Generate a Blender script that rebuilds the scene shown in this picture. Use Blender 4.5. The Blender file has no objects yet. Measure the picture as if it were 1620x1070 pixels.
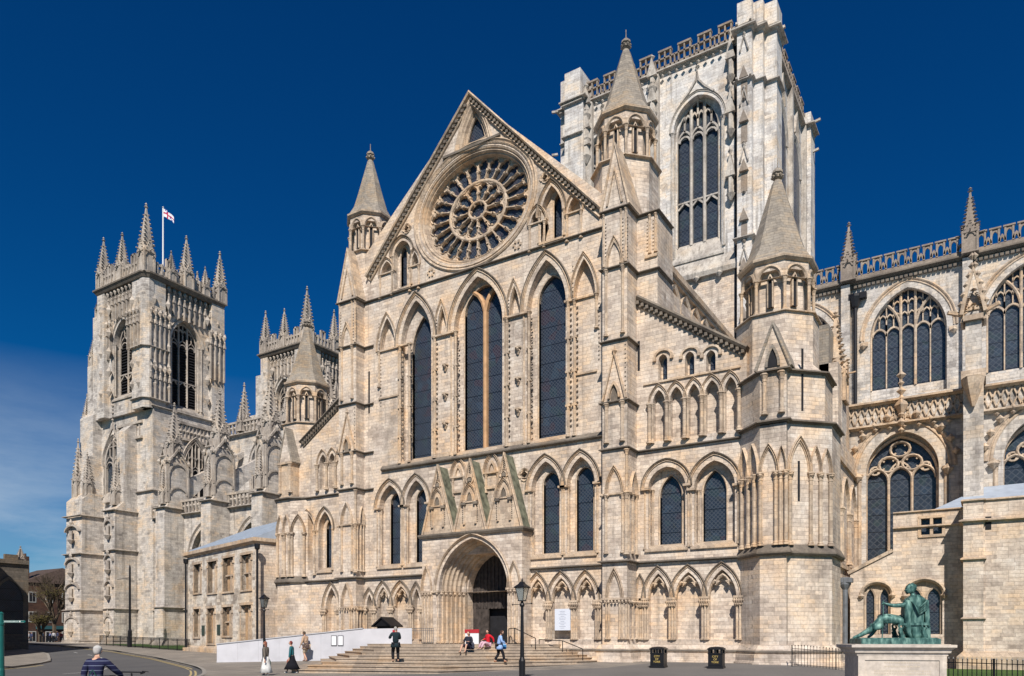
import bpy, math, random
from mathutils import Vector
from mathutils.geometry import tessellate_polygon
random.seed(7)
SC = bpy.context.scene
COL = SC.collection
# ------------------------------------------------------------------ camera
YAW = math.radians(32.16); FPX = 1201.0; HOR = 1010.0; EYE = 1.8
cd = bpy.data.cameras.new('camera'); cam = bpy.data.objects.new('camera', cd); COL.objects.link(cam)
cd.sensor_width = 36.0; cd.lens = FPX / 1620 * 36; cd.shift_y = (HOR - 535) / 1620
cd.clip_end = 3000; cd.clip_start = 0.1
cam.location = (0, 0, EYE); cam.rotation_euler = (math.pi / 2, 0, YAW)
SC.camera = cam
# ------------------------------------------------------------------ sky, sun, exposure
SUN_EL, SUN_AZ = math.radians(43), math.radians(28)      # azimuth measured from south towards east
w = bpy.data.worlds.new('World'); SC.world = w; w.use_nodes = True
nt = w.node_tree; nt.nodes.clear()
def N(t, **k):
    n = nt.nodes.new(t)
    for a, b in k.items(): setattr(n, a, b)
    return n
sky = N('ShaderNodeTexSky', sky_type='NISHITA', sun_disc=False, sun_elevation=SUN_EL, sun_rotation=math.pi - SUN_AZ,
        air_density=1.0, dust_density=0.1, ozone_density=3.0, altitude=300)
hs = N('ShaderNodeHueSaturation'); hs.inputs['Saturation'].default_value = 1.3; hs.inputs['Value'].default_value = 1.0
gm = N('ShaderNodeMixRGB', blend_type='MULTIPLY'); gm.inputs[0].default_value = 1.0; gm.inputs[2].default_value = (0.035, 0.46, 0.70, 1)
tc = N('ShaderNodeTexCoord'); mp = N('ShaderNodeMapping'); mp.inputs['Scale'].default_value = (1.6, 1.6, 7.0)
mp.inputs['Rotation'].default_value = (0.25, 0.1, 0.3)
nz = N('ShaderNodeTexNoise'); nz.inputs['Scale'].default_value = 1.5; nz.inputs['Detail'].default_value = 7; nz.inputs['Roughness'].default_value = 0.62
cr = N('ShaderNodeValToRGB'); cr.color_ramp.elements[0].position = 0.40; cr.color_ramp.elements[1].position = 0.66; cr.color_ramp.elements[0].color = (.30, .30, .30, 1)
sx = N('ShaderNodeSeparateXYZ')
m1 = N('ShaderNodeMapRange'); m1.inputs['From Min'].default_value = 0.31; m1.inputs['From Max'].default_value = 0.12
m2 = N('ShaderNodeMapRange'); m2.inputs['From Min'].default_value = -0.55; m2.inputs['From Max'].default_value = -0.95   # thin cloud low in the west
mu = N('ShaderNodeMath', operation='MULTIPLY'); mu2 = N('ShaderNodeMath', operation='MULTIPLY'); mu3 = N('ShaderNodeMath', operation='MULTIPLY'); mu3.inputs[1].default_value = 1.0
mx = N('ShaderNodeMixRGB'); mx.inputs[2].default_value = (5.2, 6.4, 7.8, 1)
bg = N('ShaderNodeBackground'); bg.inputs['Strength'].default_value = 0.073
ow = N('ShaderNodeOutputWorld')
L = nt.links.new
L(sky.outputs[0], hs.inputs['Color']); L(hs.outputs[0], gm.inputs[1])
L(tc.outputs['Generated'], mp.inputs[0]); L(mp.outputs[0], nz.inputs['Vector']); L(nz.outputs['Fac'], cr.inputs[0])
L(tc.outputs['Generated'], sx.inputs[0]); L(sx.outputs['Z'], m1.inputs['Value']); L(sx.outputs['X'], m2.inputs['Value'])
L(m1.outputs[0], mu.inputs[0]); L(m2.outputs[0], mu.inputs[1]); L(mu.outputs[0], mu2.inputs[0]); L(cr.outputs[0], mu2.inputs[1])
L(mu2.outputs[0], mu3.inputs[0]); L(mu3.outputs[0], mx.inputs[0]); L(gm.outputs[0], mx.inputs[1]); L(mx.outputs[0], bg.inputs[0]); L(bg.outputs[0], ow.inputs[0])
sl = bpy.data.lights.new('sun', 'SUN'); sl.energy = 4.9; sl.angle = math.radians(0.5); sl.color = (1.0, 0.93, 0.85)
so = bpy.data.objects.new('sun', sl); COL.objects.link(so)
sd = Vector((math.sin(SUN_AZ) * math.cos(SUN_EL), -math.cos(SUN_AZ) * math.cos(SUN_EL), math.sin(SUN_EL)))
so.rotation_euler = sd.to_track_quat('Z', 'Y').to_euler(); so.location = (0, -30, 60)
SC.view_settings.view_transform = 'Standard'; SC.view_settings.look = 'None'
SC.view_settings.exposure = 0.27; SC.view_settings.gamma = 1
SC.cycles.max_bounces = 5; SC.cycles.diffuse_bounces = 3; SC.cycles.glossy_bounces = 2
# ------------------------------------------------------------------ measuring helpers: photo survey -> metres
def r_(u): return math.tan(math.atan((u - 810) / FPX) - YAW)
def X(u, Y): return Y * r_(u)
def Zd(x, Y, v): return EYE + (HOR - v) / FPX * (-x * math.sin(YAW) + Y * math.cos(YAW))
def Z(u, v, Y): return Zd(X(u, Y), Y, v)
def XZ(u, v, Y): return (X(u, Y), Z(u, v, Y))
def lerp(a, b, t): return a + (b - a) * t
def gz(x, y):                                        # height of the ground: rises a little to the church and to the west
    a = max(0, min(0.42, (y - 27) * 0.035)); b = max(0, min(0.75, (-x - 48) * 0.016))
    return a * max(0, min(1, (-x - 4.5) / 3)) + b * max(0, min(1, (y - 30) / 15))
# ------------------------------------------------------------------ materials
def newmat(name):
    m = bpy.data.materials.new(name); m.use_nodes = True; t = m.node_tree; b = t.nodes['Principled BSDF']
    b.inputs['Roughness'].default_value = 0.85; b.inputs['Specular IOR Level'].default_value = 0.25
    return m, t, b
def plain(name, col, rough=0.7, metal=0.0, var=0.0, vs=3.0, spec=0.3):
    m, t, b = newmat(name); b.inputs['Roughness'].default_value = rough; b.inputs['Metallic'].default_value = metal
    b.inputs['Specular IOR Level'].default_value = spec
    n = t.nodes.new('ShaderNodeTexNoise'); n.inputs['Scale'].default_value = vs; n.inputs['Detail'].default_value = 6
    g = t.nodes.new('ShaderNodeNewGeometry'); t.links.new(g.outputs['Position'], n.inputs['Vector'])
    r = t.nodes.new('ShaderNodeValToRGB'); r.color_ramp.elements[0].position = 0.3; r.color_ramp.elements[1].position = 0.7
    r.color_ramp.elements[0].color = tuple(c * (1 - var) for c in col) + (1,)
    r.color_ramp.elements[1].color = tuple(min(1, c * (1 + var)) for c in col) + (1,)
    t.links.new(n.outputs['Fac'], r.inputs[0]); t.links.new(r.outputs[0], b.inputs['Base Color'])
    return m
def stone(name, stops, bw=0.52, bh=0.21, mortar=0.009, stain=0.35, stain_col=(0.17, 0.15, 0.13), sscale=0.35, bump=0.5, bricks=True, mcol=0.66, bk=0.32):
    m, t, b = newmat(name); nn = t.nodes.new; l = t.links.new
    g = nn('ShaderNodeNewGeometry'); s = nn('ShaderNodeSeparateXYZ'); l(g.outputs['Position'], s.inputs[0])
    ad = nn('ShaderNodeMath'); ad.operation = 'MULTIPLY_ADD'; ad.inputs[1].default_value = 0.83; l(s.outputs['Y'], ad.inputs[0]); l(s.outputs['X'], ad.inputs[2])
    cb = nn('ShaderNodeCombineXYZ'); l(ad.outputs[0], cb.inputs[0]); l(s.outputs['Z'], cb.inputs[1])
    n0 = nn('ShaderNodeTexNoise'); n0.inputs['Scale'].default_value = 0.5; n0.inputs['Detail'].default_value = 2; l(g.outputs['Position'], n0.inputs['Vector'])
    wob = nn('ShaderNodeVectorMath'); wob.operation = 'MULTIPLY_ADD'; wob.inputs[1].default_value = (0.10, 0.05, 0); l(n0.outputs['Color'], wob.inputs[0]); l(cb.outputs[0], wob.inputs[2])
    br = nn('ShaderNodeTexBrick'); l(wob.outputs[0], br.inputs['Vector']); br.inputs['Scale'].default_value = 1
    br.inputs['Color1'].default_value = (0, 0, 0, 1); br.inputs['Color2'].default_value = (1, 1, 1, 1); br.inputs['Mortar'].default_value = (0.5,) * 3 + (1,)
    br.inputs['Mortar Size'].default_value = mortar; br.inputs['Mortar Smooth'].default_value = 0.3
    br.inputs['Brick Width'].default_value = bw; br.inputs['Row Height'].default_value = bh; br.squash = 1.35; br.squash_frequency = 3
    n1 = nn('ShaderNodeTexNoise'); n1.inputs['Scale'].default_value = 0.9; n1.inputs['Detail'].default_value = 5; n1.inputs['Roughness'].default_value = 0.65; l(g.outputs['Position'], n1.inputs['Vector'])
    mixf = nn('ShaderNodeMath'); mixf.operation = 'MULTIPLY_ADD'; mixf.inputs[1].default_value = bk if bricks else 0.0; l(br.outputs['Color'], mixf.inputs[0])
    m1_ = nn('ShaderNodeMath'); m1_.operation = 'MULTIPLY_ADD'; m1_.inputs[1].default_value = 1.1; m1_.inputs[2].default_value = -.05 - bk / 2 if bricks else 0.05; l(n1.outputs['Fac'], m1_.inputs[0]); l(m1_.outputs[0], mixf.inputs[2])
    rp = nn('ShaderNodeValToRGB'); e = rp.color_ramp.elements
    while len(e) < len(stops): e.new(0.5)
    for i, (p, c) in enumerate(stops): e[i].position = p; e[i].color = tuple(c) + (1,)
    l(mixf.outputs[0], rp.inputs[0])
    # soot and weathering in patches and runs
    mp_ = nn('ShaderNodeMapping'); mp_.inputs['Scale'].default_value = (1, 1, 0.45); l(g.outputs['Position'], mp_.inputs[0])
    n2 = nn('ShaderNodeTexNoise'); n2.inputs['Scale'].default_value = sscale; n2.inputs['Detail'].default_value = 8; n2.inputs['Roughness'].default_value = 0.7; l(mp_.outputs[0], n2.inputs['Vector'])
    r2 = nn('ShaderNodeMapRange'); r2.inputs['From Min'].default_value = 0.50; r2.inputs['From Max'].default_value = 0.72; r2.inputs['To Max'].default_value = stain; l(n2.outputs['Fac'], r2.inputs['Value'])
    # dirt that settles on upward faces
    sn = nn('ShaderNodeSeparateXYZ'); l(g.outputs['Normal'], sn.inputs[0])
    up = nn('ShaderNodeMapRange'); up.inputs['From Min'].default_value = 0.35; up.inputs['From Max'].default_value = 0.9; up.inputs['To Max'].default_value = 0.35; l(sn.outputs['Z'], up.inputs['Value'])
    mxx = nn('ShaderNodeMath'); mxx.operation = 'MAXIMUM'; l(r2.outputs[0], mxx.inputs[0]); l(up.outputs[0], mxx.inputs[1])
    n3 = nn('ShaderNodeTexNoise'); n3.inputs['Scale'].default_value = 7; n3.inputs['Detail'].default_value = 6; l(g.outputs['Position'], n3.inputs['Vector'])
    fine = nn('ShaderNodeMapRange'); fine.inputs['From Min'].default_value = 0.3; fine.inputs['From Max'].default_value = 0.7; fine.inputs['To Min'].default_value = 0.80; fine.inputs['To Max'].default_value = 1.1; l(n3.outputs['Fac'], fine.inputs['Value'])
    a = nn('ShaderNodeMixRGB'); l(mxx.outputs[0], a.inputs[0]); l(rp.outputs[0], a.inputs[1]); a.inputs[2].default_value = tuple(stain_col) + (1,)
    n4 = nn('ShaderNodeTexNoise'); n4.inputs['Scale'].default_value = 0.45; n4.inputs['Detail'].default_value = 3; off4 = nn('ShaderNodeVectorMath'); off4.operation = 'ADD'; off4.inputs[1].default_value = (17, 5, 31); l(g.outputs['Position'], off4.inputs[0]); l(off4.outputs[0], n4.inputs['Vector'])
    bm4 = nn('ShaderNodeMath'); bm4.operation = 'MULTIPLY_ADD'; bm4.inputs[1].default_value = .22 if bricks else 0; l(br.outputs['Color'], bm4.inputs[0]); l(n4.outputs['Fac'], bm4.inputs[2])
    r4 = nn('ShaderNodeValToRGB'); r4.color_ramp.elements[0].position = .42; r4.color_ramp.elements[0].color = (.86, .87, .90, 1); r4.color_ramp.elements[1].position = .82; r4.color_ramp.elements[1].color = (1.06, .93, .78, 1); x4_ = r4.color_ramp.elements.new(.60); x4_.color = (1, 1, 1, 1); l(bm4.outputs[0], r4.inputs[0])
    a4 = nn('ShaderNodeMixRGB'); a4.blend_type = 'MULTIPLY'; a4.inputs[0].default_value = 1; l(a.outputs[0], a4.inputs[1]); l(r4.outputs[0], a4.inputs[2])
    mp5 = nn('ShaderNodeMapping'); mp5.inputs['Scale'].default_value = (2.6, 2.6, .16); l(g.outputs['Position'], mp5.inputs[0]); n5 = nn('ShaderNodeTexNoise'); n5.inputs['Scale'].default_value = 1.0; n5.inputs['Detail'].default_value = 4; l(mp5.outputs[0], n5.inputs['Vector'])
    r5 = nn('ShaderNodeMapRange'); r5.inputs['From Min'].default_value = .56; r5.inputs['From Max'].default_value = .74; r5.inputs['To Max'].default_value = stain * .9; l(n5.outputs['Fac'], r5.inputs['Value'])
    a5 = nn('ShaderNodeMixRGB'); l(r5.outputs[0], a5.inputs[0]); l(a4.outputs[0], a5.inputs[1]); a5.inputs[2].default_value = (.15, .13, .11, 1)
    c = nn('ShaderNodeVectorMath'); c.operation = 'SCALE'; l(a5.outputs[0], c.inputs[0]); l(fine.outputs[0], c.inputs['Scale'])
    if bricks:
        mo = nn('ShaderNodeMapRange'); mo.inputs['To Min'].default_value = 1.0; mo.inputs['To Max'].default_value = mcol; l(br.outputs['Fac'], mo.inputs['Value'])
        c2 = nn('ShaderNodeVectorMath'); c2.operation = 'SCALE'; l(c.outputs[0], c2.inputs[0]); l(mo.outputs[0], c2.inputs['Scale']); c = c2
    l(c.outputs[0], b.inputs['Base Color'])
    hb = nn('ShaderNodeMath'); hb.operation = 'MULTIPLY_ADD'; hb.inputs[1].default_value = -0.8 if bricks else 0; l(br.outputs['Fac'], hb.inputs[0]); l(n3.outputs['Fac'], hb.inputs[2])
    bp = nn('ShaderNodeBump'); bp.inputs['Strength'].default_value = bump; bp.inputs['Distance'].default_value = 0.03; l(hb.outputs[0], bp.inputs['Height']); l(bp.outputs[0], b.inputs['Normal'])
    return m
CREAM = [(0.0, (0.22, 0.18, 0.15)), (0.16, (0.38, 0.305, 0.24)), (0.34, (0.55, 0.45, 0.36)), (0.55, (0.67, 0.565, 0.46)), (0.78, (0.72, 0.645, 0.56)), (1.0, (0.60, 0.43, 0.32))]
GREYW = [(0.0, (0.17, 0.15, 0.135)), (0.2, (0.33, 0.295, 0.26)), (0.42, (0.55, 0.50, 0.44)), (0.7, (0.66, 0.61, 0.55)), (1.0, (0.50, 0.39, 0.30))]
WHITE = [(0.0, (0.24, 0.20, 0.17)), (0.22, (0.44, 0.39, 0.34)), (0.38, (0.66, 0.62, 0.57)), (0.72, (0.74, 0.71, 0.67)), (0.86, (0.60, 0.49, 0.40)), (1.0, (0.42, 0.30, 0.22))]
M = {}
M['stone'] = stone('limestone', CREAM, stain=0.55, stain_col=(.20, .17, .145))
M['trim'] = stone('carved_limestone', [(0.0, (0.30, 0.26, 0.21)), (0.3, (0.45, 0.345, 0.25)), (0.6, (0.59, 0.47, 0.35)), (1.0, (0.64, 0.54, 0.43))], bw=0.4, bh=0.35, mortar=0.008, stain=0.45, sscale=1.3, mcol=0.75)
M['dark_trim'] = stone('dark_trim_and_shade_line', [(0.0, (0.07, 0.06, 0.05)), (0.5, (0.15, 0.125, 0.10)), (1.0, (0.33, 0.275, 0.21))], bricks=False, stain=0.5, sscale=1.5)  # dark stone for courses and ornament; also colours the painted shade strips over hoods
M['nave'] = stone('weathered_limestone', GREYW, stain=0.6, bw=0.5, bh=0.24)
M['nave_trim'] = stone('weathered_carving', [(0.0, (0.13, 0.11, 0.095)), (0.4, (0.34, 0.29, 0.24)), (0.7, (0.53, 0.465, 0.39)), (1.0, (0.62, 0.56, 0.48))], bricks=False, stain=0.75, sscale=0.9)
M['white'] = stone('pale_limestone', WHITE, stain=0.75, stain_col=(0.22, 0.19, 0.17), bw=0.75, bh=0.3, sscale=0.5)
M['white_trim'] = stone('pale_carving', [(0.0, (0.16, 0.145, 0.13)), (0.35, (0.36, 0.31, 0.26)), (0.7, (0.58, 0.53, 0.46)), (1.0, (0.46, 0.36, 0.28))], bricks=False, stain=0.8, sscale=1.4)
M['brown_trim'] = stone('brown_weathered_carving', [(0.0, (0.10, 0.085, 0.07)), (0.5, (0.27, 0.22, 0.175)), (1.0, (0.43, 0.36, 0.29))], bricks=False, stain=.5, sscale=1.2)
M['spire'] = stone('grey_spire_stone', [(0.0, (0.19, 0.165, 0.135)), (0.5, (0.32, 0.28, 0.23)), (1.0, (0.42, 0.37, 0.30))], bw=0.4, bh=0.16, stain=0.5)
M['mullion'] = plain('orange_stone', (0.50, 0.30, 0.16), 0.85, var=0.2, vs=2)
M['moss'] = plain('mossy_slope', (0.15, 0.155, 0.11), 0.95, var=0.55, vs=2.5)
M['lead'] = plain('lead_roof', (0.33, 0.38, 0.45), 0.45, 0.0, var=0.12, vs=2)
M['iron'] = plain('black_iron', (0.012, 0.012, 0.014), 0.4, 0.0, var=0.2)
M['wood_dark'] = plain('dark_door_wood', (0.055, 0.045, 0.04), 0.7, var=0.5, vs=5)
def glassmat(name, a=(0.012, 0.018, 0.030), b2=(0.035, 0.05, 0.075), pane=0.16, lead=0.02, tint=None, rough=0.3):
    m, t, b = newmat(name); nn = t.nodes.new; l = t.links.new
    g = nn('ShaderNodeNewGeometry'); s = nn('ShaderNodeSeparateXYZ'); l(g.outputs['Position'], s.inputs[0])
    ad = nn('ShaderNodeMath'); ad.operation = 'ADD'; l(s.outputs['Y'], ad.inputs[0]); l(s.outputs['X'], ad.inputs[1])
    cb = nn('ShaderNodeCombineXYZ'); l(ad.outputs[0], cb.inputs[0]); l(s.outputs['Z'], cb.inputs[1])
    mpn = nn('ShaderNodeMapping'); mpn.inputs['Rotation'].default_value = (0, 0, math.radians(45)); l(cb.outputs[0], mpn.inputs[0])
    br = nn('ShaderNodeTexBrick'); l(mpn.outputs[0], br.inputs['Vector']); br.offset = 0; br.inputs['Scale'].default_value = 1
    br.inputs['Brick Width'].default_value = pane; br.inputs['Row Height'].default_value = pane; br.inputs['Mortar Size'].default_value = lead
    br.inputs['Color1'].default_value = a + (1,); br.inputs['Color2'].default_value = b2 + (1,); br.inputs['Mortar'].default_value = (0.07, 0.08, 0.095, 1)
    v = nn('ShaderNodeTexVoronoi'); v.inputs['Scale'].default_value = 2.2; l(cb.outputs[0], v.inputs['Vector'])
    hs_ = nn('ShaderNodeValToRGB'); e = hs_.color_ramp.elements
    e[0].position = 0.0; e[0].color = (0.012, 0.016, 0.028, 1); e[1].position = 1.0; e[1].color = (0.03, 0.05, 0.085, 1)
    x_ = e.new(0.62); x_.color = (0.020, 0.027, 0.045, 1)
    x_ = e.new(0.74); x_.color = (tint or (0.05, 0.012, 0.014)) + (1,); x_ = e.new(0.82); x_.color = (0.02, 0.04, 0.03, 1)
    sp = nn('ShaderNodeSeparateColor'); l(v.outputs['Color'], sp.inputs[0]); l(sp.outputs[0], hs_.inputs[0])
    pn_ = nn('ShaderNodeTexNoise'); pn_.inputs['Scale'].default_value = 1.3; pn_.inputs['Detail'].default_value = 5; l(cb.outputs[0], pn_.inputs['Vector']); pr_ = nn('ShaderNodeMapRange'); pr_.inputs['From Min'].default_value = .42; pr_.inputs['From Max'].default_value = .75; pr_.inputs['To Min'].default_value = .15; pr_.inputs['To Max'].default_value = .75; l(pn_.outputs['Fac'], pr_.inputs['Value']); pm_ = nn('ShaderNodeMixRGB'); pm_.inputs[2].default_value = (.035, .045, .06, 1); mq_ = nn('ShaderNodeMath'); mq_.operation = 'MULTIPLY'; mq_.inputs[1].default_value = .8; l(pr_.outputs[0], mq_.inputs[0]); l(mq_.outputs[0], pm_.inputs[0]); l(br.outputs['Color'], pm_.inputs[1]); mx_ = nn('ShaderNodeMixRGB'); mx_.inputs[0].default_value = 0.45; l(pm_.outputs[0], mx_.inputs[1]); l(hs_.outputs[0], mx_.inputs[2])
    # horizontal saddle bars
    md = nn('ShaderNodeMath'); md.operation = 'PINGPONG'; md.inputs[1].default_value = 0.55; l(s.outputs['Z'], md.inputs[0])
    lt = nn('ShaderNodeMath'); lt.operation = 'LESS_THAN'; lt.inputs[1].default_value = 0.022; l(md.outputs[0], lt.inputs[0])
    lf_ = nn('ShaderNodeMath'); lf_.operation = 'MULTIPLY'; lf_.inputs[1].default_value = .30; l(br.outputs['Fac'], lf_.inputs[0]); ml_ = nn('ShaderNodeMixRGB'); ml_.inputs[2].default_value = (.095, .11, .125, 1); l(lf_.outputs[0], ml_.inputs[0]); l(mx_.outputs[0], ml_.inputs[1]); m3 = nn('ShaderNodeMixRGB'); l(lt.outputs[0], m3.inputs[0]); l(ml_.outputs[0], m3.inputs[1]); m3.inputs[2].default_value = (0.006, 0.007, 0.01, 1)
    l(m3.outputs[0], b.inputs['Base Color']); b.inputs['Roughness'].default_value = rough; b.inputs['Specular IOR Level'].default_value = 0.5
    nv = nn('ShaderNodeTexNoise'); nv.inputs['Scale'].default_value = 4; l(g.outputs['Position'], nv.inputs['Vector'])
    bp = nn('ShaderNodeBump'); bp.inputs['Strength'].default_value = 0.3; bp.inputs['Distance'].default_value = 0.05; l(nv.outputs['Fac'], bp.inputs['Height']); l(bp.outputs[0], b.inputs['Normal'])
    return m
M['glass'] = glassmat('leaded_glass')
M['glass_plain'] = glassmat('plain_leaded_glass', (0.022, 0.03, 0.042), (0.045, 0.06, 0.08), 0.3, 0.03, (0.03, 0.035, 0.05))
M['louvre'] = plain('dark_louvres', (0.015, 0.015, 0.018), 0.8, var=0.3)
# ------------------------------------------------------------------ objects
def tag(o, label=None, cat=None, group=None, kind=None):
    if label: o['label'] = label
    if cat: o['category'] = cat
    if group: o['group'] = group
    if kind: o['kind'] = kind
    return o
def empty(name, loc, rz=0):
    o = bpy.data.objects.new(name, None); COL.objects.link(o); o.location = loc; o.rotation_euler = (0, 0, rz); return o
def copy_tree(o, parent=None):
    c = o.copy(); COL.objects.link(c); c.parent = parent
    for ch in list(o.children): copy_tree(ch, c)
    return c
class MB:
    """collects faces in a local wall frame: s along the wall (to the right seen from outside), n outward, z up"""
    def __init__(s, o=(0, 0), d=(1, 0)): s.v = []; s.f = []; s.fr(o, d)
    def fr(s, o=(0, 0), d=(1, 0)):
        l_ = math.hypot(*d); s.o = o; s.d = (d[0] / l_, d[1] / l_); return s
    def P(s, a, n, z): s.v.append((s.o[0] + s.d[0] * a + s.d[1] * n, s.o[1] + s.d[1] * a - s.d[0] * n, z)); return len(s.v) - 1
    def loft(s, rings, closed=True, caps=True):
        idx = [[s.P(*p) for p in r] for r in rings]; k = len(idx[0])
        for a, b in zip(idx, idx[1:]):
            for i in range(k if closed else k - 1):
                j = (i + 1) % k; s.f.append((a[i], a[j], b[j], b[i]))
        if caps and closed: s.f.append(tuple(reversed(idx[0]))); s.f.append(tuple(idx[-1]))
    def box(s, s0, s1, n0, n1, z0, z1):
        s.loft([[(s0, n1, z), (s1, n1, z), (s1, n0, z), (s0, n0, z)] for z in (z0, z1)])
    def prof_s(s, prof, s0, s1): s.loft([[(a, n, z) for n, z in prof] for a in (s0, s1)])         # (n,z) profile drawn along s
    def poly_n(s, poly, n0, n1):                                                                # (s,z) polygon with thickness
        s.wall(poly, [], n1, n1 - n0)
    def wall(s, outline, holes, n0, depth, back=True, sides=True):
        loops = [outline] + holes
        if back and not holes and not sides: back = False
        for n in ((n0, n0 - depth) if back else (n0,)):
            base = len(s.v)
            for lp in loops:
                for a, z in lp: s.P(a, n, z)
            tri = tessellate_polygon([[Vector((a, z, 0)) for a, z in lp] for lp in loops])
            for t in tri: s.f.append(tuple(base + i for i in t))
        for i, lp in enumerate(loops):
            if i == 0 and not sides: continue
            s.loft([[(a, n, z) for a, z in lp] for n in (n0, n0 - depth)], caps=False)
    def sweep(s, path, prof, closed=False, n0=0, caps=True):       # path (s,z); prof (off to the left, n)
        m = len(path); rings = []
        for i, (a, z) in enumerate(path):
            if closed: p, q = path[i - 1], path[(i + 1) % m]
            else: p, q = path[max(0, i - 1)], path[min(m - 1, i + 1)]
            def nrm(a0, b0):
                dx, dz = b0[0] - a0[0], b0[1] - a0[1]; l_ = math.hypot(dx, dz) or 1e-9; return (-dz / l_, dx / l_)
            n1 = nrm(p, (a, z)) if p != (a, z) else nrm((a, z), q)
            n2 = nrm((a, z), q) if q != (a, z) else n1
            bx, bz = n1[0] + n2[0], n1[1] + n2[1]; k = max(0.35, (bx * bx + bz * bz) / 2)
            rings.append([(a + bx / k * o, n0 + n, z + bz / k * o) for o, n in prof])
        if closed: rings.append(rings[0])
        s.loft(rings, True, caps and not closed)
    def lathe(s, a, n, prof, seg=8, rot=0.0, caps=True):
        s.loft([[(a + r * math.cos(rot + 2 * math.pi * i / seg), n + r * math.sin(rot + 2 * math.pi * i / seg), z) for i in range(seg)] for r, z in prof], True, caps)
    def shaft(s, a, n, z0, z1, r, seg=7, cap=True, base=True):
        pr = []; c = r * 4.2 if cap else 0; b_ = r * 2.0 if base else 0
        if base: pr += [(r * 1.9, z0), (r * 1.9, z0 + b_ * .35), (r * 1.3, z0 + b_ * .5), (r * 1.45, z0 + b_ * .75), (r, z0 + b_)]
        else: pr += [(r, z0)]
        if cap: pr += [(r, z1 - c), (r * 1.25, z1 - c * .93), (r, z1 - c * .86), (r * 1.15, z1 - c * .6), (r * 1.7, z1 - c * .3), (r * 1.45, z1 - c * .25), (r * 2.0, z1 - c * .16), (r * 2.0, z1)]
        else: pr += [(r, z1)]
        s.lathe(a, n, pr, seg)
    def bar(s, p, q, r, seg=4):                                    # straight square/round bar between two local points
        p, q = Vector(p), Vector(q); d = (q - p).normalized(); u = d.cross(Vector((0, 0, 1)))
        if u.length < 1e-3: u = Vector((1, 0, 0))
        u.normalize(); v = d.cross(u); k = math.pi / seg
        s.loft([[tuple(c + u * (r * math.cos(k + 2 * math.pi * i / seg)) + v * (r * math.sin(k + 2 * math.pi * i / seg))) for i in range(seg)] for c in (p, q)])
    def nail(s, a, n, z, r, h=None):
        b = [s.P(a - r, n, z), s.P(a, n, z - r), s.P(a + r, n, z), s.P(a, n, z + r)]; t = s.P(a, n + (h or r), z)
        for i in range(4): s.f.append((b[i], b[(i + 1) % 4], t))
    def knob(s, a, n, z, r, sz=1.0):
        k = [s.P(a - r, n, z), s.P(a, n - r, z), s.P(a + r, n, z), s.P(a, n + r, z)]; t = s.P(a, n, z + r * sz); b = s.P(a, n, z - r * sz)
        for i in range(4): s.f.append((k[i], k[(i + 1) % 4], t)); s.f.append((k[(i + 1) % 4], k[i], b))
    def course(s, path, prof, closed=False):                       # world plan path walked left to right; prof (out, z)
        o, d = s.o, s.d; s.fr(); m = len(path); rings = []
        for i, (x, y) in enumerate(path):
            if closed: p, q = path[i - 1], path[(i + 1) % m]
            else: p, q = path[max(0, i - 1)], path[min(m - 1, i + 1)]
            def nr(a0, b0):
                dx, dy = b0[0] - a0[0], b0[1] - a0[1]; l_ = math.hypot(dx, dy) or 1e-9; return (dy / l_, -dx / l_)
            n1 = nr(p, (x, y)) if p != (x, y) else nr((x, y), q)
            n2 = nr((x, y), q) if q != (x, y) else n1
            bx, by = n1[0] + n2[0], n1[1] + n2[1]; k = max(0.5, (bx * bx + by * by) / 2)
            rings.append([(x + bx / k * a, -(y + by / k * a), z) for a, z in prof])
        if closed: rings.append(rings[0])
        s.loft(rings, True, not closed); s.o, s.d = o, d
    def prism(s, plan, z0, z1, top=None):                          # world plan polygon
        o, d = s.o, s.d; s.fr(); s.loft([[(x, -y, z0) for x, y in plan], [(x, -y, z1) for x, y in (top or plan)]]); s.o, s.d = o, d
    def build(s, name, mat, parent=None, smooth=False):
        me = bpy.data.meshes.new(name); me.from_pydata(s.v, [], s.f); me.materials.append(mat if not isinstance(mat, str) else M[mat])
        if smooth: me.polygons.foreach_set('use_smooth', [True] * len(me.polygons))
        ob = bpy.data.objects.new(name, me); COL.objects.link(ob)
        if parent is not None:
            ob.parent = parent; chain = parent; l0 = Vector((0, 0, 0))
            while chain: l0 += Vector(chain.location); chain = chain.parent
            me.transform(__import__('mathutils').Matrix.Translation(-l0))
        return ob
def arch(s0, s1, zs, za, n=9):
    a = (s1 - s0) / 2; r = za - zs; c = (s0 + s1) / 2; k = 1.0
    rr = r
    if r < a * 1.12: rr = a * 1.12; k = r / rr
    R = (a * a + rr * rr) / (2 * a); t1 = math.atan2(rr, R - a) if R > a else math.pi / 2
    left = [(s0 + R - R * math.cos(t1 * i / n), zs + k * R * math.sin(t1 * i / n)) for i in range(n + 1)]
    return left + [(2 * c - x, z) for x, z in reversed(left[:-1])]
def rarch(s0, s1, zs, n=14):
    a = (s1 - s0) / 2; c = (s0 + s1) / 2
    return [(c - a * math.cos(math.pi * i / n), zs + a * .85 * math.sin(math.pi * i / n)) for i in range(n + 1)]
def opening(s0, s1, z0, zs, za, n=9): return [(s0, z0)] + arch(s0, s1, zs, za, n) + [(s1, z0)]
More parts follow.
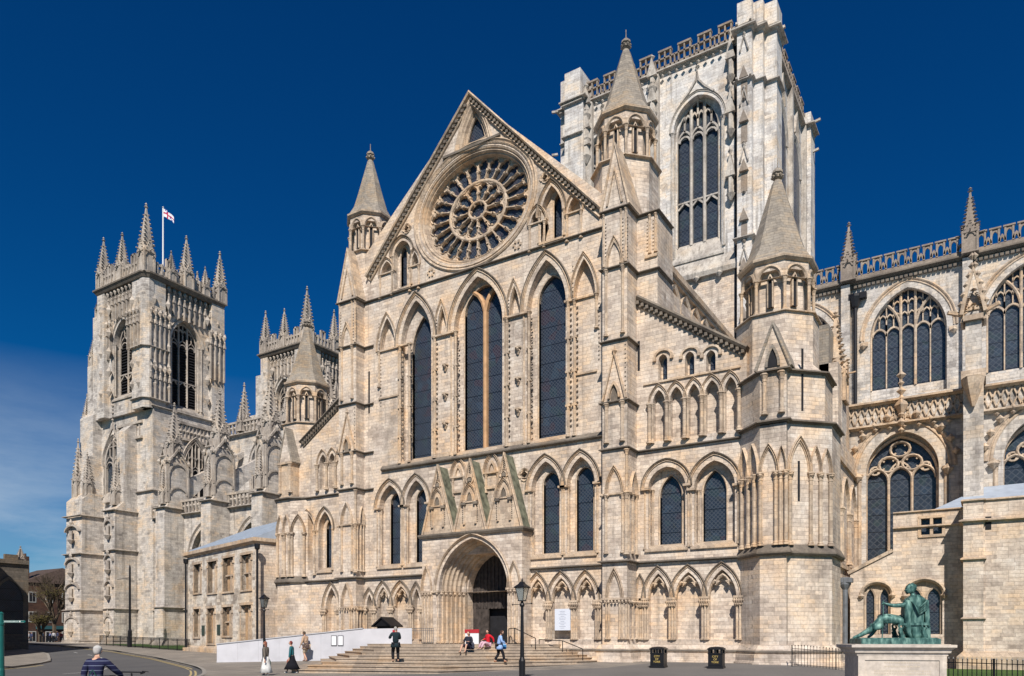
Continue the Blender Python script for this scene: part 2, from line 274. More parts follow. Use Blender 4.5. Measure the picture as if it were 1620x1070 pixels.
def mould(k, d, hood=True):
    """arch moulding: k = radial width inward of the hood, d = depth of the reveal. off>0 is outward of the arch line"""
    p = [(0.02, -0.02), (0.0, -d)] if False else []
    pr = [(0.06 * 1, 0.0)] if not hood else [(k * .45, -0.02), (k * .45, .07), (k * .36, .12), (k * .27, .07), (k * .25, .01)]
    if d < .1: return [(k * .45, -.02), (k * .45, .10), (k * .36, .17), (k * .27, .11), (k * .22, .01), (k * .14, .01), (k * .10, .11), (k * .0, .12), (k * -.05, .01), (k * -.12, .01), (k * -.16, .07), (k * -.24, .06), (k * -.28, -.02)]
    c_ = -min(d * .45, .2); pr += [(k * .20, .0), (k * .15, .06), (k * .08, .07), (k * .03, .02), (k * .01, c_), (k * -.05, c_), (k * -.07, -.03), (k * -.14, .0), (k * -.20, -.04), (k * -.22, c_ * 1.5), (k * -.28, c_ * 1.5), (k * -.30, c_ * .8), (k * -.37, c_ * .6), (k * -.44, c_ * 1.0), (k * -.48, -d), (k * .45, -d)]
    return pr
def stringprof(z, h=.16, p=.14): h *= .8; p *= 1.15; return [(-.05, z - h * .5), (p * .25, z - h * .5), (p * .45, z - h * .1), (p, z - h * .15), (p, z + h * .15), (p * .3, z + h * .5), (-.05, z + h * .5)]
# =================================================================== the cathedral
CATH = tag(empty('cathedral', (-28, 46, 0.4)), 'huge cream limestone Gothic cathedral with a rose window gable, three great towers and pinnacles', 'cathedral')
Y0 = 40.0; F0 = (0, Y0)                                   # south front plane: frame origin, s = x, n = 40 - y
ZG, ZS, ZM, ZL, ZP = 25.55, 13.58, 12.3, 6.05, 1.45       # string courses from top to plinth
XJ = X(1007.4, Y0); YB = XJ / r_(992); XBR = (X(953, YB), XJ)         # right buttress front
XK = X(1040, Y0)                                          # corner of the square block beside it
YBL = X(576.5, Y0) / r_(563); XBL = (X(536, YBL), X(576.5, Y0))       # left buttress
XE = X(1172, Y0); XWt = X(473, Y0)
GR = 0.35
def glass(parent, frame, poly, n, mat='glass', name='window_glass', depth=.05):
    g = MB(*frame); g.wall(poly, [], n, depth); return g.build(name, mat, parent)
def window(frame, o, g, n_in=-.5, depth=.55, k=.42, label=None, name='lancet_window', mat='glass', trim='trim', jamb=2, jr=.07, back=None, tracery=None):
    """o = (s0,s1,z_bottom,z_spring,z_apex) outer order; g = glass opening. returns front hole, inner hole"""
    m = MB(*frame)
    m.sweep(arch(o[0], o[1], o[3], o[4]), mould(k, depth - .02))
    gp = opening(*g)
    m.sweep(gp, [(0.0, n_in - .35), (0.0, n_in + .02), (.05, n_in + .05), (.10, n_in + .02), (.10, n_in - .35)])
    for sgn, e in ((1, o[0]), (-1, o[1])):
        for q in range(jamb):
            m.shaft(e + sgn * (.04 + q * jr * 2.5), .0 - q * .2, o[2] + .02, o[3] + .02, jr)
    # sloping sill
    m.prof_s([(n_in - .3, g[2] + .06), (n_in + .02, g[2] + .04), (.12, o[2] - .02), (.12, o[2] - .14), (n_in - .3, o[2] - .14)], o[0] + .05, o[1] - .05)
    if tracery: tracery(m)
    w_ = m.build(name, trim, CATH)
    if label: w_['label'] = label
    hm_2 = MB(*frame); hm_2.sweep(arch(o[0], o[1], o[3], o[4]), [(k * .47, -.01), (k * .47, .13), (k * .39, .155), (k * .34, .12), (k * .36, .07), (k * .30, .0)]); hm_2.build('hood_shade_strip', 'dark_trim', w_)  # dark strip over the arch hood: shade of the hollows put into its colour
    glass(w_, frame, [(a, z) for a, z in gp], n_in - .22, mat)
    kk = k * .5
    fh = opening(o[0] + kk, o[1] - kk, o[2] - .05, o[3], o[4] - kk * 1.25)
    return fh, gp
def pix_o(ul, ur, vb, vs, ua, va, Y=Y0):
    s0, s1 = X(ul, Y), X(ur, Y); um = (ul + ur) / 2
    return (s0, s1, vb if vb < 40 else Z(um, vb, Y), vs if vs < 40 else Z(ul, vs, Y), Z(ua, va, Y))
# ---------- central lancets
FRM = (F0, (1, 0)); YI = Y0 + .5
zcap = 21.85
Lz = []
outer = [pix_o(630, 687, 13.75, zcap, 657, 468), pix_o(713, 800, 13.75, zcap, 754.4, 430), pix_o(828, 901, 13.75, zcap, 862, 403.4)]
inner = [(X(653, YI), X(688.5, YI), 14.05, Z(653, 560, YI), Z(671, 501.7, YI)), (X(736, YI), X(799.5, YI), 14.05, Z(736, 500, YI), Z(768, 452, YI)), (X(853, YI), X(897, YI), 14.05, Z(853, 480, YI), Z(874, 437, YI))]
FH, BH = [], []
def ymull(m):
    g = inner[1]; c = (g[0] + g[1]) / 2; w_ = .13; n = -.55
labs = ['left of the three tall lancet windows', 'middle tall lancet window with a forked orange stone mullion', 'right of the three tall lancet windows']
for i in range(3):
    fh, bh = window(FRM, outer[i], inner[i], label=labs[i], k=.5, jamb=2, jr=.075)
    FH.append(fh); BH.append(bh)
# forked mullion
g = inner[1]; c = (g[0] + g[1]) / 2 + .0; m = MB(*FRM); sq = [(.13, -.72), (.13, -.48), (0, -.42), (-.13, -.48), (-.13, -.72)]
zf = g[3] + .2
m.sweep([(c, g[2] - .0), (c, zf)], sq)
hw = (g[1] - g[0]) / 2; ap = arch(g[0], g[1], g[3], g[4], 12)
for sg in (-1, 1):
    m.sweep([(c, zf - .25), (c + sg * hw * .12, zf + .4), (c + sg * hw * .3, zf + .85), (c + sg * hw * .6, zf + 1.22)], sq)
m.build('mullion', 'mullion', CATH)
# ---------- narrow blind niches between the lancets
niches = [pix_o(597.4, 627.3, Z(600, 640, Y0), zcap, 612.4, 498), pix_o(688, 708.6, 16.2, zcap, 697.6, 479), pix_o(801.5, 825, 16.2, zcap, 812.8, 446.4), pix_o(903, 944.6, Z(920, 510, Y0), zcap, 921, 404)]
ar = MB(*FRM); dn = MB(*FRM)
NH = []
for i, o in enumerate(niches):
    ar.sweep(arch(o[0], o[1], o[3], o[4]), mould(.3, .24)); kk = .13
    fh = opening(o[0] + kk, o[1] - kk, o[3] - .02, o[3], o[4] - kk * 1.6)
    NH.append(fh)
    for z in [o[3] + (o[4] - o[3]) * t / 10 for t in range(1, 9)]: dn.nail(o[0] + .15, .02, z, .05)
# shafts, capitals and bands between lancets, with corbel figures
def band(m, s0, s1, n, z): m.box(s0, s1, -.1, n, z - .06, z + .06)
groups = [(X(632, Y0), X(650, Y0)), (X(689, Y0), X(722, Y0)), (X(803, Y0), X(838, Y0)), (X(897, Y0), X(911, Y0))]
for gi, (a, b) in enumerate(groups):
    for zc in (zcap - .06,): band(ar, a - .1, b + .1, .2, zc)
    for s in ((a, b) if gi in (1, 2) else (a + .12, b - .05)):
        ar.shaft(s, .08, 13.75, zcap - .02, .085)
        for z in [14.4 + .33 * t for t in range(22)]: dn.nail(s + .17, .05, z, .085, .08)
        for z in (15.6, 17.6, 19.6): band(ar, s - .16, s + .16, .16, z)
    if gi in (1, 2):
        for z in (15.9, 17.8, 19.7):
            c = (a + b) / 2; ar.lathe(c, .06, [(.05, z - .35), (.16, z - .12), (.12, z), (.24, z + .04), (.24, z + .12)], 6); ar.knob(c + .05, .24, z - .05, .12)
        ar.box(a, b, -.05, .05, 13.75, 14.0)
for u0, zb in ((599.5, Z(600, 614, Y0)), (943, Z(943, 520, Y0))):
    ar.shaft(X(u0, Y0) + .05, .06, zb, zcap, .08)
    for t in range(14): dn.nail(X(u0, Y0) + .2, .03, zcap - .6 - t * .25, .05)
ar.box(X(600, Y0), X(632, Y0), -.02, .1, 18.45, 18.57); ar.box(X(907, Y0), X(945, Y0), -.02, .1, 17.3, 17.42)
ar.box(X(600, Y0), X(640, Y0), -.02, .12, zcap - .1, zcap); ar.box(X(903, Y0), X(945, Y0), -.02, .12, zcap - .1, zcap)
# ---------- double windows at the lower level
dw = [((596.5, 637, 800, 617.2, 761.6), (618.5, 636.5, 899, 781)), ((638, 678.5, 795, 659.4, 753.6), (659.5, 677, 894, 775)),
      ((836, 890.5, 772, 863.8, 723), (860.5, 885, 884, 748)), ((891.6, 946, 764, 920, 715.5), (912.8, 939, 881, 739.6))]
lab2 = ['arched leaded window left of the porch, outer one', 'arched leaded window left of the porch, half hidden by the porch gable', 'arched stained window right of the porch gables, nearer the porch', 'arched stained window right of the porch gables, next to the buttress']
zc2 = Z(863, 773, Y0)
for (o, gg), lb in zip(dw, lab2):
    oo = (X(o[0], Y0), X(o[1], Y0), 6.75, zc2, Z(o[3], o[4], Y0)); ym = (gg[0] + gg[1]) / 2
    g2 = (X(gg[0], YI), X(gg[1], YI), 6.95, Z(gg[0], gg[3], YI) - .75, Z(ym, gg[3], YI))
    fh, bh = window(FRM, oo, g2, k=.42, label=lb, jamb=2, jr=.07); FH.append(fh); BH.append(bh)
    band(ar, oo[0] - .2, oo[0] + .28, .16, zc2 - .03); band(ar, oo[1] - .28, oo[1] + .2, .16, zc2 - .03)
# ---------- rose window
RC = (X(753.5, Y0), 29.5); RX, RZ = 4.55, 3.95
RXo = (X(850.5, Y0) - X(656, Y0)) / 2; RC = ((X(850.5, Y0) + X(656, Y0)) / 2 - .03, 29.62); RZo = 4.0; SCZ = RZo / RXo
def circ(r, n=56, c=RC): return [(c[0] - r * math.cos(2 * math.pi * i / n), c[1] + r * SCZ * math.sin(2 * math.pi * i / n)) for i in range(n)]
rw = MB(*FRM)
rw.sweep(circ(RXo - .28), [(.3, -.02), (.3, .06), (.22, .12), (.14, .05), (.08, .02), (.04, .08), (-.04, .04), (-.10, -.06), (-.18, -.02), (-.24, -.05), (-.28, -.14), (-.36, -.10), (-.42, -.18), (-.46, -.28), (-.52, -.26), (-.56, -.36), (-.60, -.6), (.3, -.6)], closed=True)
for i in range(120):
    t = 2 * math.pi * i / 120; rw.nail(RC[0] + (RXo - .26) * math.cos(t), .04, RC[1] + (RXo - .26) * SCZ * math.sin(t), .06)
rose = rw.build('rose_window', 'trim', CATH); rose['label'] = 'great round rose window with two rings of petals'
RT = RXo - .82; NT = -.62                                   # tracery radius and plane
tr = MB(*FRM)
def ring(m, r, w_, n0, n1, c=RC, nn=48):
    m.sweep(circ(r, nn, c), [(w_, n0), (w_, n1 - .03), (w_ * .4, n1), (-w_ * .4, n1), (-w_, n1 - .03), (-w_, n0)], closed=True)
def petal(m, t, ra, rb, hw, n, wd):
    """a lobed opening edged with a moulding between radii ra and rb"""
    ct, st = math.cos(t), math.sin(t); pts = []
    def q(rr, side): pts.append((RC[0] + ct * rr - st * side, RC[1] + (st * rr + ct * side) * SCZ))
    prof_ = [(ra, .55), (lerp(ra, rb, .35), .62), (lerp(ra, rb, .5), .8), (lerp(ra, rb, .62), 1.0), (lerp(ra, rb, .78), .97), (lerp(ra, rb, .9), .62), (rb - .03, .25)]
    for rr, k in prof_: q(rr, -hw * k)
    q(rb + .03, 0)
    for rr, k in reversed(prof_): q(rr, hw * k)
    m.sweep(pts, [(wd, n - .22), (wd, n), (wd * .5, n + .07), (0, n + .03), (-wd * .25, n - .08), (-wd * .25, n - .22)])
    # cusps inside the lobe
    for sd_ in (-1, 1):
        rr = lerp(ra, rb, .56); a = (RC[0] + ct * rr - st * hw * .85 * sd_, RC[1] + (st * rr + ct * hw * .85 * sd_) * SCZ)
        b = (RC[0] + ct * rr - st * hw * .35 * sd_, RC[1] + (st * rr + ct * hw * .35 * sd_) * SCZ); m.bar((a[0], n - .06, a[1]), (lerp(a[0], b[0], .6), n - .06, lerp(a[1], b[1], .6)), .032)
def spoke(m, t, ra, rb, n, r):
    ct, st = math.cos(t), math.sin(t); f = lambda k: (RC[0] + ct * k, n, RC[1] + st * k * SCZ)
    for k0, k1, rr in ((ra, rb, r), (rb - .14, rb, r * 1.9), (rb - .22, rb - .18, r * 1.5), (ra, ra + .1, r * 1.7)): m.bar(f(k0), f(k1), rr, 6)
R1, R2, R3 = RT * .165, RT * .55, RT
def lobes(n_, ra, rb, spw, off=.5):
    """pierced ring of stone: petal-shaped openings between shafts, scalloped outside"""
    holes = []; out = []
    P_ = lambda rr, t: (RC[0] + rr * math.cos(t), RC[1] + rr * math.sin(t) * SCZ); half = math.pi / n_
    for i in range(n_):
        t0 = 2 * math.pi * (i + off) / n_; L_ = rb - ra; side = []
        for f, kind in ((.0, -spw), (.30, -spw), (.40, -spw * 1.1), (.47, -spw * 2.0), (.53, -spw * 1.0), (.66, -spw * .8), (.76, -spw * 1.5), (.80, -.5), (.86, -.42), (.93, -.62)):
            rr = ra + L_ * f; w_ = half * rr; side.append((rr, (w_ + kind) if kind > -.4 or f < .78 else w_ * (1 + kind)))
        pts = [P_(rr, t0 - max(.03, w_) / rr) for rr, w_ in side] + [P_(ra + L_ * .985, t0)] + [P_(rr, t0 + max(.03, w_) / rr) for rr, w_ in reversed(side)]
        holes.append(pts); tr.sweep(list(reversed(pts))[2:-2], [(.05, NT - .06), (.05, NT + .02), (.02, NT + .07), (-.025, NT + .02), (-.03, NT - .2)])
        for f in (-.98, -.8, -.55, -.25, 0, .25, .55, .8): out.append(P_(ra + L_ * (1.05 - .10 * abs(f) ** 2), t0 + half * f))
        sp = t0 + half; spoke(tr, sp, ra + .02, ra + L_ * .46, NT + .06, spw * .75)
    tr.wall(out, holes + [[P_(ra - .03, 2 * math.pi * k / 48) for k in range(48)]], NT, .2)
    for i in range(len(out)):
        pass
    tr.sweep(out, [(.04, NT - .15), (.04, NT + .05), (-.03, NT + .06), (-.05, NT - .15)], closed=True)
lobes(24, R2 + .08, R3 - .1, .058); lobes(12, R1 + .08, R2 - .12, .066)
ring(tr, R2, .09, NT - .25, NT + .1); ring(tr, R1, .08, NT - .25, NT + .12); ring(tr, R3 + .02, .10, NT - .3, NT + .02, nn=56)
for i in range(6):
    t = math.pi * i / 3; a = (RC[0] + R1 * math.cos(t), NT, RC[1] + R1 * SCZ * math.sin(t)); tr.knob(a[0] - .12 * math.cos(t), NT, a[2] - .12 * math.sin(t), .12)
tr.build('tracery', 'trim', rose)
glass(rose, FRM, circ(RT + .15, 40), NT - .16, name='rose_glass')
roseA, roseB = circ(RXo - .45), circ(RT + .1)
# ---------- gable openings: side lancets, triangle light, small blind arches
gl = [((852, 893, 345, 872, 288), (877, 890, 378, 307)), ((620, 652, 407, 636, 376), (635, 644, 441, 391))]
for (o, gg), lb in zip(gl, ('narrow lancet right of the rose window', 'narrow lancet left of the rose window')):
    zb = Z(o[0], gg[2], Y0) if False else 25.8
    oo = (X(o[0], Y0), X(o[1], Y0), zb, Z(o[0], o[2], Y0), Z(o[3], o[4], Y0)); ga = Z((gg[0] + gg[1]) / 2, gg[3], YI)
    fh, bh = window(FRM, oo, (X(gg[0], YI), X(gg[1], YI), 25.95, ga - .55, ga), k=.34, jamb=1, label=lb, jr=.06); FH.append(fh); BH.append(bh)
for (ul, ur, vs, ua, va) in ((837, 863, 352, 849, 327), (896, 921, 335, 906, 307), (601, 622, 432, 611, 410), (648, 664, 420, 656, 395)):
    o = (X(ul, Y0), X(ur, Y0), 0, Z((ul + ur) / 2, vs, Y0), Z(ua, va, Y0)); ar.sweep(arch(o[0], o[1], o[3], o[4], 6), mould(.26, .2)); kk = .11
    fh = opening(o[0] + kk, o[1] - kk, o[3] - .02, o[3], o[4] - kk * 1.5, 6); NH.append(fh)
    ar.box(o[0] - .08, o[1] + .08, -.02, .12, o[3] - .1, o[3] - .02)
    for s in (o[0] + .06, o[1] - .06): ar.shaft(s, .05, o[3] - 1.7, o[3] - .06, .07)
tri_c = (X(749, Y0), Z(749, 205, Y0))
def tri(k, c=(X(748.5, Y0), Z(748.5, 203, Y0)), n=4):
    w_, h_ = 1.45 * k, 1.95 * k; pts = []
    for (a, b), (a2, b2), bow in (((-w_, -.62 * h_), (0, 1.0 * h_), .12), ((0, 1.0 * h_), (w_, -.62 * h_), .12), ((w_, -.62 * h_), (-w_, -.62 * h_), .08)):
        dx, dz = a2 - a, b2 - b; l_ = math.hypot(dx, dz)
        for i in range(n): t = i / n; q = bow * 4 * t * (1 - t) * l_ * .5; pts.append((c[0] + a + dx * t - dz / l_ * q, c[1] + b + dz * t + dx / l_ * q))
    return pts
tw = MB(*FRM); tw.sweep(tri(.82), [(.26, -.02), (.26, .08), (.16, .12), (.08, .03), (0, .05), (-.08, -.06), (-.16, -.1), (-.24, -.3), (.26, -.3)], closed=True)
cc = (X(748.5, Y0), Z(748.5, 203, Y0)); tw.sweep(tri(.5), [(.1, -.45), (.1, -.3), (0, -.26), (-.06, -.34), (-.06, -.45)], closed=True)
t_ = tw.build('gable_window', 'trim', CATH); t_['label'] = 'small triangular window in the top of the gable'
glass(t_, FRM, tri(.62), -.5)
# quatrefoil panels
def quatre(m, c, r, n=0):
    pts = []
    for k in range(4):
        a = math.pi / 2 * k
        for i in range(5):
            t = a - math.pi * .62 + math.pi * 1.24 * i / 4; pts.append((c[0] + r * .5 * math.cos(a) + r * .5 * math.cos(t), c[1] + (r * .5 * math.sin(a) + r * .5 * math.sin(t)) * .87))
    m.sweep(list(reversed(pts)), [(.06, -.02), (.06, .07), (0, .04), (-.05, -.02)], closed=True, n0=n); return [(c[0] + (p[0] - c[0]) * .92, c[1] + (p[1] - c[1]) * .92) for p in pts]
for u, v, r in ((830, 751, .42), (863, 281, .34), (644, 362, .34)): NH.append(quatre(ar, XZ(u, v, Y0), r))
for u, v in ((818, 387), (682, 431)):
    c = XZ(u, v, Y0)
    for k in range(6): t = math.pi * k / 3; ar.lathe(c[0] + .24 * math.cos(t), .0, [(.1, c[1] + .22 * math.sin(t) - .1), (.1, c[1] + .22 * math.sin(t) + .05)], 6)
# ---------- front wall plates
GA = (X(742.4, Y0 - .2), Z(742.4, 149, Y0 - .2)); xl, xr = XBL[1] - .9, XBR[0] + .7
GL = (X(587, Y0), Z(587, 433, Y0)); GRt = (X(948, Y0), Z(948, 331, Y0))
slope = (GA[1] - GRt[1]) / (GRt[0] - GA[0])
outl = [(xl, GR), (xl, GL[1] + .6), (GA[0], GA[1] - .1), (xr, GRt[1] - .5), (xr, GR)]
PX0, PX1 = X(668, Y0 - 1), X(838, Y0)                          # porch extent
doorh = [(PX0 + 1.0, GR + .0), (PX0 + 1.0, 7.2), (PX1 - 1.0, 7.2), (PX1 - 1.0, GR + .0)]
doorh[0] = (PX0 + 1.0, GR + .02); doorh[3] = (PX1 - 1.0, GR + .02)
# ground arcade of blind arches
SEEN = set(); zca = 4.02
def garcade(m_, ul, ur, ua, va, Yp=Y0, trefoil=True):
    m = MB(*FRM)
    o = (X(ul, Yp), X(ur, Yp), 0, zca, Z(ua, va, Yp)); m.sweep(arch(o[0], o[1], zca, o[4], 8), mould(.36, .26)); kk = .17
    NH.append(opening(o[0] + kk, o[1] - kk, 1.75, zca, o[4] - kk * 1.4, 8))
    if trefoil and o[1] - o[0] > 1.0:                     # inner cusped arch
        c = (o[0] + o[1]) / 2; hw_ = (o[1] - o[0]) / 2 - kk; zt = zca + (o[4] - zca) * .62
        pts = [(c - hw_, zca)]
        for i in range(5): t = math.pi * (1 - i / 4 * .62); pts.append((c - hw_ * .52 + hw_ * .46 * math.cos(t), zca + .12 + .42 * (o[4] - zca) * math.sin(t)))
        pts += arch(c - hw_ * .42, c + hw_ * .42, zca + (o[4] - zca) * .40, zt + .1, 3)
        for i in range(5): t = math.pi * (.62 - i / 4 * .62); pts.append((c + hw_ * .52 + hw_ * .46 * math.cos(t), zca + .12 + .42 * (o[4] - zca) * math.sin(t)))
        pts.append((c + hw_, zca)); m.sweep(pts, [(.10, -.26), (.10, -.12), (.03, -.06), (-.04, -.12), (-.06, -.26)])
    for s in (o[0], o[1]):
        if any(abs(s - q_) < .3 for q_ in SEEN): continue
        SEEN.add(s)
        m.box(s - .28, s + .28, -.02, .2, zca - .1, zca + .02)
        for q in (-.13, .04, .17): m.shaft(s + q, .08 - abs(q) * .4, 1.72, zca - .08, .06, cap=True)
        for q in (-.24, -.12, 0, .12, .24): m.knob(s + q, .17, zca - .24, .10, 1.7); m.knob(s + q * .8, .14, zca - .42, .07, 1.5)
    ba_ = m.build('blind_arch', 'trim', CATH); h2_ = MB(*FRM); h2_.sweep(arch(o[0], o[1], zca, o[4], 8), [(.17, 0), (.17, .13), (.14, .15), (.12, .11), (.10, .0)]); h2_.build('hood_shade_strip', 'dark_trim', ba_)  # same dark strip on the blind arch, painting in the shade of its hollows
ga = MB(*FRM)
for a in ((833, 868, 849, 910), (868, 908, 888.3, 908), (908, 946, 930, 906.4)): garcade(ga, *a)
for a in ((577, 592, 584, 935), (593, 619, 605, 923), (619, 650, 636, 922), (650, 668, 660, 926)): garcade(ga, *a)
zsp = 12.9
holesA = FH[:3] + NH[:4] + FH[3:7] + [roseA] + FH[7:9] + [n_ for n_ in NH[4:]] + [tri(.84)]
# the second window left of the porch and the arcade end behind it stay clear of the door hole
cw = MB(*FRM)
cw.wall(outl, holesA + [doorh], 0, .5)
holesB = BH + [roseB, tri(.7)]
cw.wall([(xl, GR), (xl, GL[1] + .4), (GA[0], GA[1] - .4), (xr, GRt[1] - .8), (xr, GR)], holesB + [doorh], -.5, .55)
wall = cw.build('transept_front_wall', 'stone', CATH)
ar.build('wall_arcade', 'trim', CATH); dn.build('dogtooth_ornament', 'dark_trim', CATH)
# string courses of the middle front
st = MB()
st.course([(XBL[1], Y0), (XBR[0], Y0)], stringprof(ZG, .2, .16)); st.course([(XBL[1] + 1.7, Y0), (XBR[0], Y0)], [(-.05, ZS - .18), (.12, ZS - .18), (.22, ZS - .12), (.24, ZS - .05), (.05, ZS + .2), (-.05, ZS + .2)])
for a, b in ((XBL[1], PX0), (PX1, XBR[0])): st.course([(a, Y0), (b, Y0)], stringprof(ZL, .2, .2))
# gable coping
cp = MB(*FRM); cpath = [(GL[0] - .25, GL[1] - .3), GA, (GRt[0] + .3, GRt[1] - .3)]
cp.sweep(cpath, [(.14, -.9), (.14, .3), (.06, .36), (-.02, .3), (-.06, .1), (-.28, .1), (-.34, .16), (-.4, .1), (-.42, -.02), (-.42, -.9)])
cp.build('gable_coping', 'trim', CATH)
dt = MB(*FRM)
for (p, q) in ((cpath[0], GA), (GA, cpath[2])):
    n_ = int(math.dist(p, q) / .34); dx, dz = (q[0] - p[0]) / math.dist(p, q), (q[1] - p[1]) / math.dist(p, q)
    for i in range(1, n_ - 1): t = i / n_; a, z = lerp(p[0], q[0], t) + dz * .17, lerp(p[1], q[1], t) - dx * .17; dt.box(a - .09, a + .09, .05, .24, z - .09, z + .09)
dt.box(X(702, Y0), X(792, Y0), -.02, .14, 33.35, 33.5)
dt.build('coping_dentils', 'dark_trim', CATH)
# ---------- aisle bay to the right
FA = FRM; aw = MB(*FA); ax0, ax1 = XJ, XE
n0 = len(NH); fA, bA = [], []
for (ul, ur, ua, va, gl_, gr_, gt), lb in zip(((1019.5, 1090, 1061.7, 729.8, 1044.7, 1078.7, 752.7), (1092, 1169, 1130, 720.6, 1113, 1149.3, 744.5)), ('wide arched window of the right aisle, beside the buttress', 'wide arched window of the right aisle, beside the octagonal turret')):
    o = (X(ul, Y0), X(ur, Y0), 6.75, Z(ul, 775, Y0), Z(ua, va, Y0)); zt = Z((gl_ + gr_) / 2, gt, YI); zb = 7.0
    fh, bh = window(FA, o, (X(gl_, YI), X(gr_, YI), zb, zt - 1.15, zt), k=.42, label=lb, jamb=3, jr=.06); fA.append(fh); bA.append(bh)
    band(ga, o[0] - .15, o[0] + .3, .18, o[3]); band(ga, o[1] - .3, o[1] + .12, .18, o[3])
for a in ((1020, 1063, 1042, 900.5), (1063, 1115, 1089.5, 898), (1115, 1170, 1142, 894)): garcade(ga, *a)
garcade(ga, 1008.5, 1017.5, 1012.5, 914.6, trefoil=False)
ga.build('capital_band', 'trim', CATH); ga = MB(*FRM)
# upper blind arcade and three little windows
cols = [1028.7, 1055.7, 1084, 1111, 1141.4, 1170]; xs = [X(u, Y0) for u in cols]; zk, zb2 = Z(1084, 631, Y0), ZM + .35
for i, s in enumerate(xs):
    ga.shaft(s, .12, zb2, zk, .1); ga.shaft(s + .16, .04, zb2, zk, .06)
    if i < 5:
        o = (s, xs[i + 1]); za = Z((cols[i] + cols[i + 1]) / 2, 613 - i * 5.6, Y0); ga.sweep(arch(o[0], o[1], zk, zk + .95, 7), mould(.3, .22)); NH.append(opening(o[0] + .14, o[1] - .14, zb2 + .1, zk, zk + .75, 7))
for (uc, vt, vb) in ((1049.6, 563, 600), (1092, 559, 594), (1125.5, 557, 588)):
    s = X(uc, Y0); z1, z0_ = Z(uc, vt, Y0), Z(uc, vb, Y0); m = MB(*FA); gp = opening(s - .16, s + .16, z0_, z1 - .3, z1, 5)
    m.sweep(rarch(s - .5, s + .5, z1 - .1, 9), [(.06, 0), (.06, .1), (-.06, .12), (-.06, 0)]); m.box(s - .58, s - .42, 0, .14, z1 - .25, z1 - .08); m.box(s + .42, s + .58, 0, .14, z1 - .25, z1 - .08)
    o_ = m.build('small_window', 'trim', CATH); glass(o_, FA, gp, -.4); fA.append(opening(s - .3, s + .22, z0_ - .1, z1 - .25, z1 + .1, 5)); bA.append(gp)
rk0, rk1 = (ax0, Z(1013.6, 474, Y0)), (ax1 + .3, Z(1179.5, 556, Y0))
aout = [(ax0 - .3, GR), (ax0 - .3, rk0[1] + .2), rk1, (rk1[0], GR)]
aw.wall(aout, fA + NH[n0:], 0, .5); aw.wall([(p[0], min(p[1], 99) - (.15 if p[1] > 5 else 0)) for p in aout], bA, -.5, .5)
aw.build('aisle_front_wall', 'stone', CATH)
rc = MB(*FA); rc.sweep([(ax0 + .05, rk0[1]), rk1], [(.22, -.8), (.22, .3), (.12, .36), (0, .28), (-.05, .12), (-.3, .1), (-.32, -.02), (-.32, -.8)])
for i in range(22): t = (i + .5) / 22; rc.box(lerp(ax0, rk1[0], t) - .08, lerp(ax0, rk1[0], t) + .08, .1, .26, lerp(rk0[1], rk1[1], t) - .22, lerp(rk0[1], rk1[1], t) - .04)
rc.build('raking_parapet', 'dark_trim', CATH)
# lead lean-to roof behind it
lr = MB(); z_in = rk0[1] + .0
lr.loft([[(ax0 - 1.2, -(y), rk0[1] + .75), (rk1[0], -(y), rk1[1] - .1), (rk1[0], -y, rk1[1] - .4), (ax0 - 1.2, -y, rk0[1] + .4)] for y in (Y0 + .6, 58)])
lr.build('aisle_roof', 'lead', CATH)
sa = MB(*FA); sa.box(X(1018.7, Y0), ax1, -.02, .1, zk + 1.12, zk + 1.22)
st.course([(ax0, Y0), (ax1, Y0)], stringprof(ZM, .2, .16)); st.course([(ax0, Y0), (ax1, Y0)], stringprof(ZL, .2, .2))
sa.build('string_course', 'trim', CATH)
ga.build('wall_arcade', 'trim', CATH); ga = MB(*FRM)
# ---------- left aisle bay (behind and beside the turret)
lw = MB(*FA); lx0, lx1 = XWt, XBL[0]; fL, bL = [], []; n1_ = len(NH)
garcade(ga, 513, 536, 525, 925, trefoil=False)
NH[-1] = NH[-1]
o = (X(501, Y0), X(527, Y0), 6.75, Z(501, 840, Y0), Z(515, 805, Y0)); zt = Z(520, 824, YI)
fh, bh = window(FA, o, (X(517, YI), X(526, YI), 7.0, zt - .6, zt), k=.34, jamb=1, label='slim arched window beside the left turret'); fL.append(fh); bL.append(bh)
for (ul, ur, ua, va) in ((474, 499, 484, 809),):
    oo = (X(ul, Y0), X(ur, Y0), 0, Z(ul, 842, Y0), Z(ua, va, Y0)); ga.sweep(arch(oo[0], oo[1], oo[3], oo[4], 7), mould(.3, .24)); NH.append(opening(oo[0] + .14, oo[1] - .14, 6.9, oo[3], oo[4] - .18, 7))
    for s in (oo[0] + .05, oo[1] - .05): ga.shaft(s, .08, 6.5, oo[3], .09)
cl = [503, 518, 532]; zk2 = Z(518, 733, Y0)
for i, u in enumerate(cl):
    s = X(u, Y0); ga.shaft(s, .12, ZM + .4, zk2, .1); ga.sweep(arch(s, s + 1.0, zk2, zk2 + .95, 6), mould(.28, .2)) if i < 3 and s + 1.0 < lx1 + .5 else None
    if i < 2: NH.append(opening(s + .13, X(cl[i + 1], Y0) - .1, ZM + .5, zk2, zk2 + .7, 6))
rl0, rl1 = (lx0 + .5, Z(498, 696, Y0)), (lx1 + .2, Z(537, 626, Y0))
sb = (X(484, Y0)); fL.append([(sb - .12, 2.6), (sb - .12, 3.6), (sb + .12, 3.6), (sb + .12, 2.6)])
lout = [(lx0 - .6, GR), (lx0 - .6, rl0[1] - .4), rl0, rl1, (rl1[0], GR)]
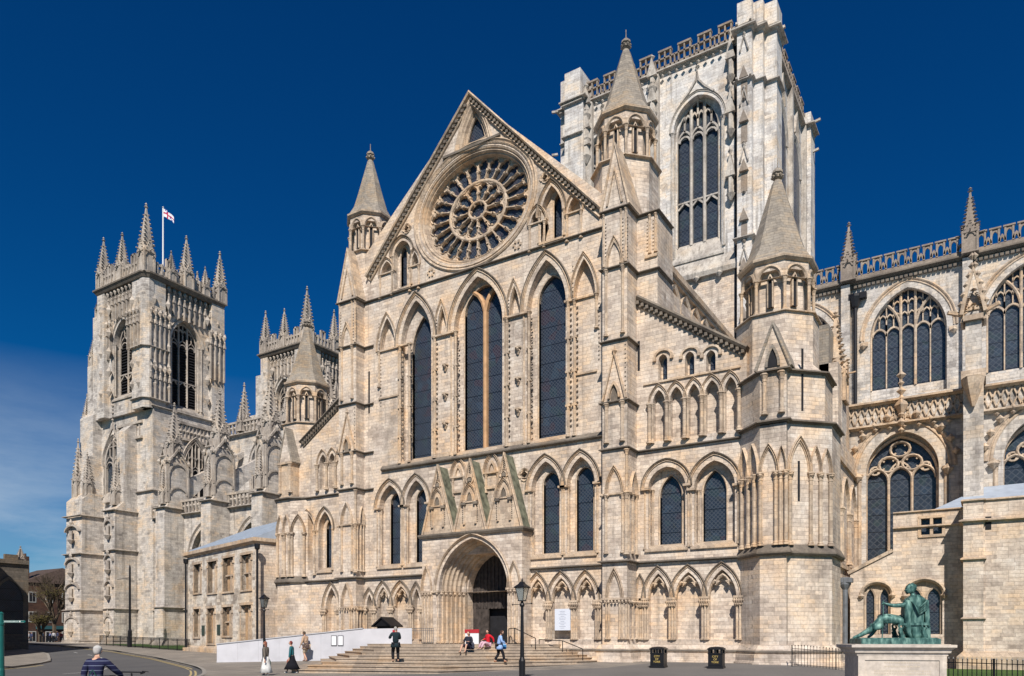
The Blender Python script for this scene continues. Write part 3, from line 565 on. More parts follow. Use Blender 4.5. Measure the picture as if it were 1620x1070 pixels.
lw.wall(lout, fL + NH[n1_:], 0, .5); lw.wall([(lx0 - .6, GR), (lx0 - .6, rl0[1] - .6), (rl0[0], rl0[1] - .2), (rl1[0], rl1[1] - .2), (rl1[0], GR)], bL, -.5, .5)
lw.build('aisle_front_wall', 'stone', CATH)
rc = MB(*FA); rc.sweep([(rl0[0] - .1, rl0[1] - .15), rl1], [(.2, -.8), (.2, .3), (.1, .36), (-.05, .12), (-.3, .1), (-.32, -.8)])
for i in range(20): t = (i + .5) / 20; rc.box(lerp(rl0[0], rl1[0], t) - .06, lerp(rl0[0], rl1[0], t) + .06, .1, .26, lerp(rl0[1], rl1[1], t) - .26, lerp(rl0[1], rl1[1], t) - .08)
rc.build('raking_parapet', 'dark_trim', CATH)
st.course([(lx0, Y0), (lx1, Y0)], stringprof(ZM, .2, .16)); st.course([(lx0, Y0), (lx1, Y0)], stringprof(ZL, .2, .2))
lr = MB(); lr.loft([[(rl0[0], -y, rl0[1] - .1), (lx1 + 1.5, -y, rl1[1] + 1.2), (lx1 + 1.5, -y, rl1[1] + .8), (rl0[0], -y, rl0[1] - .5)] for y in (Y0 + .6, 58)])
lr.build('aisle_roof', 'lead', CATH)
ga.build('upper_arcade', 'trim', CATH)
# ---------- main body behind: clerestory walls and roof
bd = MB(); bd.prism([(XBL[0] + .2, Y0 + 1.06), (XK - .2, Y0 + 1.06), (XK - .2, 66), (XBL[0] + .2, 66)], 7.65, 22.2); bd.prism([(XBL[0] + .2, Y0 + 4.5), (XK - .2, Y0 + 4.5), (XK - .2, 65), (XBL[0] + .2, 65)], GR, 7.64); bd.prism([(PX0 - 3, Y0 + 1.06), (PX0 + .9, Y0 + 1.06), (PX0 + .9, Y0 + 4.4), (PX0 - 3, Y0 + 4.4)], GR, 7.6); bd.prism([(PX1 - .9, Y0 + 1.06), (PX1 + 3, Y0 + 1.06), (PX1 + 3, Y0 + 4.4), (PX1 - .9, Y0 + 4.4)], GR, 7.6); bd.build('transept_body', 'stone', CATH)
rf = MB(); rf.loft([[(XBL[0] + 1.0, -y, 24.0), (GA[0], -y, GA[1] - 1.0), (XK - 1.2, -y, 24.0)] for y in (Y0 + 1.0, 64)]); rf.build('transept_roof', 'lead', CATH)
# ---------- big buttresses with gablets, turrets with spires
def gablet(m, s0, s1, z0, za, n0, n1, slate=True):
    c = (s0 + s1) / 2; m.loft([[(s0, n, z0), (s1, n, z0), (c, n, za)] for n in (n0, n1)])
    cop = MB(m.o, m.d); cop.sweep([(s0 - .08, z0), (c, za + .12), (s1 + .08, z0)], [(.09, n0 - .02), (.09, n1 + .06), (0, n1 + .09), (-.07, n1 + .05), (-.07, n0 - .02)]); return cop
def octagon(cx, cy, side, off=0.0):
    R = side / (2 * math.sin(math.pi / 8)) + off / math.cos(math.pi / 8); return [(cx + R * math.cos(math.radians(22.5 + 45 * i)), cy + R * math.sin(math.radians(22.5 + 45 * i))) for i in range(8)]
def closed_cw(pl): return list(pl)
def turret(name_lab, cx, cy, side, z0, zs, ze, zt, mat='stone'):
    """octagonal stage z0..ze with string at zs, arcade between zs and ze, spire to zt"""
    m = MB(); ap = side * 1.2071
    m.prism(octagon(cx, cy, side + .15), z0, zs); m.prism(octagon(cx, cy, side - .25), zs, ze - .1); m.prism(octagon(cx, cy, side), ze - .55, ze)
    ob = m.build('turret', mat, CATH); ob['label'] = name_lab
    t2 = MB(); t2.course(octagon(cx, cy, side + .12), stringprof(zs, .22, .2), closed=True); t2.course(octagon(cx, cy, side), [(-.1, ze - .12), (.08, ze - .12), (.2, ze + .0), (.22, ze + .12), (-.1, ze + .3)], closed=True)
    dk = MB()
    for k in range(8):
        a = math.radians(45 * k - 90 + 0); nx, ny = math.cos(a), math.sin(a); dx, dy = -ny, nx       # outward normal (nx,ny); s to the right seen from outside
        f = ((cx + nx * ap, cy + ny * ap), (-ny, nx)) if False else ((cx + nx * ap, cy + ny * ap), (-ny, nx))
        t2.fr(*f); dk.fr(*f); h = side / 2; zc = ze - .95
        t2.shaft(-h + .04, .02, zs + .12, zc, .085)
        pth = arch(-h + .12, h - .12, zc, ze - .32, 6); t2.sweep(pth, [(.1, -.25), (.1, .04), (0, .08), (-.08, .0), (-.1, -.25)])
        t2.wall([(-h, zc), (-h, ze - .1), (h, ze - .1), (h, zc)], [[(-h + .1, zc + .01)] + arch(-h + .14, h - .14, zc + .02, ze - .38, 6)[1:-1] + [(h - .1, zc + .01)]], 0, .2)
        g = opening(-.1, .1, zs + .45, ze - 1.1, ze - .75, 4); dk.wall(g, [], -.16, .06); t2.sweep(g, [(.06, -.3), (.06, -.1), (0, -.08), (0, -.3)])
    t2.build('turret_arcade', 'trim', ob); dk.build('turret_slit', 'louvre', ob)
    sp = MB(); o1 = octagon(cx, cy, side + .1)
    sp.fr(); R = side / (2 * math.sin(math.pi / 8)); H = zt - ze
    sp.loft([[(cx + r * math.cos(math.radians(22.5 + 45 * i)), -(cy + r * math.sin(math.radians(22.5 + 45 * i))), z) for i in range(8)] for r, z in ((R + .16, ze + .08), (R * .82, ze + H * .16), (R * .62, ze + H * .36), (R * .16, ze + H * .86), (R * .1, ze + H * .9))])
    zt_ = ze + H * .9; sp.lathe(cx, -cy, [(.1, zt_), (.28, zt_ + .12), (.2, zt_ + .3), (.3, zt_ + .38), (.26, zt_ + .52), (.1, zt_ + .66), (.03, zt_ + .72), (.02, zt_ + 1.2)], 8)
    for k in range(8):
        t = math.radians(45 * k); sp.knob(cx + .27 * math.cos(t), -(cy + .27 * math.sin(t)), zt_ + .2, .1)
    sp.build('spire', 'spire', ob)
    zz = MB(); zz.fr()
    for k in range(8):
        p, q = octagon(cx, cy, side)[k], octagon(cx, cy, side)[(k + 1) % 8]
        for i in range(6): t = (i + .5) / 6; zz.knob(lerp(p[0], q[0], t), -lerp(p[1], q[1], t), ze - .02, .1)
    zz.build('cornice_ornament', 'dark_trim', ob)
    return ob
def octc(u1, u2, Y1):
    a, b = r_(u1), r_(u2); q = (b - a) * Y1 / (1 - b); x1 = a * Y1; sd_ = q * 1.4142; return x1 - sd_ / 2, Y1 + sd_ * 1.2071, sd_
cR = octc(989.4, 1023, 40.15); cL = octc(573.8, 600.8, 40.15); cE = octc(1240, 1279, 40.2); cW = octc(471.4, 498, 40.2)
zS_R = Z(989.4, 249, 40.15); zE_R = Z(985.6, 169.6, 40.05); zT_R = Zd(cR[0], cR[1], 66)
turret('right turret of the gable, with stone spire', cR[0], cR[1], cR[2], 24.5, zS_R, zE_R, zT_R)
turret('left turret of the gable, with stone spire', cL[0], cL[1], cL[2], 24.5, Z(573.8, 398, 40.15), Z(573.8, 334, 40.05), Zd(cL[0], cL[1], 243))
zS_E = Z(1240, 494, 40.2); zE_E = Z(1240, 405, 40.1)
turret('right octagonal corner turret with stone spire', cE[0], cE[1], cE[2], ZM, zS_E, zE_E, Zd(cE[0], cE[1], 270))
turret('left octagonal corner turret with stone spire', cW[0], cW[1], cW[2], ZM, Z(471.4, 669.5, 40.2), Z(471.4, 603.7, 40.1), Zd(cW[0], cW[1], 508))
print('turret z', zS_R, zE_R, zT_R, zS_E, zE_E, cR, cL, cE, cW)
# right buttress (x XBR, front YB) and square block XJ..XK
def buttress(x0, x1, yf, side, name_lab, xk=None):
    m = MB((0, yf), (1, 0)); d = Y0 - yf
    zt = ZG + .1
    m.box(x0, x1, -d - .4, 0, GR, zt)
    t = MB((0, yf), (1, 0)); n = MB((0, yf), (1, 0)); c = (x0 + x1) / 2; w_ = x1 - x0
    # courses wrapping
    right = [(x1, Y0)] + ([(xk, Y0), (xk, Y0 + 3)] if xk else [(x1, Y0), ])
    left = [(x0, Y0)]
    pth = ([(x0, Y0)] + [(x0, yf), (x1, yf), (x1, Y0)]) if side != 'L' else [(x0, Y0), (x0, yf), (x1, yf), (x1, Y0)]
    wr = pth + ([(xk, Y0), (xk, Y0 + 2.2)] if xk else [(x1 + .9, Y0)])
    zs_ = [ZG, Z(953, 440.7, yf) if 0 else 22.35, 18.3, 14.9, ZM]
    for z in zs_:
        st.course(wr if (z != 18.3 and z != 14.9) or not xk else pth, stringprof(z, .2, .15))
    st.course(pth, stringprof(ZL, .2, .2))
    # top gablet with sloping roof
    cop = gablet(m, x0, x1, ZG + .1, ZG + 3.55, -2.2, 0)
    t.v += cop.v; t.f += [tuple(i + len(t.v) - len(cop.v) for i in f) for f in cop.f]
    t.sweep([(x0 + .3, ZG + .3), (c, ZG + 2.3), (x1 - .3, ZG + .3)], [(.07, 0), (.07, .08), (-.05, .08), (-.05, 0)])
    for k in range(8):
        for sg in (-1, 1): n.nail(c + sg * (.62 * w_ / 2) * (1 - k / 8.5), .02, ZG + .4 + k * .22, .06)
    # corner shafts with dogtooth on the stage between ZG and 22.35
    for s in (x0 + .08, x1 - .08, x1 - .36):
        t.shaft(s, .0, 22.5, ZG - .1, .055, cap=True)
        for k in range(12): n.nail(s + .13 if s < c else s + .12, .01, 22.7 + k * .2, .05)
    # stage with pointed niche below the 22.35 string
    t.sweep(arch(c - .42, c + .42, 22.45, 23.9, 6), mould(.24, .02)); 
    for s in (c - .5, c + .5): t.shaft(s, .04, 18.6, 22.3, .08)
    t.sweep(arch(c - .5, c + .5, 22.3, 23.8, 6), [(.06, 0), (.06, .1), (-.04, .1), (-.04, 0)])
    # gable face with little niche at 14.9..18.3
    t.sweep([(x0 + .05, 15.0), (c, 17.6), (x1 - .05, 15.0)], [(.06, 0), (.06, .13), (-.05, .13), (-.05, 0)])
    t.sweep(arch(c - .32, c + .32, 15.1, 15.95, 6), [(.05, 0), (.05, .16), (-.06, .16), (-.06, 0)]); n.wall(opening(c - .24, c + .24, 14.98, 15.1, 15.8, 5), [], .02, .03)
    t.lathe(c, .02, [(.05, 17.55), (.16, 17.7), (.06, 17.85), (.03, 18.0)], 6)
    for s in (c - .48, c + .48): t.shaft(s, .06, ZM + .35, 14.85, .09)
    for k in range(12): n.nail(x1 - .1, .01, 15.2 + k * .25, .05)
    # stage between ZM and ZL: niche, corner shaft
    zc = 9.85; t.sweep(arch(c - .46, c + .46, zc, zc + 1.35, 7), mould(.26, .03)); t.box(x0, x1, -.01, .1, zc - .1, zc)
    for s in (c - .5, c + .5): t.shaft(s, .05, 6.5, zc - .05, .08)
    t.shaft(x1 - .02, .05, 6.4, zc + .0, .1); t.shaft(x1 - .02, .02, zc, ZM - .1, .08)
    for s in (x0, x0 + .35, x1 - .3, x1): t.knob(s, .12, zc - .12, .12)
    n.wall(opening(c - .3, c + .3, zc + .0, zc + .05, zc + .95, 5), [], .015, .02) if False else None
    # ground niche
    t.sweep(arch(c - .42, c + .42, zca, zca + 1.45, 7), mould(.3, .04)); t.box(x0 - .03, x1 + .03, -.01, .14, zca - .1, zca + .02)
    for s in (c - .48, c + .48, c - .32, c + .32, x1 - .04): t.shaft(s, .06, 1.75, zca - .05, .06)
    for s in [x0 + i * w_ / 7 for i in range(8)]: t.knob(s, .16, zca - .2, .09, 1.3)
    # return face towards the east
    t.fr((x1, yf), (0, 1)); n.fr((x1, yf), (0, 1)); L_ = Y0 - yf
    t.sweep(arch(.35, L_ - .2, zc, zc + 1.1, 6), mould(.22, .03)); t.box(0, L_, -.01, .1, zc - .1, zc); t.box(0, L_, -.01, .12, zca - .1, zca + .02)
    for s in (.1, L_ * .5, L_ - .15): t.shaft(s, .05, 6.5, zc, .07); t.shaft(s, .05, 1.75, zca - .05, .06)
    for k in range(7): t.knob(k * L_ / 6, .13, zca - .2, .09, 1.3)
    b = m.build('buttress', 'stone', CATH); b['label'] = name_lab
    t.build('buttress_niche', 'trim', b); n.build('dogtooth_ornament', 'dark_trim', b)
    return b
buttress(XBR[0], XBR[1], YB, 'R', 'gabled buttress right of the rose window', XK)
buttress(XBL[0], XBL[1], YBL, 'L', 'gabled buttress left of the rose window')
blk = MB(); blk.prism([(XJ - .1, Y0 + .02), (XK, Y0 + .02), (XK, Y0 + 2.4), (XJ - .1, Y0 + 2.4)], 16, ZG + .1)
blk.fr((0, Y0), (1, 0))
blk.build('turret_base', 'stone', CATH)
tb = MB((0, Y0 + .02), (1, 0))
for s in (XK - .45, XK - .1):
    tb.shaft(s, .02, 23.3, ZG - .1, .06)
    for k in range(9): tb.nail(s - .14, .02, 23.5 + k * .2, .05)
tb.box(XJ + .5, XK, -.02, .1, 23.05, 23.2)
tb.build('corner_shaft', 'trim', CATH)
b2 = MB(); b2.prism([(XBL[0] - .0, Y0 - .0), (XBL[1], Y0 - .0), (XBL[1], Y0 + 2.4), (XBL[0] - .0, Y0 + 2.4)], 16, ZG + .1); b2.build('turret_base', 'stone', CATH)
slit = MB(*FRM)
for u, va, vb in ((584, 588, 654), (1010.5, 540, 587)):
    s = X(u, Y0); slit.box(s - .07, s + .07, -.02, .012, Z(u, vb, Y0), Z(u, va, Y0))
slit.build('slit_window', 'louvre', CATH)
# ---------- lower octagons of the corner turrets
def corner(lab, plan, sbut, faces):
    m = MB(); m.prism(plan, GR, 18.0 if False else ZTOPC); ob = m.build('corner_tower', 'stone', CATH); ob['label'] = lab; return ob
ZTOPC = Z(1202, 590.7, 38.7)
YE = XE / 1.0
d_ = (X(1202, 1) * 40 - X(1172, 1) * 40) / (1 + X(1202, 1)); YSE = Y0 - d_
xa = X(1202, YSE); xb_ = X(1244, YSE); yret = YSE + .35
e_ = (X(1316, 1) * yret - xb_) / (1 - X(1316, 1)); P = [(XE - .05, Y0 + .02), (xa, YSE), (xb_, YSE), (xb_, yret), (xb_ + e_, yret + e_), (xb_ + e_, yret + e_ + 2.6), (XE - .05, yret + e_ + 2.6)]
print('E corner', P, ZTOPC)
e2_ = (X(1305, 1) * yret - xb_) / (1 - X(1305, 1)); P2 = P[:4] + [(xb_ + e2_, yret + e2_), (xb_ + e2_, yret + e2_ + 2.2), P[6]]; ct = MB(); ct.prism(P, GR, ZM + .2); ct.prism(P2, ZM + .1, ZTOPC); obE = ct.build('corner_tower', 'stone', CATH); obE['label'] = 'octagonal stair turret base at the right corner, slender wall shafts'
wrapE = [(XE, Y0)] + P[1:6]
st.course(wrapE, stringprof(ZM + .25, .26, .2)); st.course([(XE, Y0)] + P2[1:6], stringprof(ZTOPC, .26, .2))
st.course(wrapE, [(-.05, ZL - .14), (.16, ZL - .14), (.24, ZL - .05), (.24, ZL + .02), (.02, ZL + .4), (-.05, ZL + .4)])
# splay between lower and upper octagon + gablet on the south buttress
up = MB(); up.prism(P2, ZTOPC, ZTOPC + .8, [(lerp(x, cE[0], .28), lerp(y, cE[1], .28)) for x, y in P2]); up.prism(octagon(cE[0], cE[1], cE[2] + .2), ZTOPC, zS_E)
up.build('turret_base', 'stone', CATH)
gb = MB((0, YSE), (1, 0)); cop = gablet(gb, xa - .12, xb_ + .12, ZTOPC + .1, Z(1226, 516, YSE), -2.0, .02); g_ = gb.build('gablet', 'stone', CATH)
cop.sweep(arch((xa + xb_) / 2 - .3, (xa + xb_) / 2 + .3, ZTOPC + .2, ZTOPC + 1.2, 6), [(.06, 0), (.06, .12), (-.06, .12), (-.06, 0)]); cop.build('gablet_coping', 'spire', g_)
k_ = MB((0, YSE), (1, 0)); k_.wall(opening((xa + xb_) / 2 - .24, (xa + xb_) / 2 + .24, ZTOPC + .18, ZTOPC + .3, ZTOPC + 1.05, 5), [], .05, .04); k_.build('niche_shade_plate', 'louvre', g_)  # flat dark plate on the gablet face, niche shade put into its colour
tt = MB((0, YSE), (1, 0)); c = (xa + xb_) / 2
for s in (c - .4, c + .42): tt.shaft(s, .06, ZM + .6, ZTOPC - .1, .1)
def tall_arcade(m, f, L_, cols_, zb, zc, arches, r=.1):
    m.fr(*f)
    for s in cols_: m.shaft(s, .08, zb, zc, r); m.knob(s, .2, zc - .15, .13)
    for a, b, za in arches: m.sweep(arch(a, b, zc, za, 7), mould(min(.3, (b - a) * .3), .03))
W_ = xb_ - xa
zc3 = Z(1220, 747, YSE)
tall_arcade(tt, ((xa, YSE), (1, 0)), W_, (.05, W_ * .62, W_ * .8, W_), 6.4, zc3, ((.05, W_ * .66, zc3 + 1.25), (W_ * .68, W_ - .02, zc3 + 1.15)))
dl = e_ * 1.414
tall_arcade(tt, ((xb_, yret), (1, 1)), dl, (.08, dl * .5, dl * .72, dl * .95), 6.4, zc3, ((.06, dl * .48, zc3 + 1.6), (dl * .5, dl * .72, zc3 + 1.2), (dl * .75, dl * .96, zc3 + 1.1)))
dw_ = math.dist(P[0], P[1]); tall_arcade(tt, (P[0], (P[1][0] - P[0][0], P[1][1] - P[0][1])), dw_, (.3, dw_ * .5, dw_ * .8), 6.4, zc3, ((.1, dw_ * .48, zc3 + 1.4), (dw_ * .5, dw_ * .95, zc3 + 1.4)))
tt.build('tall_arcade', 'trim', obE)
sl2 = MB((xb_, yret), (1, 1)); s = dl * .22; sl2.box(s, s + .12, 0, .01, 8.6, 10.6); s = dl * .3; sl2.box(s, s + .12, 0, .01, 13.1, 16.2); sl2.build('slit_window', 'louvre', obE)
# W corner: S face to u 471ish, SE, E
def Wcorner():
    YS = 39.3; x1 = X(459, YS); q = 1.1; PW = [(x1 - 2.6, YS + 1.2), (x1 - 1.4, YS), (x1, YS), (x1 + q, Y0 + .02), (x1 + q, Y0 + 3.5), (x1 - 2.6, Y0 + 3.5)]
    m = MB(); m.prism(PW, GR, ZM); 
    m.prism([(lerp(x, cW[0], .2), lerp(y, cW[1], .2)) for x, y in PW], ZM, 15.6); m.prism(octagon(cW[0], cW[1], cW[2] + .2), 15, Z(471.4, 669.5, 40.2))
    ob = m.build('corner_tower', 'stone', CATH); ob['label'] = 'octagonal stair turret base at the left corner'
    st.course(PW[:4] + [(XWt + .3, Y0)], stringprof(ZM, .26, .2)); st.course(PW[:4] + [(XWt + .3, Y0)], [(-.05, ZL - .14), (.16, ZL - .14), (.24, ZL - .05), (.24, ZL + .02), (.02, ZL + .4), (-.05, ZL + .4)])
    t = MB(); zc = Z(455, 843, YS)
    tall_arcade(t, ((PW[1][0], YS), (1, 0)), 1.4, (.1, .7, .85, 1.35), 6.4, zc, ((.05, .7, zc + 1.2), (.75, 1.4, zc + 1.2)))
    L_ = math.dist(PW[2], PW[3]); tall_arcade(t, (PW[2], (PW[3][0] - PW[2][0], PW[3][1] - PW[2][1])), L_, (.15, L_ * .8), 6.4, zc, ((.15, L_ * .8, zc + 1.2),))
    t.build('tall_arcade', 'trim', ob)
    g = MB((0, YS - .05), (1, 0)); zz0, zz1 = 14.95, 17.4; xg0, xg1 = X(443, YS), X(462, YS)
    cop = gablet(g, xg0, xg1, zz0, zz1, -2.4, .0); go = g.build('gablet', 'stone', CATH); cop.build('gablet_coping', 'spire', go); g2 = MB((0, YS - .05), (1, 0)); g2.box(xg0, xg1, -.9, 0, ZM, zz0)
    for s in (xg0 + .1, xg1 - .1): g2.shaft(s, .06, ZM + .4, zz0 - .05, .1)
    g2.box(xg0 - .1, xg1 + .1, -.9, .12, zz0 - .08, zz0 + .08); g2.build('gablet_shaft', 'trim', CATH)
Wcorner()
# ---------- porch
YP = Y0 - 1.05; pf = ((0, YP), (1, 0)); pm = MB(*pf)
px0, px1 = X(668, YP), X(826, YP); PX1 = px1; zcor = Z(745, 843, YP); zpc = Z(700, 935, YP)
pcx = X(746, YP); pa = (X(691, YP), X(806, YP)); hwp = (pa[1] - pa[0]) / 2; pcx = (pa[0] + pa[1]) / 2; zpa = Z(743, 848, YP)
steps_ = 5; hole0 = opening(pa[0] + .15, pa[1] - .15, GR + .02, zpc, zpa - .15, 12)
pm.wall([(px0, GR), (px0, zcor), (px1, zcor), (px1, GR)], [[(a, z) for a, z in hole0]], 0, 1.04)
pm.build('porch', 'stone', CATH)['label'] = 'gabled stone porch around the deep arched doorway'
pt = MB(*pf)
for q in range(7):
    k = q * .135; dep = -q * .3; zz = zpc
    pt.sweep(arch(pa[0] + k, pa[1] - k, zz, zpa - k * 1.05, 12), [(.14, dep - .3), (.14, dep + .0), (.08, dep + .06), (.02, dep + .0), (-.04, dep - .04), (-.06, dep - .3)])
    for e, sg in ((pa[0] + k, 1), (pa[1] - k, -1)):
        pt.shaft(e + sg * .06, dep - .06, 1.5, zz, .075); pt.box(min(e - sg * .12, e + sg * .14), max(e - sg * .12, e + sg * .14), dep - .3, dep - .02, 1.3, zz)
        pt.knob(e + sg * .06, dep + .06, zz - .18, .12)
pt.sweep(arch(pa[0] - .12, pa[1] + .12, zpc, zpa + .12, 12), [(.06, -.02), (.06, .14), (0, .18), (-.06, .1), (-.06, -.02)])
pt.box(px0 - .05, pa[0] + .2, -.02, .14, zpc - .1, zpc + .03); pt.box(pa[1] - .2, px1 + .05, -.02, .14, zpc - .1, zpc + .03)
for a, b in ((px0 + .05, px0 + .75), (px1 - .95, px1 - .15)):
    pt.sweep(arch(a, b, zpc, zpc + 1.5, 6), mould(.2, .02))
for s in (px0 + .1, px0 + .35, px0 + .6, px0 + .8, pa[1] + .15, pa[1] + .4, px1 - .35, px1 - .08): pt.shaft(s, .05, 1.5, zpc - .05, .07); pt.knob(s, .15, zpc - .2, .11)
pt.box(px0 - .1, pa[0] + .3, -.3, .22, GR, 1.45); pt.box(pa[1] - .3, px1 + .1, -.3, .22, GR, 1.45)
pt.build('porch_arch', 'trim', CATH)
# doorway passage walls
dm = MB(); ix0, ix1 = pa[0] + .92, pa[1] - .92
dm.fr((0, YP), (1, 0))
dm.prism([(ix0 - 1.0, YP + 1.04), (ix0 + .02, YP + 1.9), (ix0 + .02, YP + 3.0), (ix0 - 1.0, YP + 3.0)], GR, 7.3)
dm.prism([(ix1 + 1.0, YP + 1.04), (ix1 - .02, YP + 1.9), (ix1 - .02, YP + 3.0), (ix1 + 1.0, YP + 3.0)], GR, 7.3)
dm.wall([(ix0 - 1, zpc), (ix0 - 1, 7.6), (ix1 + 1, 7.6), (ix1 + 1, zpc)], [[(ix0 + .02, zpc + .01)] + arch(ix0 + .05, ix1 - .05, zpc + .02, zpa - .95, 10)[1:-1] + [(ix1 - .02, zpc + .01)]], -2.1, .6)
dm.build('doorway_wall', 'stone', CATH)
dd = MB((0, YP), (1, 0)); dd.wall([(ix0, GR + .9), (ix0, 7.2), (ix1, 7.2), (ix1, GR + .9)], [[(lerp(ix0, ix1, .34), GR + 1.0), (lerp(ix0, ix1, .34), 3.75), (ix1 - .12, 3.75), (ix1 - .15, GR + 1.0)]], -2.75, .12)
for i in range(14): s = lerp(ix0, ix1, i / 13.); dd.box(s - .035, s + .035, -2.75, -2.70, 3.8, 7.1)
dob = dd.build('door', 'wood_dark', CATH); dob['label'] = 'dark wooden church door with an open lower leaf'
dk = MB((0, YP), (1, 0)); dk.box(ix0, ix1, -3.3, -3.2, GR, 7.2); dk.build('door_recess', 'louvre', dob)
# gablets of the porch
gz0 = zcor + .1; gg_ = []; bnds = [px0, lerp(px0, px1, .335), lerp(px0, px1, .665), px1]
gp_ = MB(*pf); gc = MB(*pf); gd = MB(*pf); gmoss = MB(*pf)
zap = [Z(692.5, 738, YP), Z(744, 728, YP), Z(795, 719, YP)]
for i in range(3):
    a, b = bnds[i] + .03, bnds[i + 1] - .03; c = (a + b) / 2; za = zap[i]
    gp_.loft([[(a, n, gz0), (b, n, gz0), (c, n, za)] for n in (-1.02, 0)])
    gmoss.loft([[(c, n, za + .03), (b, n, gz0 + .03), (b - .05, n, gz0 - .03), (c, n, za - .06)] for n in (-1.03, -.06)]); gmoss.loft([[(c, n, za + .03), (a, n, gz0 + .03), (a + .05, n, gz0 - .03), (c, n, za - .06)] for n in (-1.03, -.06)])
    gc.sweep([(a, gz0 + .02), (c, za + .05), (b, gz0 + .02)], [(.05, -.12), (.05, .1), (-.01, .13), (-.08, .08), (-.08, -.12)])
    h = za - gz0; z1 = gz0 + h * .42
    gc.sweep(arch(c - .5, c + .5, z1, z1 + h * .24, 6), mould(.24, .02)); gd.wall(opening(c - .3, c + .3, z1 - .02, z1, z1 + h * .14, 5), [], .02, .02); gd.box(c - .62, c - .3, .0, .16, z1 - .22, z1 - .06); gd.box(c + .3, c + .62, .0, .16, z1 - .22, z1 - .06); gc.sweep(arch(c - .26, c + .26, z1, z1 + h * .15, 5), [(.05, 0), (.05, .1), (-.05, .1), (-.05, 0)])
    gc.box(c - .55, c + .55, 0, .08, z1 - .08, z1)
    for s in (c - .44, c + .44): gc.shaft(s, .04, gz0 + h * .1, z1 - .04, .05); [gd.nail(s - .12 * (1 if s < c else -1), .01, gz0 + h * .13 + .13 * k, .05) for k in range(8)]
    quatre(gc, (c, gz0 + h * .74 - .02), .32) if i != 1 else gc.sweep([(c + .24 * math.cos(-t * math.pi / 8), gz0 + h * .72 + .21 * math.sin(-t * math.pi / 8)) for t in range(16)], [(.05, 0), (.05, .08), (-.03, .08), (-.03, 0)], closed=True)
    gd.lathe(c, .02, [(.18, gz0 + h * .72 - .12), (.14, gz0 + h * .72 + .1)], 8)
    for k in range(9): gd.knob(c + (-1 if k % 2 else 1) * .03, .02, gz0 + h * (.82 + .014 * k), .05)
gpo = gp_.build('porch_gablet', 'trim', CATH); gc.build('gablet_coping', 'trim', gpo); gd.build('gablet_ornament', 'dark_trim', gpo); gmoss.build('gablet_roof', 'moss', gpo)
st.course([(px0, Y0), (px0, YP), (px1, YP), (px1, Y0)], [(-.05, zcor - .14), (.14, zcor - .14), (.22, zcor), (.22, zcor + .1), (-.05, zcor + .14)])
# two little cusped niches above the porch, behind the gablets
nn = MB(*FRM)
for u, v0 in ((726, 754), (779, 747)):
    s, z = XZ(u, v0, Y0); nn.sweep(arch(s - .55, s + .55, z, z + 1.15, 7), mould(.28, .02)); nn.sweep(arch(s - .26, s + .26, z, z + .65, 5), [(.06, 0), (.06, .12), (-.06, .12), (-.06, 0)]); nn.box(s - .62, s + .62, 0, .14, z - .1, z)
    for q in (-.45, .45): nn.shaft(s + q, .06, z - 1.3, z - .05, .08)
nn.box(X(716, Y0), X(790, Y0), 0, .12, 11.25, 11.4)
nn.build('wall_niche', 'trim', CATH)
# ---------- plinth along the whole front
pl = MB(); pp = [(XWt - .0, Y0), (XBL[0], Y0), (XBL[0], YBL), (XBL[1], YBL), (XBL[1], Y0), (PX0 + .2, Y0)]
pr_ = [(-.1, .0), (.55, .0), (.55, .55), (.42, .68), (.42, .98), (.3, 1.02), (.34, 1.08), (.3, 1.18), (.12, 1.45), (-.1, 1.5)]
pl.course(pp, pr_); pl.course([(PX1 - .1, Y0), (XBR[0], Y0), (XBR[0], YB), (XBR[1], YB), (XBR[1], Y0), (XE, Y0)] + P[1:6], pr_)
pl.build('plinth', 'stone', CATH)
st.course(pp, [(.28, 1.08), (.37, 1.08), (.38, 1.14), (.30, 1.2)]); st.course([(PX1 - .1, Y0), (XBR[0], Y0), (XBR[0], YB), (XBR[1], YB), (XBR[1], Y0), (XE, Y0)] + P[1:6], [(.28, 1.08), (.37, 1.08), (.38, 1.14), (.30, 1.2)])
st.build('string_course', 'dark_trim', CATH)
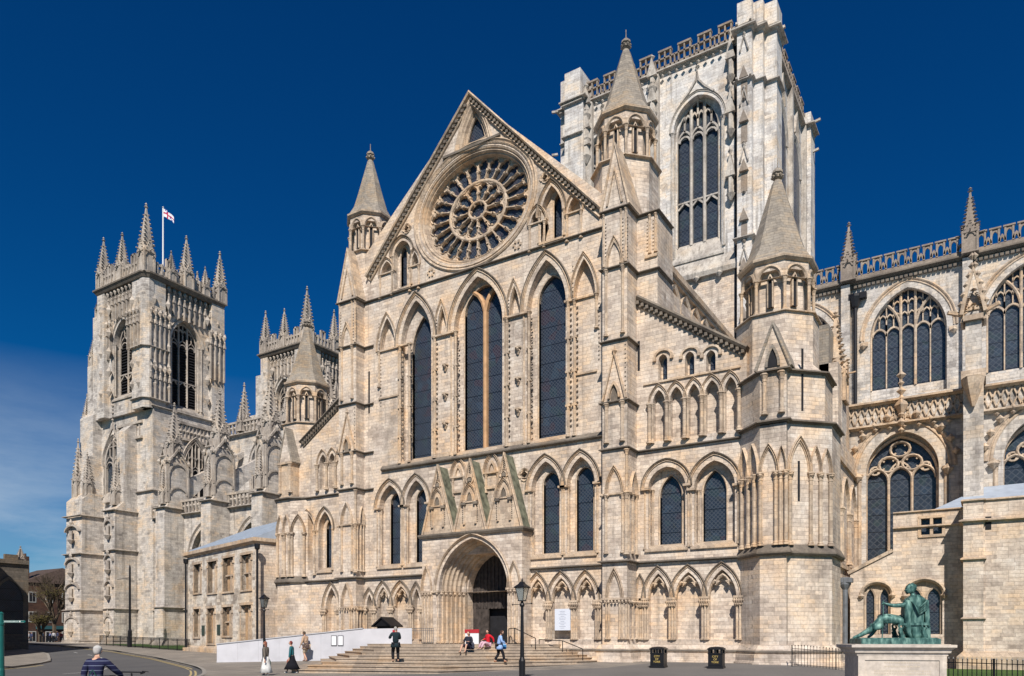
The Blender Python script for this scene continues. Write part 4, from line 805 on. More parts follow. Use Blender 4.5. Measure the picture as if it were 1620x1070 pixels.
# =================================================================== shared pieces for the towers, quire and nave
PIN = {}
def pin_mesh(mat):
    if mat in PIN: return PIN[mat]
    m = MB(); m.fr()
    m.box(-.5, .5, -.5, .5, 0, 3.0); m.box(-.6, .6, -.6, .6, .0, .18); m.box(-.58, .58, -.58, .58, 2.72, 2.86)
    for sx_, sy_ in ((1, 1), (1, -1), (-1, 1), (-1, -1)): m.box(sx_ * .5 - .08, sx_ * .5 + .08, sy_ * .5 - .08, sy_ * .5 + .08, .2, 2.7)
    for k in range(4):
        a = k * math.pi / 2; c, s_ = math.cos(a), math.sin(a); m.fr((0, 0), (c, s_)); 
        m.loft([[(-.5, n, 2.6), (.5, n, 2.6), (0, n, 4.0)] for n in (.2, .62)]); m.knob(0, .6, 4.1, .14); m.sweep(arch(-.34, .34, 2.1, 2.7, 4), [(.08, .5), (.08, .58), (-.04, .58), (-.04, .5)])
        for t in (.3, .6, .85): m.knob(-.5 + .5 * t, .62, 2.6 + 1.4 * t, .09); m.knob(.5 - .5 * t, .62, 2.6 + 1.4 * t, .09)
        m.bar((0, .5, 2.75), (0, 1.0, 2.85), .07)
    m.fr(); m.loft([[(-r, -r, z), (r, -r, z), (r, r, z), (-r, r, z)] for r, z in ((.46, 3.0), (.40, 3.6), (.05, 8.4))])
    for i in range(8):
        t = i / 8; r = lerp(.43, .08, t) + .03; z = 3.7 + 4.3 * t
        for a, b in ((1, 1), (1, -1), (-1, 1), (-1, -1)): m.knob(a * r, b * r, z, .17 * (1 - t * .4), 1.1)
    m.knob(0, 0, 8.5, .22); m.knob(0, 0, 8.85, .14, 1.6)
    me = bpy.data.meshes.new('pinnacle'); me.from_pydata(m.v, [], m.f); me.materials.append(M[mat]); PIN[mat] = me; return me
def pinnacle(x, y, z, w_, ztop, mat='nave_trim', rot=0.0, parent=None):
    o = bpy.data.objects.new('pinnacle', pin_mesh(mat)); COL.objects.link(o); o.parent = parent or CATH
    l0 = Vector((0, 0, 0)); ch = o.parent
    while ch: l0 += Vector(ch.location); ch = ch.parent
    o.location = Vector((x, y, z)) - l0; o.scale = (w_, w_, (ztop - z) / 9.0); o.rotation_euler = (0, 0, rot); return o
def battlement(m, f, s0, s1, z, h, pitch, t=.3, pierced=True, duty=.55):
    """crenellated parapet: low wall, merlons framed round an opening"""
    m.fr(*f); m.box(s0, s1, -t, 0, z - .02, z + h * .12); n_ = max(1, round((s1 - s0) / pitch)); p = (s1 - s0) / n_
    m.box(s0, s1, -t, 0, z + h * .5, z + h * .58)
    for i in range(n_):
        a = s0 + p * i; k = 3
        for j in range(k): q = a + p * duty * j / (k - 1); m.box(q - .07, q + .07, -t, 0, z, z + h)
        q = a + p * (duty + 1) / 2; m.box(q - .06, q + .06, -t, 0, z, z + h * .55)
        m.box(a - .1, a + p * duty + .1, -t - .05, .05, z + h * .9, z + h)
        if not pierced: m.box(a, a + p * duty, -t * .8, -.06, z, z + h * .9)
def louvre_window(f, o, g, lights, name, label=None, trim='nave_trim', mat='louvre', depth=.8, n_in=-.7, k=.5, ogee=True, sub=True, barw=.09, transom=True, louv=True):
    m = MB(*f); m.sweep(arch(o[0], o[1], o[3], o[4], 10), mould(k, depth)); gp = opening(*g, n=10)
    for e, sg in ((o[0], 1), (o[1], -1)):
        m.shaft(e + sg * .05, 0, o[2], o[3], .1); m.shaft(e + sg * .3, -.2, o[2], o[3], .08)
    if ogee:
        c = (o[0] + o[1]) / 2; za = o[4]; w2 = (o[1] - o[0]) / 2
        m.sweep([(c - w2 * .62, lerp(o[3], za, .83)), (c - w2 * .3, za + .25), (c - .12, za + w2 * .42), (c, za + w2 * .85), (c + .12, za + w2 * .42), (c + w2 * .3, za + .25), (c + w2 * .62, lerp(o[3], za, .83))], [(.1, 0), (.1, .16), (-.06, .16), (-.06, 0)])
        for t in range(6): m.knob(c, .12, za + w2 * (.7 + .2 * t), .2 if t % 2 else .13)
    m.prof_s([(n_in - .3, g[2] + .3), (n_in, g[2] + .02), (.15, o[2] - .5), (.15, o[2] - .7), (n_in - .3, o[2] - .7)], o[0], o[1])
    W = g[1] - g[0]; lw_ = W / lights; br = [(barw, n_in - .2), (barw, n_in + .06), (0, n_in + .12), (-barw, n_in + .06), (-barw, n_in - .2)]; b2 = [(barw * .6, n_in - .15), (barw * .6, n_in + .02), (-barw * .6, n_in + .02), (-barw * .6, n_in - .15)]
    m.sweep(gp, [(0, n_in - .3), (0, n_in + .04), (.1, n_in + .08), (.14, n_in - .3)])
    zs_ = g[3] - (g[4] - g[3]) * .12
    def top(s):
        pts = arch(g[0], g[1], g[3], g[4], 24)
        for p, q in zip(pts, pts[1:]):
            if p[0] <= s <= q[0]: return lerp(p[1], q[1], (s - p[0]) / max(1e-6, q[0] - p[0]))
        return g[3]
    for i in range(1, lights): s = g[0] + lw_ * i; m.sweep([(s, g[2]), (s, top(s))], br)
    for i in range(lights):
        a, b = g[0] + lw_ * i, g[0] + lw_ * (i + 1); m.sweep(arch(a, b, zs_, zs_ + lw_ * .75, 5), b2)
        m.sweep(arch(a + lw_ * .1, b - lw_ * .1, zs_ - .05, zs_ + lw_ * .35, 3), b2)
        c = (a + b) / 2; m.sweep([(c, zs_ + lw_ * .7), (c, top(c))], b2)
        if sub:
            m.sweep(arch(a, c, zs_ + lw_ * 1.35, min(top(c), zs_ + lw_ * 1.85), 4), b2) if top(a + .05) > zs_ + lw_ * 1.5 else None
            m.sweep(arch(c, b, zs_ + lw_ * 1.35, min(top(c), zs_ + lw_ * 1.85), 4), b2) if top(b - .05) > zs_ + lw_ * 1.5 else None
        if transom:
            zt = lerp(g[2], zs_, .42); m.box(a, b, n_in - .15, n_in + .05, zt - .08, zt + .06); m.sweep([(a, zt - lw_ * .45), (a + lw_ * .2, zt - lw_ * .28), (c, zt + .02), (b - lw_ * .2, zt - lw_ * .28), (b, zt - lw_ * .45)], b2)
    ob = m.build(name, trim, CATH)
    if label: ob['label'] = label
    gl_ = MB(*f)
    if louv:
        z = g[2] + .1
        while z < g[4] - .3:
            a, b = g[0] + .02, g[1] - .02
            if z > g[3]:
                lo = [s for s in [g[0] + W * i / 40 for i in range(41)] if top(s) > z + .1]
                if not lo: break
                a, b = lo[0], lo[-1]
            gl_.prof_s([(n_in - .25, z + .2), (n_in - .05, z), (n_in - .05, z + .05), (n_in - .25, z + .26)], a, b); z += .34
        gl_.build('louvre', 'louvre', ob); gl_ = MB(*f)
    gl_.wall(gp, [], n_in - .3, .05); gl_.build('window_glass', mat, ob)
    kk = k * .45
    return opening(o[0] + kk, o[1] - kk, o[2] - .3, o[3], o[4] - kk * 1.2, 10), gp
def panels(m, s0, s1, z0, z1, pitch, n=.0, r=.06):
    k = max(1, round((s1 - s0) / pitch)); p = (s1 - s0) / k
    for i in range(k + 1):
        s = s0 + p * i; m.box(s - r, s + r, n, n + .32, z0, z1)
        m.knob(s, n + .36, z1 - .3, .24, 1.8); m.knob(s, n + .32, z1 - 1.0, .15, 1.4); m.loft([[(s - .16, n + q_, z1 - 1.7), (s + .16, n + q_, z1 - 1.7), (s, n + q_, z1 - 1.1)] for q_ in (.2, .42)])
        if i < k: m.sweep(arch(s + .05, s + p - .05, z1 - .9, z1 - .35, 3), [(.05, n), (.05, n + .12), (-.05, n + .12), (-.05, n)]); m.loft([[(s + .05, q, z1 - .5), (s + p - .05, q, z1 - .5), (s + p / 2, q, z1 + .1)] for q in (n, n + .08)]); m.knob(s + p / 2, n + .1, z1 + .15, .12)
# =================================================================== central tower
YC = 70.0; YW = 71.2
pr3 = [(X(1166, YC), YW), (X(1166, YC), YC), (X(1189, YC), YC)]
x4 = pr3[-1][0]; pr3 += [(x4, YC + .7), (X(1207, YC + .7), YC + .7)]; x5 = pr3[-1][0]; pr3 += [(x5, YC + 1.4), (X(1229, YC + 1.4), YC + 1.4)]; xE_ = pr3[-1][0]
yN = xE_ / r_(1289)
TPE = pr3 + [(xE_, YC + 3.4), (xE_ - .9, YC + 3.4), (xE_ - .9, yN - 2.2), (xE_, yN - 2.2), (xE_, yN)]
xW = X(887, YC + .8); TPW = [(xW + 1.2, yN), (xW, yN - 2), (xW, YC + .8), (xW + .9, YC + .8), (xW + .9, YC), (X(922, YC), YC), (X(922, YC), YW)]
plan = TPW + TPE
ztc = Zd(pr3[0][0], YC, 50) ; ztop = Zd(x4, YC, -4)
TW = MB(); FT = ((0, YW), (1, 0))
# body in two parts: south wall with window hole, and the rest
sx0, sx1 = X(922, YC), X(1166, YC)
def zz(u, v, Y=YW): return Z(u, v, Y)
wo = (X(1062, YW), X(1146, YW), zz(1104, 400), zz(1062, 212), zz(1103, 146)); wi = (X(1073, YW + .7), X(1136, YW + .7), zz(1104, 386, YW + .7), zz(1073, 222, YW + .7), zz(1104, 160, YW + .7))
wo2 = tuple([wo[0] - 10.0, wo[1] - 10.0] + list(wo[2:])); wi2 = tuple([wi[0] - 10.0, wi[1] - 10.0] + list(wi[2:]))
h1, g1 = louvre_window(FT, wo, wi, 3, 'tower_window', 'right tall three light window in the south face of the central tower', trim='white_trim', mat='glass_plain', louv=False, sub=True, barw=.14)
h2, g2 = louvre_window(FT, wo2, wi2, 3, 'tower_window', 'left tall window of the central tower, mostly hidden by a turret', trim='white_trim', mat='glass_plain', louv=False, sub=False, barw=.14)
TW.fr(*FT); TW.wall([(sx0, 18), (sx0, ztc), (sx1, ztc), (sx1, 18)], [h1, h2], 0, .7)
TW.wall([(sx0, 18), (sx0, ztc), (sx1, ztc), (sx1, 18)], [g1, g2], -.7, .5)
TW.prism(TPE + [(xE_ - 3, yN), (xE_ - 3, YW + .1)], 18, ztc); TW.prism(TPW + [(sx0, YW + 1.3), (xW + 3, YW + 1.3), (xW + 3, yN)], 18, ztc)
TW.prism([(xW + 2, YW + 1.4), (xE_ - 2, YW + 1.4), (xE_ - 2, yN), (xW + 2, yN)], 18, ztc - .5)
tow = TW.build('central_tower', 'white', CATH); tow['label'] = 'broad pale crossing tower with battlements, seen behind the gable'
# corner piers rise above the cornice
cpz = MB(); cpz.prism(TPE[1:8] + [(xE_ - 1.5, YC + 3.4), (X(1166, YC) , YC + 2.5)], ztc, ztop); cpz.build('corner_pier', 'white', tow); cpz = MB()
cpz.prism([(xE_ - 2, yN - 2.2), (xE_, yN - 2.2), (xE_, yN), (xE_ - 2, yN)], ztc, Zd(xE_, yN - 2, 178)); cpz.build('corner_pier', 'white', tow); cpz = MB(); cpz.prism([(xW, YC + 2.8), (xW, YC + .8), (xW + .9, YC + .8), (xW + .9, YC), (X(918, YC), YC), (X(918, YC), YC + 2.8)], ztc, Zd(xW + 1, YC, 117))
cpz.build('corner_pier', 'white', tow)
tt = MB(); south = [(xW, yN), (xW, YC + .8), (xW + .9, YC + .8), (xW + .9, YC), (sx0, YC), (sx0, YW), (sx1, YW)] + TPE[1:]
for z in (ztc,): tt.course(south, stringprof(z, .5, .4)); 
zc_ = Z(1190, 122, YC); zd_ = Z(1190, 35, YC)
for z in (zc_, zd_): tt.course(TPE[0:8], stringprof(z, .3, .25))
for z in (Z(905, 165, YC), Z(905, 215, YC)): tt.course(south[1:5], stringprof(z, .3, .25))
for z, seg in ((Z(1160, 381, YC), TPE[0:8]),): tt.course(seg, stringprof(z, .3, .3))
tt.course([(sx0, YW), (sx1, YW)], [(-.1, wo[2] - 2.6), (.5, wo[2] - 2.6), (.6, wo[2] - 2.2), (-.05, wo[2] - .6)])
tt.fr(*FT)
for i in range(22): s = lerp(sx0, sx1, (i + .5) / 22); tt.knob(s, .3, ztc - .6, .22)
for u in (1053, 1104, 1140): tt.knob(X(u, YW), .5, wo[2] - 2.7, .35)
# niche strips
for u in (1036, 932):
    s = X(u, YW); tt.box(s - .55, s + .55, 0, .5, 20, ztc - .3)
    for va, vb in ((110, 138), (178, 212), (150, 160)):
        z1 = Z(1036, va, YW); tt.loft([[(s - .5, n, z1 - 1.2), (s + .5, n, z1 - 1.2), (s, n, z1 + .6)] for n in (.5, .95)]); tt.lathe(s, .6, [(.1, z1 - 3.0), (.5, z1 - 2.3), (.3, z1 - 2.2), (.28, z1 - 1.2)], 6); tt.knob(s, .7, z1 + .7, .3)
    for z in (23, 27, 31): tt.knob(s, .6, z, .35, 1.6)
for u in (1158,):
    s = X(u, YW)
    for v in (75, 160, 260):
        z1 = Z(u, v, YW); tt.loft([[(s - .45, n, z1 - 1.4), (s + .45, n, z1 - 1.4), (s, n, z1 + .8)] for n in (.05, .7)]); tt.lathe(s, .4, [(.1, z1 - 3.6), (.45, z1 - 3.0), (.25, z1 - 2.9), (.25, z1 - 1.4)], 6); tt.knob(s, .5, z1 + 1, .25, 2)
# little niche canopies on the south-east pier
tt.fr((0, YC), (1, 0)); c = (pr3[1][0] + pr3[2][0]) / 2
for v in (65, 150, 240, 400): z1 = Z(1177, v, YC); tt.sweep([(c - .35, z1 - .8), (c, z1 + .5), (c + .35, z1 - .8)], [(.07, 0), (.07, .15), (-.07, .15), (-.07, 0)]); tt.knob(c, .1, z1 + .6, .16, 1.6); tt.knob(c - .35, .1, z1 - .9, .12); tt.knob(c + .35, .1, z1 - .9, .12)
for z in (zc_, zd_): [tt.bar((a, .0, z), (a + .1, .5, z + .1), .14) for a in (pr3[1][0], pr3[2][0] - .1)]
for a in (xW + .1,): [tt.bar((a, .0, Z(887, v, YC)), (a - .6, .2, Z(887, v, YC)), .14) for v in (175, 243)]
W1 = pr3[2][0] - pr3[1][0]; c1 = W1 / 2
for z1 in (22, 26.5, 31, 35.5, 40, 44.5, 49, 53):
    if z1 > ztop - 3: continue
    tn = MB(pr3[1], (1, 0)); tn.wall(opening(c1 - .28, c1 + .28, z1 - 1.9, z1 - .5, z1, 4), [], .03, .05); tn.loft([[(c1 - .42, q_, z1 - .1), (c1 + .42, q_, z1 - .1), (c1, q_, z1 + 1.0)] for q_ in (-.01, .3)]); tn.knob(c1, .1, z1 - 1.95, .2); tn.build('pier_niche', 'brown_trim', tow)
# gargoyles on the east side
for v, y in ((48, YC + 2), (240, yN - 1), (193, yN)): tt.bar((xE_, -(y - YC), Zd(xE_, y, v)), (xE_ + .6, -(y - YC), Zd(xE_, y, v) + .1), .16)
tt.build('tower_carving', 'white_trim', tow)
# east face windows
fe = ((xE_ - .9, YC + 3.4), (0, 1)); Le = yN - 2.2 - YC - 3.4
ew = MB(*fe)
for k in range(2):
    a = Le * (.07 + .48 * k); b = a + Le * .36; o = arch(a, b, wo[3], wo[4] - .2, 8); ew.sweep(o, [(.3, 0), (.3, .2), (0, .12), (-.2, .02), (-.2, 0)])
    ew.sweep([((a + b) / 2 - 1, wo[4]), ((a + b) / 2, wo[4] + 2.5), ((a + b) / 2 + 1, wo[4])], [(.12, 0), (.12, .3), (-.1, .3), (-.1, 0)])
for s in (0.1, Le * .5, Le - .1): ew.box(s - .3, s + .3, 0, .5, 20, ztc)
ew_ = ew.build('tower_window_surround', 'white_trim', tow)
eg = MB(*fe)
for k in range(2): a = Le * (.07 + .48 * k) + .3; b = a + Le * .36 - .6; eg.wall(opening(a, b, wo[2], wo[3], wo[4] - .6), [], .04, .04)
eg.build('window_glass', 'glass_plain', tow)
pb = MB(); hm = Z(1150, 22, YW) - Z(1150, 53, YW)
battlement(pb, ((sx0, YW - .25), (1, 0)), 0, sx1 - sx0, ztc + .2, hm, (sx1 - sx0) / 8.0, t=.35, duty=.58)
battlement(pb, ((xE_ - .6, YC + 3.4), (0, 1)), 0, Le, ztc + .2, hm, Le / 7.0, t=.35, duty=.58, pierced=False)
battlement(pb, ((xW + .2, yN), (0, -1)), 0, yN - YC - 2.8, ztc + .2, hm, 2.4, t=.35)
pb.build('battlement', 'brown_trim', tow)
# tower lower walls above the aisle roofs (cream stone)
lowt = MB(); lowt.prism([(sx0, YW - .1), (sx1 + .5, YW - .1), (sx1 + .5, YW + 1), (sx0, YW + 1)], 12, wo[2] - 2.6); lowt.prism([(p[0], p[1]) for p in TPE[1:8]] + [(xE_ - 3, YC + 3.4), (xE_ - 4, YC)], 10, 18.2); lowt.build('tower_foot', 'stone', CATH)
dp = MB(); x_ = X(1164, YW - .3)
dp.fr(); dp.lathe(x_, -(YW - .25), [(.11, 14), (.11, ztc - 1.2), (.2, ztc - 1.1), (.2, ztc - .6)], 8); dp.build('drainpipe', 'iron', CATH)
# transept east clerestory wall with arcade seen over the aisle roof
ec = MB(); xc_ = XK - .35; zec = Zd(xc_, 44, 0)
y_a, z_a = (XK / r_(1055)), None
z1 = Zd(XK, XK / r_(1057), 411); 
ec.prism([(xc_ - .8, Y0 + 2.3), (xc_, Y0 + 2.3), (xc_, YW), (xc_ - .8, YW)], 15, z1 - .2); ec.build('clerestory_wall', 'stone', CATH)
e2 = MB((xc_, Y0 + 2.4), (0, 1)); LL = YW - Y0 - 2.4
e2.box(0, LL, -.3, .35, z1 - .35, z1); e2.box(0, LL, -.3, .2, z1 - .6, z1 - .4)
for k in range(15):
    a = k * LL / 15; b = a + LL / 15; e2.shaft(a, .12, z1 - 5.0, z1 - 2.2, .12); e2.sweep(arch(a, b, z1 - 2.2, z1 - .8, 5), [(.1, 0), (.1, .2), (-.14, .12), (-.14, 0)])
e2.build('clerestory_arcade', 'trim', CATH)
e3 = MB((xc_, Y0 + 2.4), (0, 1))
for k in range(15): a = k * LL / 15; b = a + LL / 15; e3.wall(opening(a + .5, b - .5, z1 - 4.6, z1 - 2.2, z1 - 1.3, 5), [], .02, .02)
e3.build('clerestory_glass', 'glass_plain', CATH)
# =================================================================== quire: clerestory and aisle, right of the turret
YQ, YA = 71.0, 54.5
fq = ((0, YQ), (1, 0)); zq = Z(1455, 425, YQ); xq0, xq1 = X(1280, YQ), X(1760, YQ)
q = MB(*fq); HQ, GQ = [], []
pitchq = X(1633, YQ) - X(1439, YQ)
for k, uc in enumerate((1439,)):
    o = (X(1368, YQ), X(1507, YQ), Z(1440, 622, YQ), Z(1368, 540, YQ), Z(1439, 445, YQ)); gq = (X(1380, YQ + .5), X(1496, YQ + .5), Z(1438, 610, YQ + .5), Z(1380, 535, YQ + .5), Z(1440, 458, YQ + .5))
labs_ = {-1: 'quire clerestory window half hidden behind the right turret', 0: 'wide five light clerestory window between the two parapet pinnacles', 1: 'five light clerestory window cut by the right edge of the photo', 2: None}
def perp_window(f, o, g, lab):
    m = MB(*f); m.sweep(arch(o[0], o[1], o[3], o[4], 12), mould(.9, .5)); gp = opening(*g, n=12)
    for e, sg in ((o[0], 1), (o[1], -1)): m.box(min(e - sg * .3, e + sg * .25), max(e - sg * .3, e + sg * .25), -.02, .15, o[3] - .5, o[3] - .15); m.knob(e - sg * .1, .2, o[3] - .5, .3)
    m.sweep(gp, [(0, -.8), (0, -.4), (.12, -.36), (.22, -.8)])
    W = g[1] - g[0]; n_ = 5; lw_ = W / n_; big = [(.10, -.75), (.10, -.42), (0, -.36), (-.10, -.42), (-.10, -.75)]; sm = [(.045, -.7), (.045, -.48), (-.045, -.48), (-.045, -.7)]
    pts = arch(g[0], g[1], g[3], g[4], 24)
    def top(s):
        for p, q_ in zip(pts, pts[1:]):
            if p[0] <= s <= q_[0]: return lerp(p[1], q_[1], (s - p[0]) / max(1e-6, q_[0] - p[0]))
        return g[3]
    zl = g[3] - .1
    for i in range(1, n_): s = g[0] + lw_ * i; m.sweep([(s, g[2]), (s, top(s) if i in (2, 3) else zl + lw_ * .9)], big if i in (2, 3) else sm)
    for i in range(n_):
        a, b = g[0] + lw_ * i, g[0] + lw_ * (i + 1); c = (a + b) / 2
        m.sweep(arch(a, b, zl, zl + lw_ * .62, 5), [(.08, -.72), (.08, -.46), (-.06, -.46), (-.06, -.72)])
        m.sweep([(c, zl + lw_ * .6), (c, top(c) - .05)], sm)
        for a2, b2_ in ((a, c), (c, b)):
            for z_ in (zl + lw_ * 1.25, zl + lw_ * 2.15):
                if top(max(a2, g[0] + .08)) > z_ + lw_ * .35 and top(min(b2_, g[1] - .08)) > z_ + lw_ * .35: m.sweep(arch(a2, b2_, z_, z_ + lw_ * .4, 3), sm)
        if 0 < i < 5: m.sweep([(a, zl + .2), (a, top(a))], sm)
    # forked sub arches from the two heavy mullions
    for sg in (-1, 1):
        s = (g[0] + g[1]) / 2 + sg * lw_ * .5; e = g[0] if sg < 0 else g[1]
        sub = arch(min(s, e), max(s, e), g[3] + .1, lerp(g[3], g[4], .74), 8); sub = [(a, min(z, top(a))) for a, z in sub]; m.sweep(sub, big)
    ob = m.build('clerestory_window', 'trim', CATH)
    if lab: ob['label'] = lab
    G = MB(*f); G.wall(gp, [], -.68, .05); G.build('window_glass', 'glass_plain', ob)
    return opening(o[0] + .4, o[1] - .4, o[2] - .1, o[3], o[4] - .45, 12), gp
for k in (-1, 0, 1):
    d_k = pitchq * k; h_, g_ = perp_window(fq, (o[0] + d_k, o[1] + d_k) + o[2:], (gq[0] + d_k, gq[1] + d_k) + gq[2:], labs_[k]); HQ.append(h_); GQ.append(g_)
xq0 = HQ[0][0][0] - .6; xq1 = HQ[-1][-1][0] + 1.5
q.wall([(xq0, 14), (xq0, zq), (xq1, zq), (xq1, 14)], HQ, 0, .5); q.wall([(xq0, 14), (xq0, zq), (xq1, zq), (xq1, 14)], GQ, -.5, .5)
q.prism([(xq0, YQ + 1.05), (xq1, YQ + 1.05), (xq1, YQ + 14), (xq0, YQ + 14)], 14, zq - .1)
q.build('quire_clerestory', 'white', CATH) if False else q.build('quire_clerestory', 'nave', CATH)
qt = MB(*fq); qt.course([(xq0, YQ), (xq1, YQ)], stringprof(zq, .5, .5)); qt.fr(*fq)
for i in range(70): s = lerp(xq0, xq1, (i + .5) / 70); qt.box(s - .12, s + .12, 0, .3, zq - .55, zq - .3)
qt.build('clerestory_cornice', 'dark_trim', CATH)
qp = MB(); hq = Z(1455, 402, YQ) - Z(1455, 428, YQ)
f2 = ((xq0, YQ - .35), (1, 0)); qp.fr(*f2); p_ = pitchq / 9; k_n = int((xq1 - xq0) / p_)
qp.box(0, xq1 - xq0, -.3, 0, zq + .1, zq + .45)
for i in range(k_n):
    a = i * p_; 
    for s in (a, a + p_ * .55): qp.box(s - .07, s + .07, -.25, 0, zq + .4, zq + hq + .3)
    qp.box(a - .15, a + p_ * .55 + .15, -.3, .05, zq + hq + .24, zq + hq + .36); qp.sweep(arch(a, a + p_ * .55, zq + hq - .25, zq + hq + .15, 3), [(.06, -.2), (.06, -.05), (-.08, -.05), (-.08, -.2)])
    qp.sweep(arch(a + p_ * .6, a + p_ * .95, zq + .55, zq + .95, 3), [(.1, -.25), (.1, 0), (-.06, 0), (-.06, -.25)])
qp.build('pierced_parapet', 'brown_trim', CATH)
for u, v in ((1343, 352), (1535, 297), (1535 + 196, 240)):
    x_ = X(u, YQ - .4); pinnacle(x_, YQ - .4, zq, 1.0, Zd(x_, YQ - .4, v), 'brown_trim')
qs = MB(*fq)
for u in (1339, 1531): s = X(u, YQ); qs.box(s - .35, s + .35, -.02, .55, 14, zq - .2)
qs.build('wall_strip', 'nave', CATH)
dp = MB(*fq); s = X(1354, YQ); dp.lathe(s, .35, [(.16, 20), (.16, zq - 2.3), (.3, zq - 2.2), (.5, zq - 1.4), (.5, zq - 1.2)], 8); dp.box(s - .5, s + .9, .1, .6, zq - 1.6, zq - 1.1); dp.build('drainpipe', 'iron', CATH)
# quire roof over the aisle
rl = MB(); za_top = Z(1420, 634, YA); rl.loft([[(a, -YA - .3, za_top), (a, -YQ, Z(1440, 636, YQ)), (a, -YQ, Z(1440, 636, YQ) - .5), (a, -YA - .3, za_top - .5)] for a in (X(1280, YQ), 14)]); rl.build('quire_aisle_roof', 'lead', CATH)
# quire aisle wall
fa = ((0, YA), (1, 0)); o = (X(1357, YA), X(1500, YA), 3.5, Z(1357, 752, YA), Z(1422, 668, YA)); ga_ = (X(1370, YA + .6), X(1481, YA + .6), 4.5, Z(1370, 762, YA + .6), Z(1424, 694, YA + .6))
def deco_window(f, o, g, lab):
    m = MB(*f); m.sweep(arch(o[0], o[1], o[3], o[4], 14), [(k_ * 1.0, n) for k_, n in mould(1.15, .6)]); gp = opening(*g, n=14); m.sweep(gp, [(0, -.9), (0, -.5), (.14, -.45), (.3, -.9)])
    for e, sg in ((o[0], 1), (o[1], -1)): m.shaft(e + sg * .1, .0, o[2], o[3], .13); m.shaft(e + sg * .45, -.3, o[2], o[3], .1); m.knob(e, .2, o[3] - .2, .35)
    W = g[1] - g[0]; lw_ = W / 3; bar_ = [(.075, -.85), (.075, -.5), (0, -.44), (-.075, -.5), (-.075, -.85)]; sm = [(.05, -.8), (.05, -.55), (-.05, -.55), (-.05, -.8)]
    z0 = g[3] - .15
    for i in (1, 2): s = g[0] + lw_ * i; m.sweep([(s, g[2]), (s, z0 + .1)], bar_)
    for i in range(3): m.sweep(arch(g[0] + lw_ * i, g[0] + lw_ * (i + 1), z0, z0 + lw_ * .62, 6), bar_)
    H = g[4] - g[3]; c = (g[0] + g[1]) / 2
    def loz(cx_, cz, rx, rz, s_=bar_):
        P_ = [(cx_ - rx * math.cos(2 * math.pi * i / 14), cz + rz * math.sin(2 * math.pi * i / 14)) for i in range(14)]; m.sweep(P_, s_, closed=True)
        for i in range(4): t = math.pi / 4 + math.pi / 2 * i; m.bar((cx_ + rx * .95 * math.cos(t), -.6, cz + rz * .95 * math.sin(t)), (cx_ + rx * .6 * math.cos(t), -.6, cz + rz * .6 * math.sin(t)), .07)
    for cx_ in (c - lw_ * .5, c + lw_ * .5): loz(cx_, z0 + H * .42, lw_ * .42, H * .19)
    loz(c, z0 + H * .78, lw_ * .42, H * .19)
    for cx_ in (c - lw_ * 1.08, c + lw_ * 1.08): loz(cx_, z0 + H * .3, lw_ * .22, H * .1, sm)
    m.sweep(arch(c - lw_ * .5, c + lw_ * .5, z0 + lw_ * .2, z0 + lw_ * .9, 5), sm)
    for t in range(11):
        pt = arch(o[0] - .55, o[1] + .55, o[3], o[4] + .6, 6)
        a, z = pt[min(len(pt) - 1, t + 1)]; m.knob(a, .2, z, .26)
    m.knob((o[0] + o[1]) / 2, .25, o[4] + 1.0, .4, 2)
    ob = m.build('aisle_window', 'trim', CATH); ob['label'] = lab
    G = MB(*f); G.wall(gp, [], -.78, .05); G.build('window_glass', 'glass_plain', ob)
    return opening(o[0] + .5, o[1] - .5, o[2] - .1, o[3], o[4] - .6, 14), gp
hh, ggp = deco_window(fa, o, ga_, 'big traceried aisle window above the low lean-to, left of the dark shadow')
pa_ = X(1650, YA) - X(1428, YA); pa_ = X(1572, YA) - X(1357, YA)
hh2, ggp2 = deco_window(fa, (o[0] + pa_, o[1] + pa_) + o[2:], (ga_[0] + pa_, ga_[1] + pa_) + ga_[2:], 'traceried aisle window cut by the right edge of the photo')
qa = MB(*fa); xa0, xa1 = X(1300, YA), 12.0
qa.wall([(xa0, GR), (xa0, za_top), (xa1, za_top), (xa1, GR)], [hh, hh2], 0, .6); qa.wall([(xa0, GR), (xa0, za_top), (xa1, za_top), (xa1, GR)], [ggp, ggp2], -.6, .5); qa.build('quire_aisle_wall', 'nave', CATH)
qf = MB(*fa); qf.course([(xa0, YA), (xa1, YA)], stringprof(za_top, .4, .35)); zf0 = za_top - 1.5; qf.course([(xa0, YA), (xa1, YA)], stringprof(zf0, .35, .35)); qf.fr(*fa)
for i in range(26):
    a = xa0 + (xa1 - xa0) * i / 26; b = xa0 + (xa1 - xa0) * (i + 1) / 26; c = (a + b) / 2
    for p, r2 in (((a, zf0 + .2), (c, za_top - .2)), ((c, za_top - .2), (b, zf0 + .2)), ((a, za_top - .2), (c, zf0 + .2)), ((c, zf0 + .2), (b, za_top - .2))): qf.bar((p[0], .08, p[1]), (r2[0], .08, r2[1]), .06)
    qf.knob(a, .2, zf0 - .25, .16)
for s in ((o[0] + o[1]) / 2,): [qf.knob(s, .3, za_top - 2 + k * .5, .3 if k % 2 else .2) for k in range(8)]
qf.build('parapet_frieze', 'trim', CATH)
